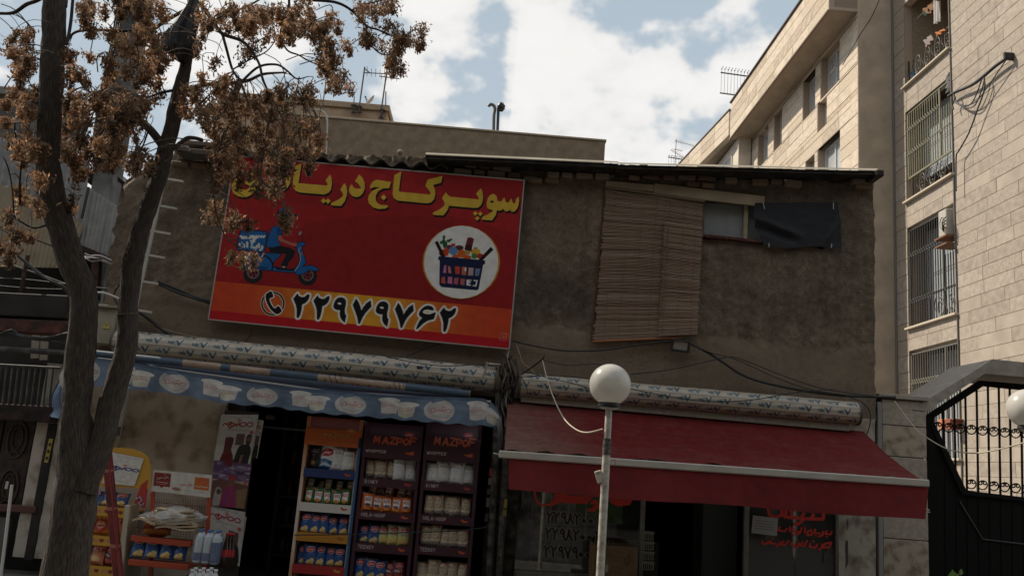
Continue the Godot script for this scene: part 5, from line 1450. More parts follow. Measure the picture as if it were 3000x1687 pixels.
# ================================================================ the big red shop sign
const SZ := 0.13
var sign_q: Array

func sp(s: String, ox: float, oy: float, sc: float, W: float, H: float, dx := 0.0, dy := 0.0) -> PackedVector2Array:   # traced outline (in an enlargement of the photograph) to the sign's own face
	var out := PackedVector2Array()
	for p in pts(s):
		var w := at(ox + (p.x + dx) / sc, oy + (p.y + dy) / sc, SZ)
		var u: float = (w.x - sign_q[3].x) / (sign_q[2].x - sign_q[3].x)
		var lo: float = lerpf(sign_q[0].y, sign_q[1].y, u)
		var hi: float = lerpf(sign_q[3].y, sign_q[2].y, u)
		out.append(Vector2(u * W, (hi - w.y) / (hi - lo) * H))
	return out

func shift(p: PackedVector2Array, d: Vector2) -> PackedVector2Array:
	var o := PackedVector2Array()
	for q in p: o.append(q + d)
	return o

func oval(x: float, y: float, rx: float, ry: float, tilt := 0.0) -> String:
	var s := ""
	for i in 28:
		var v := Vector2(cos(TAU * i / 28) * rx, sin(TAU * i / 28) * ry).rotated(tilt)
		s += "%.1f,%.1f " % [x + v.x, y + v.y]
	return s

func diamond(x: float, y: float, r: float) -> String:
	return "%f,%f %f,%f %f,%f %f,%f" % [x, y - r, x + r, y + r * 0.08, x, y + r * 1.1, x - r, y]

func build_shop_sign() -> void:
	sign_q = [at(608.6, 935.6, SZ), at(1492, 1022.5, SZ), at(1536, 528, SZ), at(687, 456, SZ)]
	var W := 1100.0
	var H := 644.0
	var red := lin(0.31, 0.017, 0.019)
	var cv := Cv.new(int(W), int(H), red)
	# ground: broad diagonal waves of slightly different reds
	for k in [["0,0 420,0 1100,150 1100,210 300,60 0,50", 0.30], ["0,110 500,90 1100,250 1100,300 560,170 0,175", 0.235], ["0,420 400,330 1100,420 1100,644 0,644", 0.225], ["300,250 800,180 1000,400 700,500 380,420", 0.215], ["0,175 90,150 180,300 100,480 0,500", 0.275], ["900,330 1100,300 1100,520 980,520", 0.24]]:
		cv.poly(curve2(pts(k[0]), 5), lin(k[1] * 1.2, k[1] * 0.065, k[1] * 0.072))
	# band with its yellow glow of print in the middle
	var b0 := 0.772 * H
	var b1 := 0.945 * H
	for i in 110:
		var u := (i + 0.5) / 110.0
		var k := exp(-pow((u - 0.5) / 0.22, 2))
		cv.rect(Vector2(i * 10, b0), Vector2(i * 10 + 10.5, b1), lin(lerpf(0.52, 0.68, k), lerpf(0.055, 0.33, k), lerpf(0.02, 0.028, k)))
	cv.rect(Vector2(0, b1), Vector2(W, H), lin(0.44, 0.014, 0.02))
	# ---- the shop's name
	var name_: Array[PackedVector2Array] = []
	var A := [1240.0, 490.0, 8.523]
	var B := [930.0, 480.0, 6.962]
	var C := [660.0, 460.0, 7.576]
	for q in [[A, "2390,725 2405,830 2385,960 2330,1070 2270,1115 2210,1105 2165,1060 2140,1090 2090,1105 2040,1085 2000,1035 1960,1075 1900,1085 1850,1075 1825,1190 1735,1325 1480,1310 1470,1260 1500,1225 1620,1180 1700,1130 1755,1075 1690,1060 1620,1030 1590,960 1590,880 1620,760 1680,690 1740,665 1800,680 1840,730 1865,840 1920,855 1965,845 2000,780 2030,755 2050,790 2070,865 2110,885 2150,875 2180,800 2205,775 2225,830 2245,890 2290,900 2315,870 2315,800"],
		[A, "1440,525 1480,600 1505,720 1490,860 1440,960 1370,1010 1280,1015 650,960 625,1050 580,1120 510,1205 290,1190 245,1165 255,1130 400,1060 500,990 550,920 520,850 475,780 490,740 570,620 610,680 680,735 1380,800 1395,780 1360,720 1325,665 1350,620"],
		[A, diamond(1310, 1150, 60)], [A, diamond(1435, 1160, 60)], [A, diamond(1360, 1272, 60)],
		[B, "1710,150 1665,545 1690,570 2290,625 2315,605 2290,560 2205,450 2245,320 2555,240 2525,385 2360,430 2400,520 2410,620 2390,720 2320,790 2240,805 1640,750 1560,700 1535,620 1565,230"],
		[B, "1505,370 1465,495 1340,500 1240,560 1195,650 1195,740 1230,800 1300,835 1440,845 1450,880 1380,915 1250,920 1140,890 1060,810 1035,720 1050,640 1110,560 1200,510 1270,485 1170,470 1115,490 1080,505 1075,455 1110,380 1180,330 1230,325"], [B, diamond(1355, 680, 60)],
		[B, "850,215 920,290 965,390 970,500 930,600 870,660 800,680 720,660 665,600 645,540 660,460 700,415 725,450 740,485 800,505 870,505 890,490 840,420 765,355"], [B, "548,390 595,460 612,560 600,660 560,770 490,860 310,850 275,830 290,800 420,735 500,680 530,635 510,590 465,525"],
		[C, "2320,390 2360,470 2370,590 2350,720 2300,790 2200,830 1680,790 1580,760 1520,700 1500,600 1520,220 1690,130 1625,580 2250,632 2275,605 2225,515"], [C, diamond(2185, 968, 60)], [C, diamond(2285, 975, 60)],
		[C, "1440,340 1450,480 1430,600 1380,690 1280,735 1100,740 700,700 640,600 640,500 740,530 800,600 1200,650 1330,640 1350,600 1310,540 1290,480"], [C, "230,490 270,490 250,600 280,680 350,720 450,730 520,700 540,640 450,600 430,540 480,480 560,450 640,500 700,700 655,760 600,830 500,880 400,895 280,870 180,800 140,700 150,600"], [C, diamond(1200, 420, 56)]]:
		name_.append(sp(q[1], q[0][0], q[0][1], q[0][2], W, H))
	for k in 5:
		for p in name_: cv.poly(shift(p, Vector2(1.0, 1.6) * (k + 1)), lin(0.012, 0.009, 0.008))
	for p in name_: cv.poly(p, lin(0.62, 0.40, 0.05))
	cv.poly(sp(oval(1725, 860, 46, 26, 0.15), A[0], A[1], A[2], W, H), lin(0.02, 0.012, 0.01))
	# ---- telephone number
	var D := [740.0, 840.0, 8.05]
	var E := [1030.0, 860.0, 7.806]
	var two := "1100,160 1130,220 1200,250 1270,240 1310,200 1350,175 1380,190 1380,240 1350,320 1290,385 1210,425 1200,530 1170,660 1135,735 1100,740 1085,710 1085,540 1060,430 1000,290 1050,220"
	var nine := "2140,250 2210,280 2245,340 2240,430 2220,510 2215,590 2230,650 2255,680 2220,850 2150,790 2110,720 2100,640 2110,560 2020,550 1970,520 1945,470 1960,390 2000,310 2060,260"
	var seven := "140,115 200,200 240,300 265,390 310,310 380,220 475,155 495,300 420,380 350,460 290,560 235,690 200,695 175,560 130,430 65,265"
	var six := "1910,390 1920,350 1880,300 1800,275 1720,290 1640,350 1585,430 1580,490 1610,530 1660,560 1600,620 1550,720 1520,800 1535,825 1590,780 1680,690 1790,620 1920,590 1965,460 1960,430 1900,450 1830,475 1760,475 1690,455 1665,420 1700,380 1780,365 1850,385"
	var phone := "460,105 500,135 535,240 440,280 440,330 480,420 530,490 575,520 640,455 690,490 735,570 700,620 630,655 570,630 480,550 400,430 360,330 345,230 360,170"
	var num := [sp(two, D[0], D[1], D[2], W, H), sp(two, D[0], D[1], D[2], W, H, 475, 42), sp(nine, D[0], D[1], D[2], W, H), sp(seven, E[0], E[1], E[2], W, H), sp(nine, D[0], D[1], D[2], W, H, 999, 97), sp(seven, E[0], E[1], E[2], W, H, 965, 95), sp(six, E[0], E[1], E[2], W, H), sp(two, D[0], D[1], D[2], W, H, 3457, 326)]
	var paper := lin(0.72, 0.68, 0.62)
	var black := lin(0.012, 0.010, 0.012)
	var rg := sp(oval(520, 400, 258, 262), D[0], D[1], D[2], W, H)
	cv.line(rg, 10, paper, true)
	cv.line(rg, 6, black, true)
	var ph := sp(phone, D[0], D[1], D[2], W, H)
	cv.line(ph, 8, paper, true)
	cv.poly(ph, black)
	for p in num: cv.line(p, 15, paper, true)
	for p in num: cv.poly(p, black)
	for k in [0.0, 999.0]: cv.poly(sp(oval(2090 + k, 400 + k * 0.097, 48, 26, 0.2), D[0], D[1], D[2], W, H), paper)
	# ---- delivery scooter
	var F := [680.0, 590.0, 5.571]
	var blue := lin(0.016, 0.105, 0.30)
	var navy := lin(0.010, 0.014, 0.035)
	var q := func(s: String) -> PackedVector2Array: return sp(s, F[0], F[1], F[2], W, H)
	for w in [[365, 1180, 160], [1255, 1220, 155]]:
		cv.poly(q.call(oval(w[0], w[1], w[2], w[2])), lin(0.02, 0.018, 0.018))
		cv.poly(q.call(oval(w[0], w[1] - 15, w[2] * 0.62, w[2] * 0.62)), lin(0.16, 0.15, 0.16))
		cv.poly(q.call(oval(w[0], w[1] - 15, w[2] * 0.52, w[2] * 0.52)), lin(0.28, 0.035, 0.035))
		for a in 5:
			var an: float = a * TAU / 5
			cv.poly(q.call(oval(w[0] + cos(an) * 55, w[1] - 15 + sin(an) * 55, 20, 26)), lin(0.03, 0.02, 0.022))
		cv.poly(q.call(oval(w[0], w[1] - 15, 26, 26)), navy)
	var body := curve2(q.call("150,1085 190,1010 190,930 260,880 420,850 560,840 800,855 800,895 720,960 690,1050 760,1080 1000,1110 1080,1050 1120,960 1095,850 1055,760 1090,690 1085,670 1200,660 1195,730 1150,740 1200,900 1225,1000 1180,1060 1300,1040 1400,1080 1440,1130 1380,1140 1280,1130 1200,1180 1120,1205 1060,1190 1050,1150 1000,1165 650,1135 500,1120 160,1090"), 2)
	cv.poly(body, blue)
	cv.line(body, 3, navy, true)
	cv.line(q.call("400,900 500,880 590,900 660,970 690,1050 670,1130"), 6, navy)
	cv.poly(q.call("250,1050 600,1075 600,1110 230,1085"), lin(0.009, 0.05, 0.16))
	cv.line(q.call("1135,750 1100,790 1130,880 1135,960 1100,1060 1040,1140"), 2.5, lin(0.4, 0.42, 0.45))
	cv.poly(q.call("1130,820 1160,830 1180,885 1150,880"), lin(0.3, 0.12, 0.05))
	cv.poly(q.call("700,1060 1000,1110 1060,1090 1030,1140 760,1120"), lin(0.01, 0.012, 0.02))
	cv.poly(q.call("610,750 790,720 960,760 1050,810 1030,900 940,1000 905,1095 810,1050 860,950 900,860 640,830"), lin(0.013, 0.014, 0.02))
	cv.poly(q.call("770,1100 830,1075 900,1085 900,1110 780,1125"), lin(0.02, 0.02, 0.022))
	cv.poly(q.call("840,1058 890,1066 885,1085 845,1080"), lin(0.4, 0.4, 0.4))
	var shirt := curve2(q.call("720,400 800,430 830,500 820,560 755,580 770,640 800,700 760,740 590,750 585,650 620,520 660,440"), 2)
	cv.poly(shirt, blue)
	cv.line(shirt, 2, navy, true)
	cv.poly(q.call("740,430 810,440 830,500 820,560 740,560"), lin(0.011, 0.06, 0.19))
	cv.poly(q.call("760,560 820,560 830,610 1000,680 1070,680 1080,720 1030,735 960,710 800,650 765,630"), lin(0.36, 0.125, 0.09))
	cv.poly(q.call("860,260 960,240 985,310 992,325 965,345 962,390 920,405 870,380 830,420 780,400 790,290"), lin(0.36, 0.125, 0.09))
	cv.poly(q.call("770,230 870,250 880,330 850,360 800,400 770,330"), lin(0.02, 0.013, 0.011))
	cv.poly(curve2(q.call("755,270 760,180 830,105 900,110 960,195 1100,220 1040,245 960,255 860,275"), 2), blue)
	cv.poly(q.call("955,200 1100,220 1040,245 960,255"), navy)
	cv.line(q.call("1165,670 1160,560 1130,490"), 2, navy)
	cv.poly(q.call(oval(1122, 520, 22, 40, 0.5)), lin(0.22, 0.25, 0.24))
	var bx := q.call("190,462 570,488 592,520 548,820 510,836 112,792 100,760 130,540 155,490")
	cv.poly(bx, blue)
	cv.line(bx, 4, navy, true)
	var wht := lin(0.58, 0.57, 0.55)
	for s in ["545,560 520,590 500,560 480,590 455,560 430,590 410,560 405,600 370,620", "380,575 350,560 335,590 370,600 380,580 365,640 330,650", "320,560 310,600 270,600 250,570 240,605 210,575 200,605 175,570 150,570 160,600 210,600"]: cv.nib(q.call(s), 7.5, wht, 0.7, 0.5)
	cv.poly(q.call(diamond(312, 645, 16)), wht)
	for s in ["510,730 500,780 470,800", "455,690 455,755", "425,720 415,760 330,755 345,720 325,690 380,650", "262,665 262,745", "345,655 380,630", "210,700 215,745 170,760 135,740 140,690"]: cv.nib(q.call(s), 8, wht, 0.7, 0.5)
	cv.poly(q.call(diamond(178, 672, 18)), wht)
	cv.poly(q.call(diamond(400, 790, 14)), wht)
	# ---- shopping basket on its white disc
	var G := [1220.0, 640.0, 5.796]
	var g := func(s: String) -> PackedVector2Array: return sp(s, G[0], G[1], G[2], W, H)
	cv.poly(g.call(oval(782, 772, 640, 620)), lin(0.07, 0.01, 0.01))
	cv.poly(g.call(oval(780, 745, 660, 626)), lin(0.50, 0.22, 0.03))
	cv.poly(g.call(oval(778, 742, 632, 618)), lin(0.72, 0.70, 0.665))
	var leaf := lin(0.025, 0.10, 0.035)
	cv.line(g.call("490,500 480,300"), 5, leaf)
	for s in [[480, 320, 24, 34], [475, 380, 28, 30], [500, 440, 40, 60], [440, 410, 30, 26], [560, 380, 36, 24], [600, 358, 24, 16]]: cv.poly(g.call(oval(s[0], s[1], s[2], s[3])), leaf)
	for s in [[470, 590, 70, 60, 0.20, 0.02, 0.02], [580, 490, 55, 40, 0.12, 0.03, 0.03], [740, 500, 75, 45, 0.10, 0.03, 0.025], [520, 570, 50, 70, 0.50, 0.06, 0.02], [640, 550, 75, 72, 0.10, 0.22, 0.42], [785, 600, 80, 66, 0.55, 0.11, 0.02], [680, 650, 60, 40, 0.5, 0.1, 0.03], [885, 575, 46, 48, 0.38, 0.28, 0.08], [1020, 570, 78, 66, 0.60, 0.33, 0.04], [880, 665, 70, 40, 0.5, 0.09, 0.02], [1000, 640, 50, 46, 0.05, 0.20, 0.06], [1100, 640, 60, 44, 0.45, 0.03, 0.02]]: cv.poly(g.call(oval(s[0], s[1], s[2], s[3])), lin(s[4], s[5], s[6]))
	cv.poly(g.call("610,425 675,430 672,475 605,468"), lin(0.42, 0.03, 0.04))
	cv.poly(g.call("880,330 930,318 990,345 945,560 830,530"), lin(0.14, 0.018, 0.022))
	cv.poly(g.call("850,440 965,460 950,560 830,530"), lin(0.05, 0.012, 0.016))
	cv.line(g.call("1020,520 1000,490"), 3, leaf)
	cv.line(g.call("1020,520 1045,490"), 3, leaf)
	var brown := lin(0.022, 0.010, 0.012)
	var nv := lin(0.012, 0.016, 0.055)
	cv.poly(g.call("325,405 375,382 520,680 470,700"), brown)
	cv.poly(g.call("1275,485 1325,530 1110,740 1060,715"), brown)
	cv.poly(g.call("395,645 410,640 1180,712 1185,770 1150,790 1080,1200 1050,1222 450,1165 412,1125 412,715 385,690"), nv)
	var fill := [["470,925 490,800 525,790 528,930", 0.5, 0.16, 0.28], ["555,800 600,830 615,935 560,925", 0.5, 0.2, 0.2], ["672,812 760,820 755,945 680,945", 0.5, 0.06, 0.025], ["790,820 870,825 865,970 785,955", 0.48, 0.12, 0.09], ["905,835 990,840 985,970 895,970", 0.45, 0.30, 0.28], ["1020,850 1105,855 1080,975 1015,975", 0.15, 0.2, 0.33], ["450,1000 500,985 520,1110 440,1095", 0.5, 0.1, 0.06], ["555,990 630,995 630,1115 550,1100", 0.5, 0.16, 0.28], ["665,1010 740,1010 720,1125 655,1110", 0.45, 0.1, 0.12], ["770,1020 850,1025 835,1140 765,1120", 0.40, 0.12, 0.11]]
	for f in fill: cv.poly(g.call(f[0]), lin(f[1], f[2], f[3]))
	for s in ["875,1035 960,1045 958,1060 905,1060 955,1085 905,1105 950,1130 948,1145 870,1138", "990,1045 1065,1048 1040,1158 975,1150 978,1132 1020,1135 1035,1070 988,1062", "840,835 868,840 862,900 838,890"]: cv.poly(g.call(s), paper)
	# printer's square in the corner
	var lg := sp("2035,1300 2080,1304 2076,1350 2031,1346", 600, 420, 2.337, W, H)
	cv.line(lg, 1.6, lin(0.5, 0.25, 0.22), true)
	cv.line(sp("2045,1330 2055,1338 2066,1330 2060,1318 2050,1322", 600, 420, 2.337, W, H), 1.6, lin(0.5, 0.25, 0.22))
	cv.rect(Vector2(0, 0), Vector2(W, 3), lin(0.42, 0.36, 0.34))
	var m := pic(cv.done(0.10, 3), 0.55)
	m.metallic_specular = 0.25
	var s := thing("shop_sign", "big red shop sign with yellow lettering, blue delivery scooter, grocery basket and phone number", "sign")
	obj("print", MB.new().sheet(func(u: float, v: float) -> Vector3: return sign_q[0].lerp(sign_q[1], u).lerp(sign_q[3].lerp(sign_q[2], u), v), 6, 4), m, s)
	var fr := mat(Color(0.34, 0.31, 0.29), 0.45, "", 1.0, 0.0, 0.4)
	for e in [[0, 1], [1, 2], [2, 3], [3, 0]]: obj("frame", MB.new().bar(sign_q[e[0]] + Vector3(0, 0, -0.025), sign_q[e[1]] + Vector3(0, 0, -0.025), 0.014, 0.056, 0.002), fr, s)
	obj("back", MB.new().sheet(func(u: float, v: float) -> Vector3: return sign_q[0].lerp(sign_q[1], u).lerp(sign_q[3].lerp(sign_q[2], u), v) - Vector3(0, 0, 0.045), 1, 1), fr, s)
	for u in [0.08, 0.35, 0.65, 0.92]:
		var c: Vector3 = sign_q[0].lerp(sign_q[1], u)
		obj("stay", MB.new().bar(c + Vector3(0, 0.15, -0.03), c + Vector3(0, 0.15, -0.2), 0.03, 0.03, 0.0, Vector3.UP), fr, s)
	obj("hanger", MB.new().bar(at(1491, 1020, 0.08), at(1485, 1058, 0.08), 0.02, 0.02, 0.002), mat(Color(0.42, 0.37, 0.30), 0.6), s)

# ================================================================ rolled shutters and awnings
func shutter_texture(n: int) -> Image:
	var W := 1536
	var H := 256
	var cv := Cv.new(W / 2 * 2, H, lin(0.46, 0.40, 0.32))
	var seg := 8
	for r in seg:
		var y := r * H / float(seg)
		cv.rect(Vector2(0, y), Vector2(W, y + 1.6), lin(0.30, 0.26, 0.20))
		for i in n + 1:
			var x := (i + (0.5 if r % 2 else 0.0)) * W / float(n) + 3.0 * sin(i * 2.3 + r)
			var pale := 0.35 + 0.65 * absf(sin(i * 1.7 + r * 2.1))
			var ink := lin(0.030, 0.075, 0.115).lerp(lin(0.12, 0.19, 0.24), 1.0 - pale)
			var w := W / float(n)
			# the film's word stands upside down
			cv.line(PackedVector2Array([Vector2(x + 0.62 * w, y + 7), Vector2(x + 0.50 * w, y + 25), Vector2(x + 0.36 * w, y + 11)]), w * 0.06, ink)
			cv.line(PackedVector2Array([Vector2(x + 0.38 * w, y + 11), Vector2(x + 0.50 * w, y + 24)]), w * 0.085, ink)
			latin(cv, "neb", Vector2(x + 0.03 * w, y + 9), Vector2(w * 0.06, 13), w * 0.035, 2.8, ink, -0.2)
			cv.line(PackedVector2Array([Vector2(x + 0.30 * w, y + 8), Vector2(x + 0.30 * w, y + 18)]), 1.8, ink)
			cv.line(PackedVector2Array([Vector2(x + 0.06 * w, y + 23), Vector2(x + 0.3 * w, y + 26), Vector2(x + 0.44 * w, y + 25)]), 1.0, ink)
			cv.disc(Vector2(x + 0.80 * w, y + 15), Vector2(w * 0.05, 6), lin(0.44, 0.42, 0.37))
	return cv.done(0.10, 8)

func roll(parent: Node, a: Vector3, b: Vector3, r: float, m: Material, called: String) -> void:
	var ax := (b - a).normalized()
	var up := Vector3(0, 0, 1).cross(ax).normalized()
	var mb := MB.new()
	var n := 16
	var cols := 12
	for i in n:
		for j in cols:
			var q := []
			var uvs := []
			for k in [[0, 0], [1, 0], [1, 1], [0, 1]]:
				var an: float = TAU * (i + k[1]) / n
				var u: float = float(j + k[0]) / cols
				q.append(a.lerp(b, u) + (up * sin(an) + Vector3(0, 0, 1) * cos(an)) * r * (1.0 + 0.012 * sin(j * 2.0 + i)))
				uvs.append(Vector2(u, 1.0 - float(i + k[1]) / n))
			mb.quad(q[0], q[1], q[2], q[3], uvs[0], uvs[1], uvs[2], uvs[3])
	obj(called, mb, m, parent)
	for e in [a, b]: obj("end_plate", MB.new().tube(PackedVector3Array([e - ax * 0.012, e + ax * 0.012]), r * 1.06, 20), mat(Color(0.09, 0.075, 0.06), 0.7), parent)

func along(p: PackedVector3Array, u: float) -> Vector3:      # the point of a polyline at that share of its run in x
	var x := lerpf(p[0].x, p[p.size() - 1].x, u)
	for i in p.size() - 1:
		if x <= p[i + 1].x + 1e-5: return p[i].lerp(p[i + 1], clampf((x - p[i].x) / maxf(1e-5, p[i + 1].x - p[i].x), 0, 1))
	return p[p.size() - 1]

func build_awnings() -> void:
	var film := pic(shutter_texture(17), 0.32)
	var film2 := pic(shutter_texture(17), 0.32)
	film2.uv1_offset = Vector3(0.01, 0.06, 0)
	var s1 := thing("rolled_shutter", "rolled shutter in printed white film over the grocery, left of the cable tangle", "shutter")
	roll(s1, at(338, 1002, 0.2), at(1452, 1113, 0.2), 0.135, film, "roll")
	var s2 := thing("rolled_shutter", "rolled shutter in printed white film over the second shop, behind the globe lamp", "shutter")
	roll(s2, at(1522, 1126, 0.2), at(2512, 1211, 0.2), 0.124, film2, "roll")
	var cream := mat(Color(0.36, 0.31, 0.245), 0.7, "fine", 1.0)
	obj("guide_rail", MB.new().bar(at(1526, 1168, 0.17), at(2486, 1254, 0.17), 0.075, 0.08, 0.006), cream, s2)
	obj("slat", MB.new().bar(at(1526, 1158, 0.06), at(2486, 1246, 0.06), 0.05, 0.06, 0.004), mat(Color(0.07, 0.055, 0.045), 0.8), s2)
	obj("handle", MB.new().box(at(1228, 1076, 0.335), Vector3(0.055, 0.018, 0.02), 0.004), mat(Color(0.03, 0.03, 0.03), 0.6), s1)
	obj("guide_rail", MB.new().bar(at(1415, 1175, 0.1), at(345, 1062, 0.1), 0.06, 0.1, 0.004), mat(Color(0.06, 0.05, 0.043), 0.8), s1)
	# ---- blue awning of the grocery: a rolled cloth and its printed valance
	var W := 1400
	var H := 120
	var sky := lin(0.085, 0.125, 0.185)
	var cv := Cv.new(W, H, sky)
	cv.rect(Vector2(0, 0), Vector2(W, 14), lin(0.045, 0.075, 0.125))
	cv.rect(Vector2(0, 40), Vector2(W, 58), lin(0.10, 0.145, 0.205))
	var cream2 := lin(0.44, 0.40, 0.365)
	var rd := lin(0.38, 0.095, 0.085)
	var script := ["-30,8 -34,-4 -22,-10 -16,2 -22,12 -34,12", "-12,6 -6,-2 0,6 6,-4 12,6 18,-6", "4,-12 10,-16 16,-12", "18,-2 26,-8 34,-2 30,8 20,8"]
	for i in 5:
		var x := 52.0 + i * W / 4.88
		cv.disc(Vector2(x, 62), Vector2(50, 50), cream2)
		cv.disc(Vector2(x + 4, 58), Vector2(42, 40), lin(0.30, 0.33, 0.36))
		cv.disc(Vector2(x + 5, 58), Vector2(37, 36), cream2)
		cv.poly(PackedVector2Array([Vector2(x - 34, 14), Vector2(x + 6, 2), Vector2(x + 14, 16), Vector2(x - 22, 30)]), sky)
		for s in script: cv.line(shift(pts(s), Vector2(x + 5, 62)), 3.0, rd)
		var y := x + 146.0
		cv.poly(pts("%f,26 %f,26 %f,92 %f,100 %f,92" % [y - 50, y + 8, y + 4, y - 22, y - 46]), cream2)
		cv.disc(Vector2(y - 22, 24), Vector2(36, 12), lin(0.58, 0.54, 0.50))
		cv.poly(pts("%f,42 %f,42 %f,106 %f,114 %f,104" % [y + 2, y + 66, y + 56, y + 32, y + 10]), cream2)
		cv.disc(Vector2(y + 34, 42), Vector2(42, 13), lin(0.60, 0.56, 0.52))
		cv.disc(Vector2(y + 30, 84), Vector2(22, 24), lin(0.50, 0.47, 0.37))
		cv.line(pts("%f,100 %f,112 %f,104" % [y + 8, y + 32, y + 58]), 4, lin(0.10, 0.16, 0.26))
		for s in script:
			cv.line(shift(Transform2D(0, Vector2(0.6, 0.6), 0, Vector2.ZERO) * pts(s), Vector2(y - 24, 54)), 1.8, lin(0.42, 0.16, 0.15))
			cv.line(shift(Transform2D(0, Vector2(0.6, 0.6), 0, Vector2.ZERO) * pts(s), Vector2(y + 32, 70)), 1.8, rd)
	var cloth := pic(cv.done(0.22, 5), 0.6)
	cloth.rim_enabled = true
	cloth.rim = 0.2
	var aw := thing("blue_awning", "faded blue awning with yoghurt pots and lids printed on its wavy valance", "awning")
	var top := path("205,1040 300,1050 396,1064 621,1104 800,1131 1135,1158 1330,1164 1425,1170 1456,1196 1466,1216", 0.62)
	var bot := path("196,1120 290,1134 373,1140 497,1153 652,1180 800,1192 908,1208 1104,1223 1243,1235 1330,1242 1399,1247 1466,1249", 0.66)
	var tl := curve(top, 8)
	var bl := curve(bot, 8)
	obj("valance", MB.new().sheet(func(u: float, v: float) -> Vector3:
		var a := along(bl, u)
		var c := along(tl, u)
		var p := a.lerp(c, v)
		p.z += (1.0 - v) * 0.016 * sin(u * 86.0) + 0.02 * sin(u * 23.0) * (1.0 - v) - 0.12 * smoothstep(0.955, 1.0, u)
		p.y += (1.0 - v) * 0.008 * sin(u * 120.0)
		return p, 200, 10), cloth, aw)
	var cv2 := Cv.new(1024, 64, lin(0.05, 0.085, 0.135))
	for k in [[0.245, 0.345], [0.37, 0.475], [0.60, 0.83]]:
		cv2.rect(Vector2(k[0] * 1024, 0), Vector2(k[1] * 1024, 64), lin(0.36, 0.26, 0.185))
	for k in [0.62, 0.635, 0.65, 0.79, 0.805, 0.815]: cv2.line(PackedVector2Array([Vector2(k * 1024, 0), Vector2(k * 1024 + 12, 64)]), 3, lin(0.12, 0.05, 0.06))
	for k in [0.40, 0.44, 0.68, 0.72, 0.75, 0.772]: cv2.line(PackedVector2Array([Vector2(k * 1024 - 14, 10), Vector2(k * 1024 - 8, 44), Vector2(k * 1024 + 10, 44), Vector2(k * 1024 + 14, 12), Vector2(k * 1024 + 20, 30)]), 7, lin(0.33, 0.045, 0.04))
	var rm := pic(cv2.done(0.2, 4), 0.6)
	roll(aw, at(262, 1034, 0.58), at(1375, 1154, 0.58), 0.036, rm, "cloth_roll")
	obj("cloth_fold", MB.new().sheet(func(u: float, v: float) -> Vector3:
		var a := along(tl, u * 0.92)
		var c := at(225, 1030, 0.42).lerp(at(1350, 1148, 0.42), u)
		return a.lerp(c + Vector3(0, 0.036, 0), v) - Vector3(0, 0.03 * sin(v * PI), 0), 60, 6), mat(Color(0.03, 0.048, 0.085), 0.7, "soft", 1.5), aw)
	obj("front_bar", MB.new().tube(PackedVector3Array([tl[0] + Vector3(0, -0.005, -0.03), tl[tl.size() / 2] + Vector3(0, -0.005, -0.03), tl[int(tl.size() * 0.8)] + Vector3(0, -0.005, -0.03)]), 0.014, 8), mat(Color(0.3, 0.29, 0.28), 0.5), aw)
	var blu := mat(Color(0.03, 0.075, 0.155), 0.7, "soft", 1.5)
	var fl := path("200,1060 190,1130 180,1190 172,1226", 0.55)
	var fr := path("186,1062 160,1130 138,1190 122,1216", 0.0)
	obj("side_flap", MB.new().sheet(func(u: float, v: float) -> Vector3:
		var i := (1.0 - v) * 3.0
		var k := mini(int(i), 2)
		return fr[k].lerp(fr[k + 1], i - k).lerp(fl[k].lerp(fl[k + 1], i - k), u) + Vector3(0.02 * sin(v * 9.0), 0, 0), 8, 16), blu, aw)
	obj("lining", MB.new().sheet(func(u: float, v: float) -> Vector3:
		var i := (1.0 - v) * 3.0
		var k := mini(int(i), 2)
		var e := path("194,1060 172,1100 172,1120 190,1156", 0.6)
		var r := path("206,1056 200,1100 198,1130 198,1160", 0.64)
		return e[k].lerp(e[k + 1], i - k).lerp(r[k].lerp(r[k + 1], i - k), u), 4, 12), mat(Color(0.40, 0.38, 0.36), 0.8), aw)
	var fe := path("1468,1216 1474,1262 1472,1300 1460,1345", 0.5)
	var fh := path("1456,1246 1460,1280 1456,1310 1456,1345", 0.62)
	obj("end_flap", MB.new().sheet(func(u: float, v: float) -> Vector3:
		var i := (1.0 - v) * 3.0
		var k := mini(int(i), 2)
		return fh[k].lerp(fh[k + 1], i - k).lerp(fe[k].lerp(fe[k + 1], i - k), u), 4, 16), mat(Color(0.26, 0.255, 0.25), 0.8, "soft", 1.5), aw)
	# ---- red awning of the second shop
	var img := Cv.new(700, 260, lin(0.100, 0.011, 0.012))
	var im := img.done()
	var nz := FastNoiseLite.new()
	nz.seed = 17; nz.frequency = 0.012; nz.fractal_octaves = 5
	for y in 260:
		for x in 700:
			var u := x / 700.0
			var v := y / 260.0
			var dust_and_sheen := smoothstep(0.30, 0.0, u) * 0.85 * (0.6 + 0.5 * v) + 0.14 * smoothstep(0.55, 1.0, v) + 0.22 * nz.get_noise_2d(x, y * 2.0) + 0.12 * nz.get_noise_2d(x * 0.4, y * 6.0)  # left fade paints reflected light onto the cloth; the other terms are dust
			var c := Color(0.122, 0.0160, 0.0155).lerp(Color(0.150, 0.085, 0.070), clampf(dust_and_sheen, 0, 1))
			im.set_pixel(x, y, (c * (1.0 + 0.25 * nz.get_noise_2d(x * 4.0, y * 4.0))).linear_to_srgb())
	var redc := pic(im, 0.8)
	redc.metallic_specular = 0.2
	var ra := thing("red_awning", "dusty dark red awning with a white front bar, stretched out behind the globe lamp", "awning")
	var c0 := at(1488, 1172, 0.12)
	var c1 := at(2532, 1264, 0.12)
	var d0 := at(1478, 1319, 1.42)
	var d1 := at(2712, 1408, 1.42)
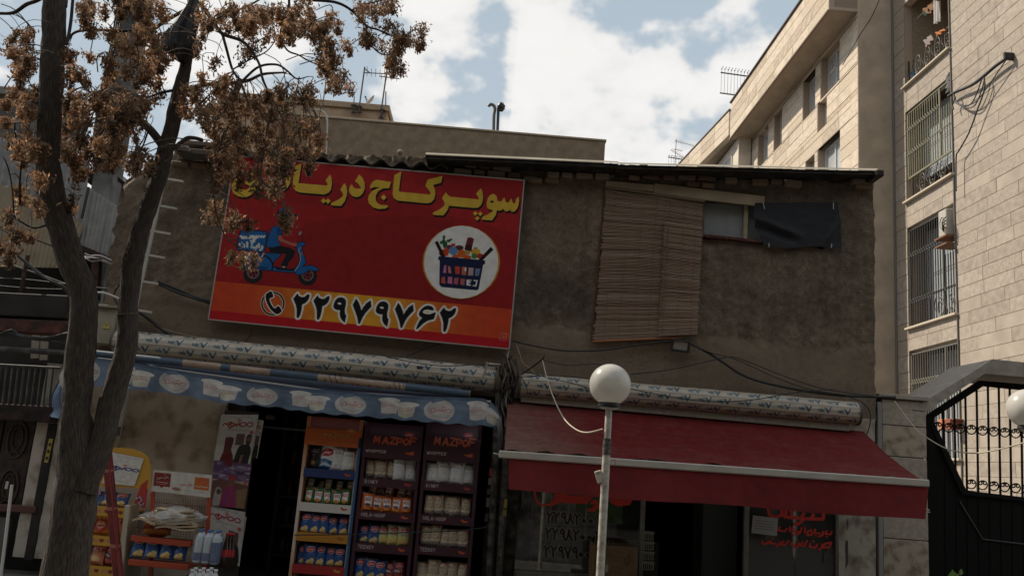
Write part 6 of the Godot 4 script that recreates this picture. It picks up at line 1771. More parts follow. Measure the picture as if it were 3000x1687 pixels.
	obj("canopy", MB.new().sheet(func(u: float, v: float) -> Vector3:
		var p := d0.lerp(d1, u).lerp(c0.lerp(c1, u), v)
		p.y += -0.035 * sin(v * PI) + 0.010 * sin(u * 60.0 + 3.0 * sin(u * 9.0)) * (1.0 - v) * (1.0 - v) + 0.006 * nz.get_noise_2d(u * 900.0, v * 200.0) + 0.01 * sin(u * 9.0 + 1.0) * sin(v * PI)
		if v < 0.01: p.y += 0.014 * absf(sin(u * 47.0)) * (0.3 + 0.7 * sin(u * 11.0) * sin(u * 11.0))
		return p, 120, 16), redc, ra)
	obj("front_bar", MB.new().bar(at(1461, 1330, 1.44), at(2722, 1416, 1.44), 0.068, 0.05, 0.01), mat(Color(0.50, 0.455, 0.395), 0.55, "soft", 0.8), ra)
	var val := mat(Color(0.19, 0.0125, 0.0145), 0.9, "mott", 0.8)
	var e0 := at(1490, 1341, 1.44)
	var e1 := at(2722, 1426, 1.44)
	var g0 := at(1490, 1436, 1.45)
	var g1 := at(2709, 1523, 1.45)
	obj("valance", MB.new().sheet(func(u: float, v: float) -> Vector3:
		var p := g0.lerp(g1, u).lerp(e0.lerp(e1, u), v)
		p.z += (1.0 - v) * (0.024 * sin(u * 17.0 + 2.0 * sin(u * 5.0)) + 0.012 * sin(u * 39.0))
		p.y += (1.0 - v) * 0.008 * sin(u * 13.0 + 1.0)
		return p, 120, 8, null, Vector3(0, 0, -0.002)), val, ra)
	for k in [1760, 2300]: obj("arm", MB.new().bar(at(k, 1330, 0.2), at(k + 90, 1432, 1.36), 0.03, 0.03), mat(Color(0.4, 0.38, 0.35), 0.6), ra)
	obj("crank_eye", MB.new().tube(path("2712,1492 2724,1494 2726,1500 2714,1500", 1.4), 0.006, 6), mat(Color(0.5, 0.48, 0.44), 0.5), ra)
	obj("bar_end", MB.new().tube(path("1445,1327 1462,1332", 1.4), 0.006, 6), mat(Color(0.5, 0.48, 0.44), 0.5), ra)

# ================================================================ shop fronts
func build_shop_fronts() -> void:
	# steel guides for the shutters, with stickers
	var steel := mat(Color(0.26, 0.235, 0.205), 0.55, "rust", 1.2, 0.0, 0.2)
	var gs := [["1432,1690 1462,1140", "dented pale shutter guide with stickers, right edge of the grocery opening", [["1437,1395 1439,1372", Color(0.36, 0.06, 0.05)], ["1434,1420 1436,1400", Color(0.2, 0.19, 0.17)], ["1430,1448 1432,1432", Color(0.08, 0.075, 0.07)], ["1428,1485 1430,1458", Color(0.16, 0.15, 0.14)], ["1424,1528 1426,1504", Color(0.07, 0.065, 0.062)]]],
		["1462,1690 1490,1210", "second pale shutter guide with yellow stickers, left edge of the glass shop front", [["1480,1488 1482,1462", Color(0.34, 0.24, 0.04)], ["1478,1512 1480,1494", Color(0.30, 0.20, 0.05)]]]]
	for g in gs:
		var t := thing("shutter_guide", g[1], "rail")
		var p := path(g[0], 0.12)
		obj("channel", MB.new().bar(p[0], p[1], 0.07, 0.06, 0.006), steel, t)
		obj("groove", MB.new().bar(p[0] + Vector3(0.022, 0, 0.031), p[1] + Vector3(0.022, 0, 0.031), 0.012, 0.004), mat(Color(0.04, 0.035, 0.03), 0.8), t)
		for s in g[2]:
			var q := path(s[0], 0.153)
			obj("sticker", MB.new().bar(q[0], q[1], 0.035, 0.003), mat(s[1], 0.6), t)
	# inside the grocery: dim shelves of goods
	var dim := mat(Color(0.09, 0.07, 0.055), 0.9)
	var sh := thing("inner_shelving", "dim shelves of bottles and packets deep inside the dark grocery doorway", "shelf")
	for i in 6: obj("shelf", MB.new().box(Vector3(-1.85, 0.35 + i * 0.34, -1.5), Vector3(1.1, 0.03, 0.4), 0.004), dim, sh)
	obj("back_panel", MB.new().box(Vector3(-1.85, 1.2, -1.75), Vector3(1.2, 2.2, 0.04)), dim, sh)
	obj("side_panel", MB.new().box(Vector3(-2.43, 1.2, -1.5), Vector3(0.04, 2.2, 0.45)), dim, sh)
	var tones := [Color(0.14, 0.05, 0.03), Color(0.05, 0.06, 0.08), Color(0.16, 0.14, 0.11), Color(0.04, 0.05, 0.03), Color(0.10, 0.04, 0.05)]
	for i in 6:
		var x := -2.36
		while x < -1.36:
			var w := rng.randf_range(0.05, 0.10)
			var h := rng.randf_range(0.16, 0.27)
			obj("packet" if rng.randf() < 0.5 else "bottle", MB.new().lathe(PackedVector2Array([Vector2(0, 0), Vector2(w * 0.42, 0), Vector2(w * 0.42, h * 0.7), Vector2(w * 0.15, h * 0.88), Vector2(w * 0.15, h), Vector2(0, h)]), Vector3(x + w * 0.5, 0.366 + i * 0.34, -1.45), 8), mat(tones[rng.randi() % 5], 0.5), sh)
			x += w + 0.008
	var jars := thing("ceiling_goods", "few pale packets hanging under the grocery ceiling behind the blue valance", "packet")
	for k in ["790,1222 806,1222", "742,1240 752,1240"]:
		var p := path(k, -0.6)
		obj("packet", MB.new().box(p[0], Vector3(0.10, 0.05, 0.06), 0.01), mat(Color(0.35, 0.32, 0.27), 0.7), jars)
	# election-style cinema posters on a narrow board
	var stand := thing("poster_board", "tall dark board carrying a column of film posters at the grocery doorway", "board")
	obj("board", MB.new().bar(at(640, 1690, 0.03), at(705, 1205, 0.03), 0.38, 0.03, 0.004, Vector3(0, 0, 1)), mat(Color(0.06, 0.05, 0.045), 0.8), stand)
	obj("pole", MB.new().tube(path("648,1260 655,1200", 0.1), 0.008, 6), mat(Color(0.3, 0.29, 0.26), 0.5), stand)
	var pm := [pic(poster(0), 0.45), pic(poster(1), 0.45), pic(poster(2), 0.45), pic(poster(3), 0.5)]
	for k in [["622,1363 730,1368 757,1215 647,1214", 0.13, 0, "topmost white film poster with a black-shirted man and red figure"], ["710,1340 752,1342 772,1232 738,1226", 0.11, 2, "white poster edge peeping out behind the topmost film poster"], ["614,1480 714,1490 736,1360 626,1348", 0.14, 1, "purple film poster with a figure in pink robes, middle of the column"], ["640,1640 700,1648 722,1514 628,1484", 0.115, 2, "white poster turned behind the lowest film poster"], ["592,1600 700,1660 718,1500 610,1480", 0.13, 2, "white film poster with red script and a dark figure, lowest of the column"]]:
		var q := path(k[0], k[1])
		tag(obj("film_poster", MB.new().sheet(func(u: float, v: float) -> Vector3: return q[0].lerp(q[1], u).lerp(q[3].lerp(q[2], u), v) + Vector3(0, 0, 0.006 * sin(u * 4.0 + v * 3.0)), 6, 6, null, Vector3(0, 0, -0.002)), pm[k[2]]), k[3], "poster")
	var yel := path("264,1410 402,1424 424,1340 286,1330", 0.0)
	# a thin dark rail under the blue awning
	obj("rail_pipe", MB.new().tube(path("640,1240 900,1262", -0.1), 0.012, 6), mat(Color(0.06, 0.055, 0.05), 0.7), jars)

func infinity_script(cv: Cv, o: Vector2, s: float, col: Color, wd: float) -> void:      # a looping red or blue title in the manner of the posters
	for k in [[0.0, 10.0], [24.0, 10.0]]: cv.line(shift(pts(oval(0, 0, 10 * s, 7 * s)), o + Vector2(-k[0] + 30, 0) * s), wd, col, true)
	cv.line(shift(Transform2D(0, Vector2(s, s), 0, Vector2.ZERO) * pts("-4,4 -10,-4 -16,6 -20,-2 -30,8 -38,14"), o), wd, col)
	cv.line(shift(pts(oval(0, 0, 6 * s, 6 * s)), o + Vector2(-30, 2) * s), wd, col, true)
	cv.line(shift(Transform2D(0, Vector2(s, s), 0, Vector2.ZERO) * pts("-40,2 -34,-8 -46,-4 -42,10 -34,14"), o), wd, col)
	cv.line(shift(Transform2D(0, Vector2(s, s), 0, Vector2.ZERO) * pts("-48,2 -56,-4 -62,4"), o), wd, col)
	cv.line(shift(pts(oval(0, 0, 5 * s, 5 * s)), o + Vector2(-8, -14) * s), wd * 0.5, lin(0.5, 0.05, 0.05), true)
	cv.line(shift(Transform2D(0, Vector2(s, s), 0, Vector2.ZERO) * pts("-11,-17 -5,-11"), o), wd * 0.5, lin(0.5, 0.05, 0.05))

func poster(kind: int) -> Image:
	var cv := Cv.new(160, 220, lin(0.60, 0.57, 0.53))
	var ink := lin(0.09, 0.07, 0.065)
	var r := RandomNumberGenerator.new()
	r.seed = 100 + kind
	var small := func(y: float, x0: float, x1: float, col: Color) -> void:
		var x := x0
		while x < x1:
			var w := r.randf_range(3, 9)
			cv.line(PackedVector2Array([Vector2(x, y + r.randf_range(-1, 1)), Vector2(x + w * 0.5, y + r.randf_range(-2, 2)), Vector2(x + w, y)]), 1.4, col)
			x += w + 2.5
	if kind == 0 or kind == 2:
		small.call(12, 40, 130, ink)
		infinity_script(cv, Vector2(92, 42), 1.25, lin(0.33, 0.02, 0.025), 5.0)
		small.call(68, 40, 130, ink)
		small.call(62, 20, 60, lin(0.4, 0.1, 0.1))
		cv.disc(Vector2(142, 76), Vector2(9, 9), lin(0.5, 0.12, 0.1))
		if kind == 0:
			cv.poly(curve2(pts("28,220 30,180 40,150 36,112 44,98 66,98 72,112 68,150 80,178 84,220"), 3), lin(0.17, 0.012, 0.018))
			cv.rect(Vector2(36, 98), Vector2(68, 165), lin(0.13, 0.03, 0.03))
			cv.poly(curve2(pts("88,220 94,150 108,130 140,128 152,150 150,190 142,220"), 3), lin(0.022, 0.021, 0.026))
			cv.poly(pts("112,172 124,170 120,200 112,220 102,220 110,196"), lin(0.28, 0.12, 0.08))
			cv.rect(Vector2(80, 82), Vector2(116, 130), lin(0.15, 0.095, 0.085))
			cv.poly(curve2(pts("122,100 128,88 140,86 148,96 146,116 138,130 126,124"), 3), lin(0.20, 0.10, 0.07))
			cv.poly(curve2(pts("122,98 130,84 144,86 148,96 140,92 128,98"), 3), lin(0.03, 0.02, 0.018))
			cv.poly(curve2(pts("126,112 136,114 146,110 142,128 134,132 126,124"), 3), lin(0.05, 0.03, 0.024))
		else:
			cv.poly(curve2(pts("96,220 100,160 116,140 136,140 148,160 150,220"), 3), lin(0.022, 0.02, 0.02))
			cv.rect(Vector2(98, 92), Vector2(142, 146), lin(0.14, 0.09, 0.085))
			cv.poly(curve2(pts("20,150 60,130 90,150 70,180 30,190"), 3), lin(0.42, 0.37, 0.30))
	elif kind == 1:
		cv.rect(Vector2(0, 0), Vector2(160, 90), lin(0.13, 0.07, 0.17))
		for i in 40: cv.disc(Vector2(r.randf_range(0, 160), r.randf_range(10, 90)), Vector2(r.randf_range(8, 24), r.randf_range(3, 9)), lin(0.16, 0.09, 0.2).lerp(lin(0.5, 0.46, 0.5), r.randf() * 0.8))
		cv.rect(Vector2(0, 90), Vector2(160, 110), lin(0.45, 0.35, 0.27))
		cv.poly(pts("0,100 40,86 160,108 160,220 0,220"), lin(0.16, 0.07, 0.06))
		cv.poly(pts("100,140 160,120 160,220 90,220"), lin(0.25, 0.16, 0.08))
		cv.poly(curve2(pts("46,220 56,150 66,120 84,112 104,122 112,160 118,220"), 3), lin(0.32, 0.035, 0.10))
		cv.line(pts("60,220 72,130 66,220"), 4, lin(0.14, 0.05, 0.22))
		cv.line(pts("100,130 98,220"), 5, lin(0.14, 0.05, 0.22))
		cv.poly(curve2(pts("72,112 70,84 82,72 98,78 100,108 86,120"), 3), lin(0.20, 0.09, 0.07))
		cv.poly(curve2(pts("68,84 72,68 88,62 102,72 104,88 86,82"), 3), lin(0.36, 0.04, 0.06))
		cv.poly(curve2(pts("10,220 16,150 26,128 44,136 46,180 40,220"), 3), lin(0.40, 0.37, 0.36))
		cv.disc(Vector2(34, 150), Vector2(10, 14), lin(0.10, 0.06, 0.05))
		cv.line(pts("96,46 110,52 128,44 136,50 120,56 104,44 96,54"), 4, lin(0.06, 0.03, 0.06))
		cv.line(pts("96,46 70,52 60,46"), 3, lin(0.06, 0.03, 0.06))
		cv.disc(Vector2(146, 96), Vector2(8, 12), lin(0.5, 0.12, 0.12))
	else:      # the blue-lettered poster on the yellow rack
		small.call(18, 30, 130, ink)
		infinity_script(cv, Vector2(96, 100), 1.5, lin(0.02, 0.03, 0.16), 7.0)
		small.call(72, 70, 130, ink)
		for i in 4: small.call(134, 30 + i * 24, 36 + i * 24, ink)
		small.call(190, 30, 120, ink)
		small.call(198, 20, 90, lin(0.3, 0.1, 0.1))
	return cv.done(0.12, kind)

# ---------------------------------------------------------------- snack bags
var bag_mesh := {}
var bag_skin := {}

func bag_texture(kind: String) -> Image:
	var W := 96
	var H := 132
	var cv := Cv.new(W, H, Color.WHITE)
	var white := lin(0.72, 0.70, 0.68)
	var red := lin(0.42, 0.02, 0.022)
	var oval_logo := func(c: Vector2, s: float) -> void:
		cv.disc(c, Vector2(30, 16) * s, white, -0.12)
		cv.disc(c, Vector2(28, 14) * s, red, -0.12)
		cv.line(shift(Transform2D(0, Vector2(s, s), 0, Vector2.ZERO) * pts("16,-4 10,4 4,-2 -4,4 -8,-2 -14,5 -20,6"), c), 3.2 * s, white)
		cv.line(shift(Transform2D(0, Vector2(s, s), 0, Vector2.ZERO) * pts("0,-8 -3,-8"), c), 2.4 * s, white)
	match kind:
		"blue":
			cv.rect(Vector2(0, 0), Vector2(W, H), lin(0.012, 0.045, 0.17))
			cv.poly(pts("0,60 96,48 96,132 0,132"), lin(0.018, 0.065, 0.22))
			oval_logo.call(Vector2(50, 32), 1.15)
			latin(cv, "LLT", Vector2(36, 56), Vector2(8, 7), 3, 1.4, white)
			for p in [[40, 106, 26, 14, -0.4], [64, 96, 18, 12, 0.5], [58, 116, 24, 11, 0.1], [34, 118, 16, 9, 0.0]]:
				cv.disc(Vector2(p[0], p[1] + 2), Vector2(p[2], p[3]), lin(0.35, 0.19, 0.05), p[4])
				cv.disc(Vector2(p[0], p[1]), Vector2(p[2] - 2, p[3] - 2), lin(0.62, 0.44, 0.17), p[4])
		"green":
			cv.rect(Vector2(0, 0), Vector2(W, H), lin(0.03, 0.10, 0.025))
			cv.poly(pts("18,34 78,30 74,100 24,104"), white)
			latin(cv, "BOZ", Vector2(28, 44), Vector2(12, 22), 4, 4, red)
			for p in [[40, 96, 14, 9], [58, 102, 16, 9], [46, 112, 14, 8]]: cv.disc(Vector2(p[0], p[1]), Vector2(p[2], p[3]), lin(0.55, 0.22, 0.03))
			cv.disc(Vector2(20, 18), Vector2(16, 7), lin(0.40, 0.10, 0.02))
		"orange":
			cv.rect(Vector2(0, 0), Vector2(W, H), lin(0.48, 0.10, 0.012))
			cv.poly(pts("16,28 80,26 76,92 22,94"), white)
			latin(cv, "BEE", Vector2(24, 38), Vector2(12, 18), 5, 4, lin(0.3, 0.03, 0.02))
			cv.disc(Vector2(46, 84), Vector2(26, 10), lin(0.08, 0.07, 0.09))
			for p in [[36, 108, 14, 8], [60, 112, 16, 9]]: cv.disc(Vector2(p[0], p[1]), Vector2(p[2], p[3]), lin(0.60, 0.24, 0.03))
		"white":
			cv.rect(Vector2(0, 0), Vector2(W, H), lin(0.66, 0.65, 0.64))
			cv.rect(Vector2(0, 96), Vector2(W, H), lin(0.60, 0.59, 0.585))
			latin(cv, "JAZZLE", Vector2(12, 26), Vector2(9, 13), 3.4, 2.2, lin(0.12, 0.12, 0.13), 0.1)
			latin(cv, "TE-TI", Vector2(32, 54), Vector2(4, 4), 2.4, 1.1, lin(0.3, 0.3, 0.3))
			cv.disc(Vector2(80, 16), Vector2(8, 6), lin(0.5, 0.06, 0.05))
			cv.disc(Vector2(44, 104), Vector2(5, 4), lin(0.5, 0.2, 0.16))
		"beige":
			cv.rect(Vector2(0, 0), Vector2(W, H), lin(0.36, 0.27, 0.19))
			cv.disc(Vector2(46, 46), Vector2(34, 30), lin(0.47, 0.37, 0.27))
			for s in ["28,38 36,32 42,40", "54,40 60,32 68,38", "30,56 46,66 64,54"]: cv.line(pts(s), 2.6, lin(0.05, 0.04, 0.035))
			cv.disc(Vector2(72, 14), Vector2(12, 6), lin(0.42, 0.06, 0.04))
			cv.rect(Vector2(0, 90), Vector2(W, H), lin(0.15, 0.125, 0.115))
			for i in 9: cv.disc(Vector2(8 + i * 10, 92 + 4 * sin(i * 2.2)), Vector2(8, 7), lin(0.52, 0.43, 0.30))
			cv.line(pts("20,108 40,104 62,110 80,106"), 2, lin(0.4, 0.33, 0.25))
		"black":
			cv.rect(Vector2(0, 0), Vector2(W, H), lin(0.012, 0.010, 0.012))
			latin(cv, "JAZZLE", Vector2(10, 26), Vector2(9, 14), 4, 2.2, lin(0.42, 0.38, 0.34))
			latin(cv, "TENT", Vector2(34, 52), Vector2(5, 5), 2, 1.1, lin(0.3, 0.27, 0.24))
			cv.disc(Vector2(48, 96), Vector2(16, 12), lin(0.25, 0.13, 0.04))
		"milk":
			cv.rect(Vector2(0, 0), Vector2(W, H), lin(0.66, 0.65, 0.63))
			cv.rect(Vector2(0, 0), Vector2(W, 16), lin(0.03, 0.11, 0.28))
			oval_logo.call(Vector2(48, 50), 1.35)
			cv.poly(pts("0,86 40,80 96,92 96,132 0,132"), lin(0.025, 0.10, 0.28))
			cv.poly(pts("0,110 50,98 96,112 96,120 40,112 0,124"), lin(0.45, 0.50, 0.56))
			latin(cv, "NLTS", Vector2(18, 92), Vector2(8, 8), 3, 1.6, lin(0.55, 0.50, 0.2))
		"silver":
			cv.rect(Vector2(0, 0), Vector2(W, H), lin(0.40, 0.35, 0.20))
			cv.rect(Vector2(0, 70), Vector2(W, H), lin(0.52, 0.46, 0.14))
			oval_logo.call(Vector2(48, 30), 1.1)
			latin(cv, "NTE", Vector2(26, 56), Vector2(10, 10), 4, 2, lin(0.1, 0.08, 0.05))
			for p in [[36, 104, 22, 12], [62, 110, 20, 11]]: cv.disc(Vector2(p[0], p[1]), Vector2(p[2], p[3]), lin(0.60, 0.40, 0.14))
		"crimson":
			cv.rect(Vector2(0, 0), Vector2(W, H), lin(0.12, 0.012, 0.014))
			oval_logo.call(Vector2(50, 34), 1.0)
			for p in [[30, 96, 16, 14], [58, 104, 18, 14], [42, 118, 16, 10]]: cv.disc(Vector2(p[0], p[1]), Vector2(p[2], p[3]), lin(0.30, 0.045, 0.03))
			latin(cv, "MALT", Vector2(14, 60), Vector2(11, 14), 4, 2.6, white)
		"cheese":
			cv.rect(Vector2(0, 0), Vector2(W, H), lin(0.50, 0.17, 0.012))
			for p in [[48, 70, 44, 40], [48, 70, 34, 30]]: cv.line(pts(oval(p[0], p[1], p[2], p[3])), 8, lin(0.34, 0.015, 0.012), true)
			cv.disc(Vector2(48, 76), Vector2(26, 22), lin(0.38, 0.06, 0.03))
			for s in ["30,66 40,58 48,68", "52,66 60,58 68,68", "34,84 48,92 64,82"]: cv.line(pts(s), 3, white)
			latin(cv, "CHE", Vector2(16, 16), Vector2(16, 16), 6, 4, lin(0.55, 0.36, 0.03))
		"peach":
			cv.rect(Vector2(0, 0), Vector2(W, H), lin(0.50, 0.19, 0.10))
			cv.rect(Vector2(0, 24), Vector2(W, 52), lin(0.42, 0.06, 0.03))
			latin(cv, "MALT", Vector2(12, 30), Vector2(13, 16), 5, 3, white)
			for p in [[36, 84, 24, 16], [60, 96, 22, 14]]: cv.disc(Vector2(p[0], p[1]), Vector2(p[2], p[3]), lin(0.60, 0.40, 0.18))
	cv.rect(Vector2(0, 0), Vector2(W, 6), lin(0.30, 0.30, 0.30) if kind in ["silver", "white"] else lin(0.08, 0.07, 0.08))
	return cv.done()

func bag(kind: String, p: Vector3, w: float, h: float, label: String, turn := 0.0, lie := 0.0, roll_ := 0.0) -> Node3D:
	var variant := rng.randi() % 3
	var key := "bag%d" % variant
	if not bag_mesh.has(key):
		var nz := FastNoiseLite.new()
		nz.seed = 40 + variant
		nz.frequency = 1.0
		var m := MB.new()
		for side in 2:
			var sg := 1.0 if side == 0 else -1.0
			m.sheet(func(u: float, v: float) -> Vector3:
				var crimp := smoothstep(0.0, 0.14, v) * smoothstep(1.0, 0.86, v)
				var x := (u - 0.5) * sg * (1.0 - 0.10 * crimp + 0.02 * nz.get_noise_2d(v * 5.0, 3.0))
				var d := pow(maxf(0.0, sin(PI * u)), 0.6) * pow(crimp, 0.7)
				var z := 0.30 * d * (1.0 + 0.25 * nz.get_noise_2d(u * 4.0, v * 4.0)) + 0.07 * d * nz.get_noise_2d(u * 12.0 * (1.0 if side else 1.3), v * 9.0) + 0.012 * sin(u * 50.0) * (1.0 - crimp)
				return Vector3(x, v + 0.015 * nz.get_noise_2d(u * 4.0, 8.0), z * sg + 0.03 * sin(v * 5.0 + variant)), 12, 16)
		bag_mesh[key] = m.done()
	if not bag_skin.has(kind): 
		bag_skin[kind] = pic(bag_texture(kind), 0.34)
	var o := obj("snack_bag", bag_mesh[key], bag_skin[kind])
	o.transform = Transform3D((Basis(Vector3.UP, turn) * Basis(Vector3(1, 0, 0), lie) * Basis(Vector3(0, 0, 1), roll_)).scaled_local(Vector3(w, h, w * 0.72)), p)
	tag(o, label, "snack bag", "snack bags on the racks")
	return o

const ORD := ["first", "second", "third", "fourth", "fifth", "sixth", "seventh"]

# a rack in the doorway: x range at its front plane, top, heights of the shelf edges (tops)
func rack(called: String, label: String, x0: float, x1: float, top: float, head: float, shelves: Array, zf: float, body: Material, header: Material, strips: Array, edge: Material) -> Node3D:
	var t := thing(called, label, "display rack")
	var w := x1 - x0
	var xm := (x0 + x1) * 0.5
	for sx in [x0 + 0.018, x1 - 0.018]: obj("side_panel", MB.new().box(Vector3(sx, top * 0.5 + 0.06, zf - 0.19), Vector3(0.034, top - 0.13, 0.38), 0.004), edge, t)
	obj("back_panel", MB.new().box(Vector3(xm, top * 0.5, zf - 0.37), Vector3(w - 0.07, top - 0.2, 0.02)), body, t)
	obj("header", MB.new().sheet(func(u: float, v: float) -> Vector3: return Vector3(lerpf(x0, x1, u), lerpf(top - head, top, v), zf + 0.012 - 0.09 * smoothstep(0.5, 1.0, v)), 4, 12, null, Vector3(0, 0, -0.03)), header, t)
	for i in shelves.size():
		obj("shelf", MB.new().box(Vector3(xm, shelves[i] - 0.012, zf - 0.19), Vector3(w - 0.07, 0.016, 0.34)), body, t)
		var y: float = shelves[i]
		obj("price_strip", MB.new().quad(Vector3(x0 + 0.03, y - 0.075, zf + 0.004), Vector3(x1 - 0.03, y - 0.075, zf + 0.004), Vector3(x1 - 0.03, y + 0.012, zf + 0.004), Vector3(x0 + 0.03, y + 0.012, zf + 0.004)).box(Vector3(xm, y - 0.032, zf - 0.008), Vector3(w - 0.06, 0.086, 0.02)), strips[i], t)
	return t

func strip_print(bg: Color, word: String, ink: Color, mark: Color) -> StandardMaterial3D:
	var cv := Cv.new(256, 36, bg)
	latin(cv, word, Vector2(14, 9), Vector2(9, 13), 4, 2.2, ink)
	cv.disc(Vector2(212, 16), Vector2(10, 5), mark, 0.3)
	cv.disc(Vector2(226, 19), Vector2(12, 4), mark, -0.2)
	return pic(cv.done(), 0.5)

func build_racks() -> void:
	var zf := 0.32
	var y := func(px: float, py: float) -> float: return at(px, py, zf).y
	var x := func(px: float, py: float) -> float: return at(px, py, zf).x
	var plum := lin(0.050, 0.010, 0.022)
	var white := lin(0.55, 0.52, 0.50)
	var orange := lin(0.50, 0.095, 0.03)
	var hd := []
	for k in 2:
		var cv := Cv.new(256, 190, plum)
		var letters := [["M", 46, 0], ["A", 84, 2], ["Z", 116, 0], ["P", 146, 3], ["O", 174, 2], ["F", 204, -4]]
		for l in letters: latin(cv, l[0], Vector2(l[1], 74 + l[2]), Vector2(23, 34), 0, 10, lin(0.30, 0.03, 0.02), 0.05)
		for l in letters: latin(cv, l[0], Vector2(l[1], 72 + l[2]), Vector2(23, 34), 0, 7, orange if k == 0 else lin(0.50, 0.12, 0.06), 0.05)
		cv.disc(Vector2(196, 52), Vector2(24, 14), lin(0.4, 0.03, 0.03))
		cv.line(pts("210,50 202,56 196,50 188,56 182,54"), 3, white)
		cv.rect(Vector2(0, 128), Vector2(256, 130), lin(0.035, 0.007, 0.015))
		latin(cv, "WHOPPER", Vector2(16, 146), Vector2(9, 14), 4, 2.4, white)
		cv.disc(Vector2(206, 154), Vector2(22, 5), orange, 0.2)
		cv.disc(Vector2(214, 148), Vector2(14, 5), orange, -0.3)
		hd.append(pic(cv.done(), 0.5))
	var dark := mat(Color(0.10, 0.09, 0.085), 0.8)
	var plumm := mat(Color(0.050, 0.010, 0.022), 0.5)
	var sp_ := [strip_print(plum, "DINKY", white, lin(0.4, 0.04, 0.04)), strip_print(plum, "HOLA-HOOP", white, orange), strip_print(plum, "TEENSY", white, orange)]
	var info := [["purple snack rack in the grocery doorway, between the orange rack and the twin purple rack", 1047, 1222, 1408, [1418, 1515, 1610], "left purple rack"], ["purple snack rack at the right end of the grocery doorway, beside the shutter guide", 1229, 1396, 1426, [1430, 1526, 1618], "right purple rack"]]
	for k in 2:
		var e = info[k]
		var xa: float = x.call(e[1], 1450)
		var xb: float = x.call(e[2], 1450)
		var px: float = (e[1] + e[2]) * 0.5
		var sh := []
		for s in e[4]: sh.append(y.call(px, s - 11))
		sh.append(sh[2] - 0.345)
		var top: float = y.call(px, 1240)
		var wh: float = y.call(px, 1336 + k * 8)
		rack("snack_rack", e[0], xa, xb, top, top - wh + 0.03, sh, zf, dark, hd[k], [sp_[0], sp_[1], sp_[2], plumm], plumm)
		var rows: Array
		if k == 0: rows = [["beige", "beige", "beige", "white", "white"], ["orange", "orange", "orange", "orange", "orange"], ["blue", "blue", "silver", "silver", "silver"], ["blue", "blue", "blue", "crimson", "crimson"]]
		else: rows = [["white", "white", "white", "white"], ["beige", "beige", "beige", "beige", "beige"], ["beige", "beige", "beige", "beige", "beige"], ["beige", "beige", "beige", "beige", "beige"]]
		fill_rack(rows, sh, xa, xb, zf, e[5])
	# the orange rack, turned a little away: its right edge is blue
	var ocv := Cv.new(256, 150, lin(0.46, 0.095, 0.016))
	ocv.rect(Vector2(0, 0), Vector2(256, 62), lin(0.22, 0.035, 0.014))
	for l in [["M", 82], ["A", 106], ["Z", 128], ["P", 148], ["O", 168], ["F", 188]]:
		latin(ocv, l[0], Vector2(l[1], 82), Vector2(16, 24), 0, 7.5, lin(0.18, 0.012, 0.01), 0.05)
		latin(ocv, l[0], Vector2(l[1], 82), Vector2(16, 24), 0, 3.6, lin(0.55, 0.30, 0.03), 0.05)
	ocv.disc(Vector2(206, 64), Vector2(22, 13), lin(0.48, 0.14, 0.03))
	ocv.line(pts("216,62 208,68 200,62 194,68"), 2.6, lin(0.6, 0.4, 0.1))
	ocv.rect(Vector2(0, 118), Vector2(256, 119.5), lin(0.25, 0.05, 0.01))
	ocv.line(pts("56,132 74,136 90,132 102,134"), 2.4, lin(0.15, 0.03, 0.01))
	var mk := lin(0.42, 0.06, 0.03)
	var xa: float = x.call(872, 1450)
	var xb: float = x.call(1041, 1450)
	var sh := []
	for s in [1388, 1489, 1577, 1672]: sh.append(y.call(955, s - 10))
	var side := StandardMaterial3D.new()
	var gr := Gradient.new()
	gr.set_color(0, lin(0.46, 0.12, 0.02))
	gr.set_color(1, lin(0.40, 0.10, 0.02))
	gr.add_point(0.45, lin(0.55, 0.52, 0.48))
	gr.add_point(0.72, lin(0.55, 0.50, 0.42))
	var gt := GradientTexture2D.new()
	gt.gradient = gr
	gt.fill_from = Vector2(0, 0)
	gt.fill_to = Vector2(0, 1)
	side.albedo_texture = gt
	side.roughness = 0.5
	var top: float = y.call(955, 1222)
	var t := rack("snack_rack", "orange snack rack with blue right side, leftmost in the grocery doorway", xa, xb, top, top - y.call(955, 1306), sh, zf, dark, pic(ocv.done(), 0.5), [strip_print(lin(0.018, 0.035, 0.13), "", white, mk), strip_print(lin(0.55, 0.52, 0.48), "", white, mk), strip_print(lin(0.50, 0.22, 0.025), "", white, lin(0.35, 0.1, 0.02)), strip_print(lin(0.34, 0.02, 0.02), "", white, lin(0.5, 0.3, 0.03))], side)
	obj("blue_edge", MB.new().box(Vector3(xb - 0.012, top * 0.5 - 0.03, zf + 0.006), Vector3(0.026, top - 0.3, 0.012)), mat(Color(0.025, 0.10, 0.24), 0.5), t)
	fill_rack([["black", "milk", "white", "white"], ["green", "green", "green", "green", "green"], ["blue", "blue", "blue", "blue", "blue"], ["blue", "blue", "blue", "blue", "blue"]], sh, xa, xb, zf, "orange rack")
	tag(obj("hook_cord", MB.new().tube(curve(path("862,1567 1000,1566 1180,1560 1320,1556 1400,1548 1430,1542", 0.36)), 0.006, 5), mat(Color(0.03, 0.028, 0.026), 0.7)), "dark cord stretched across the three snack racks at the third shelf", "cord")

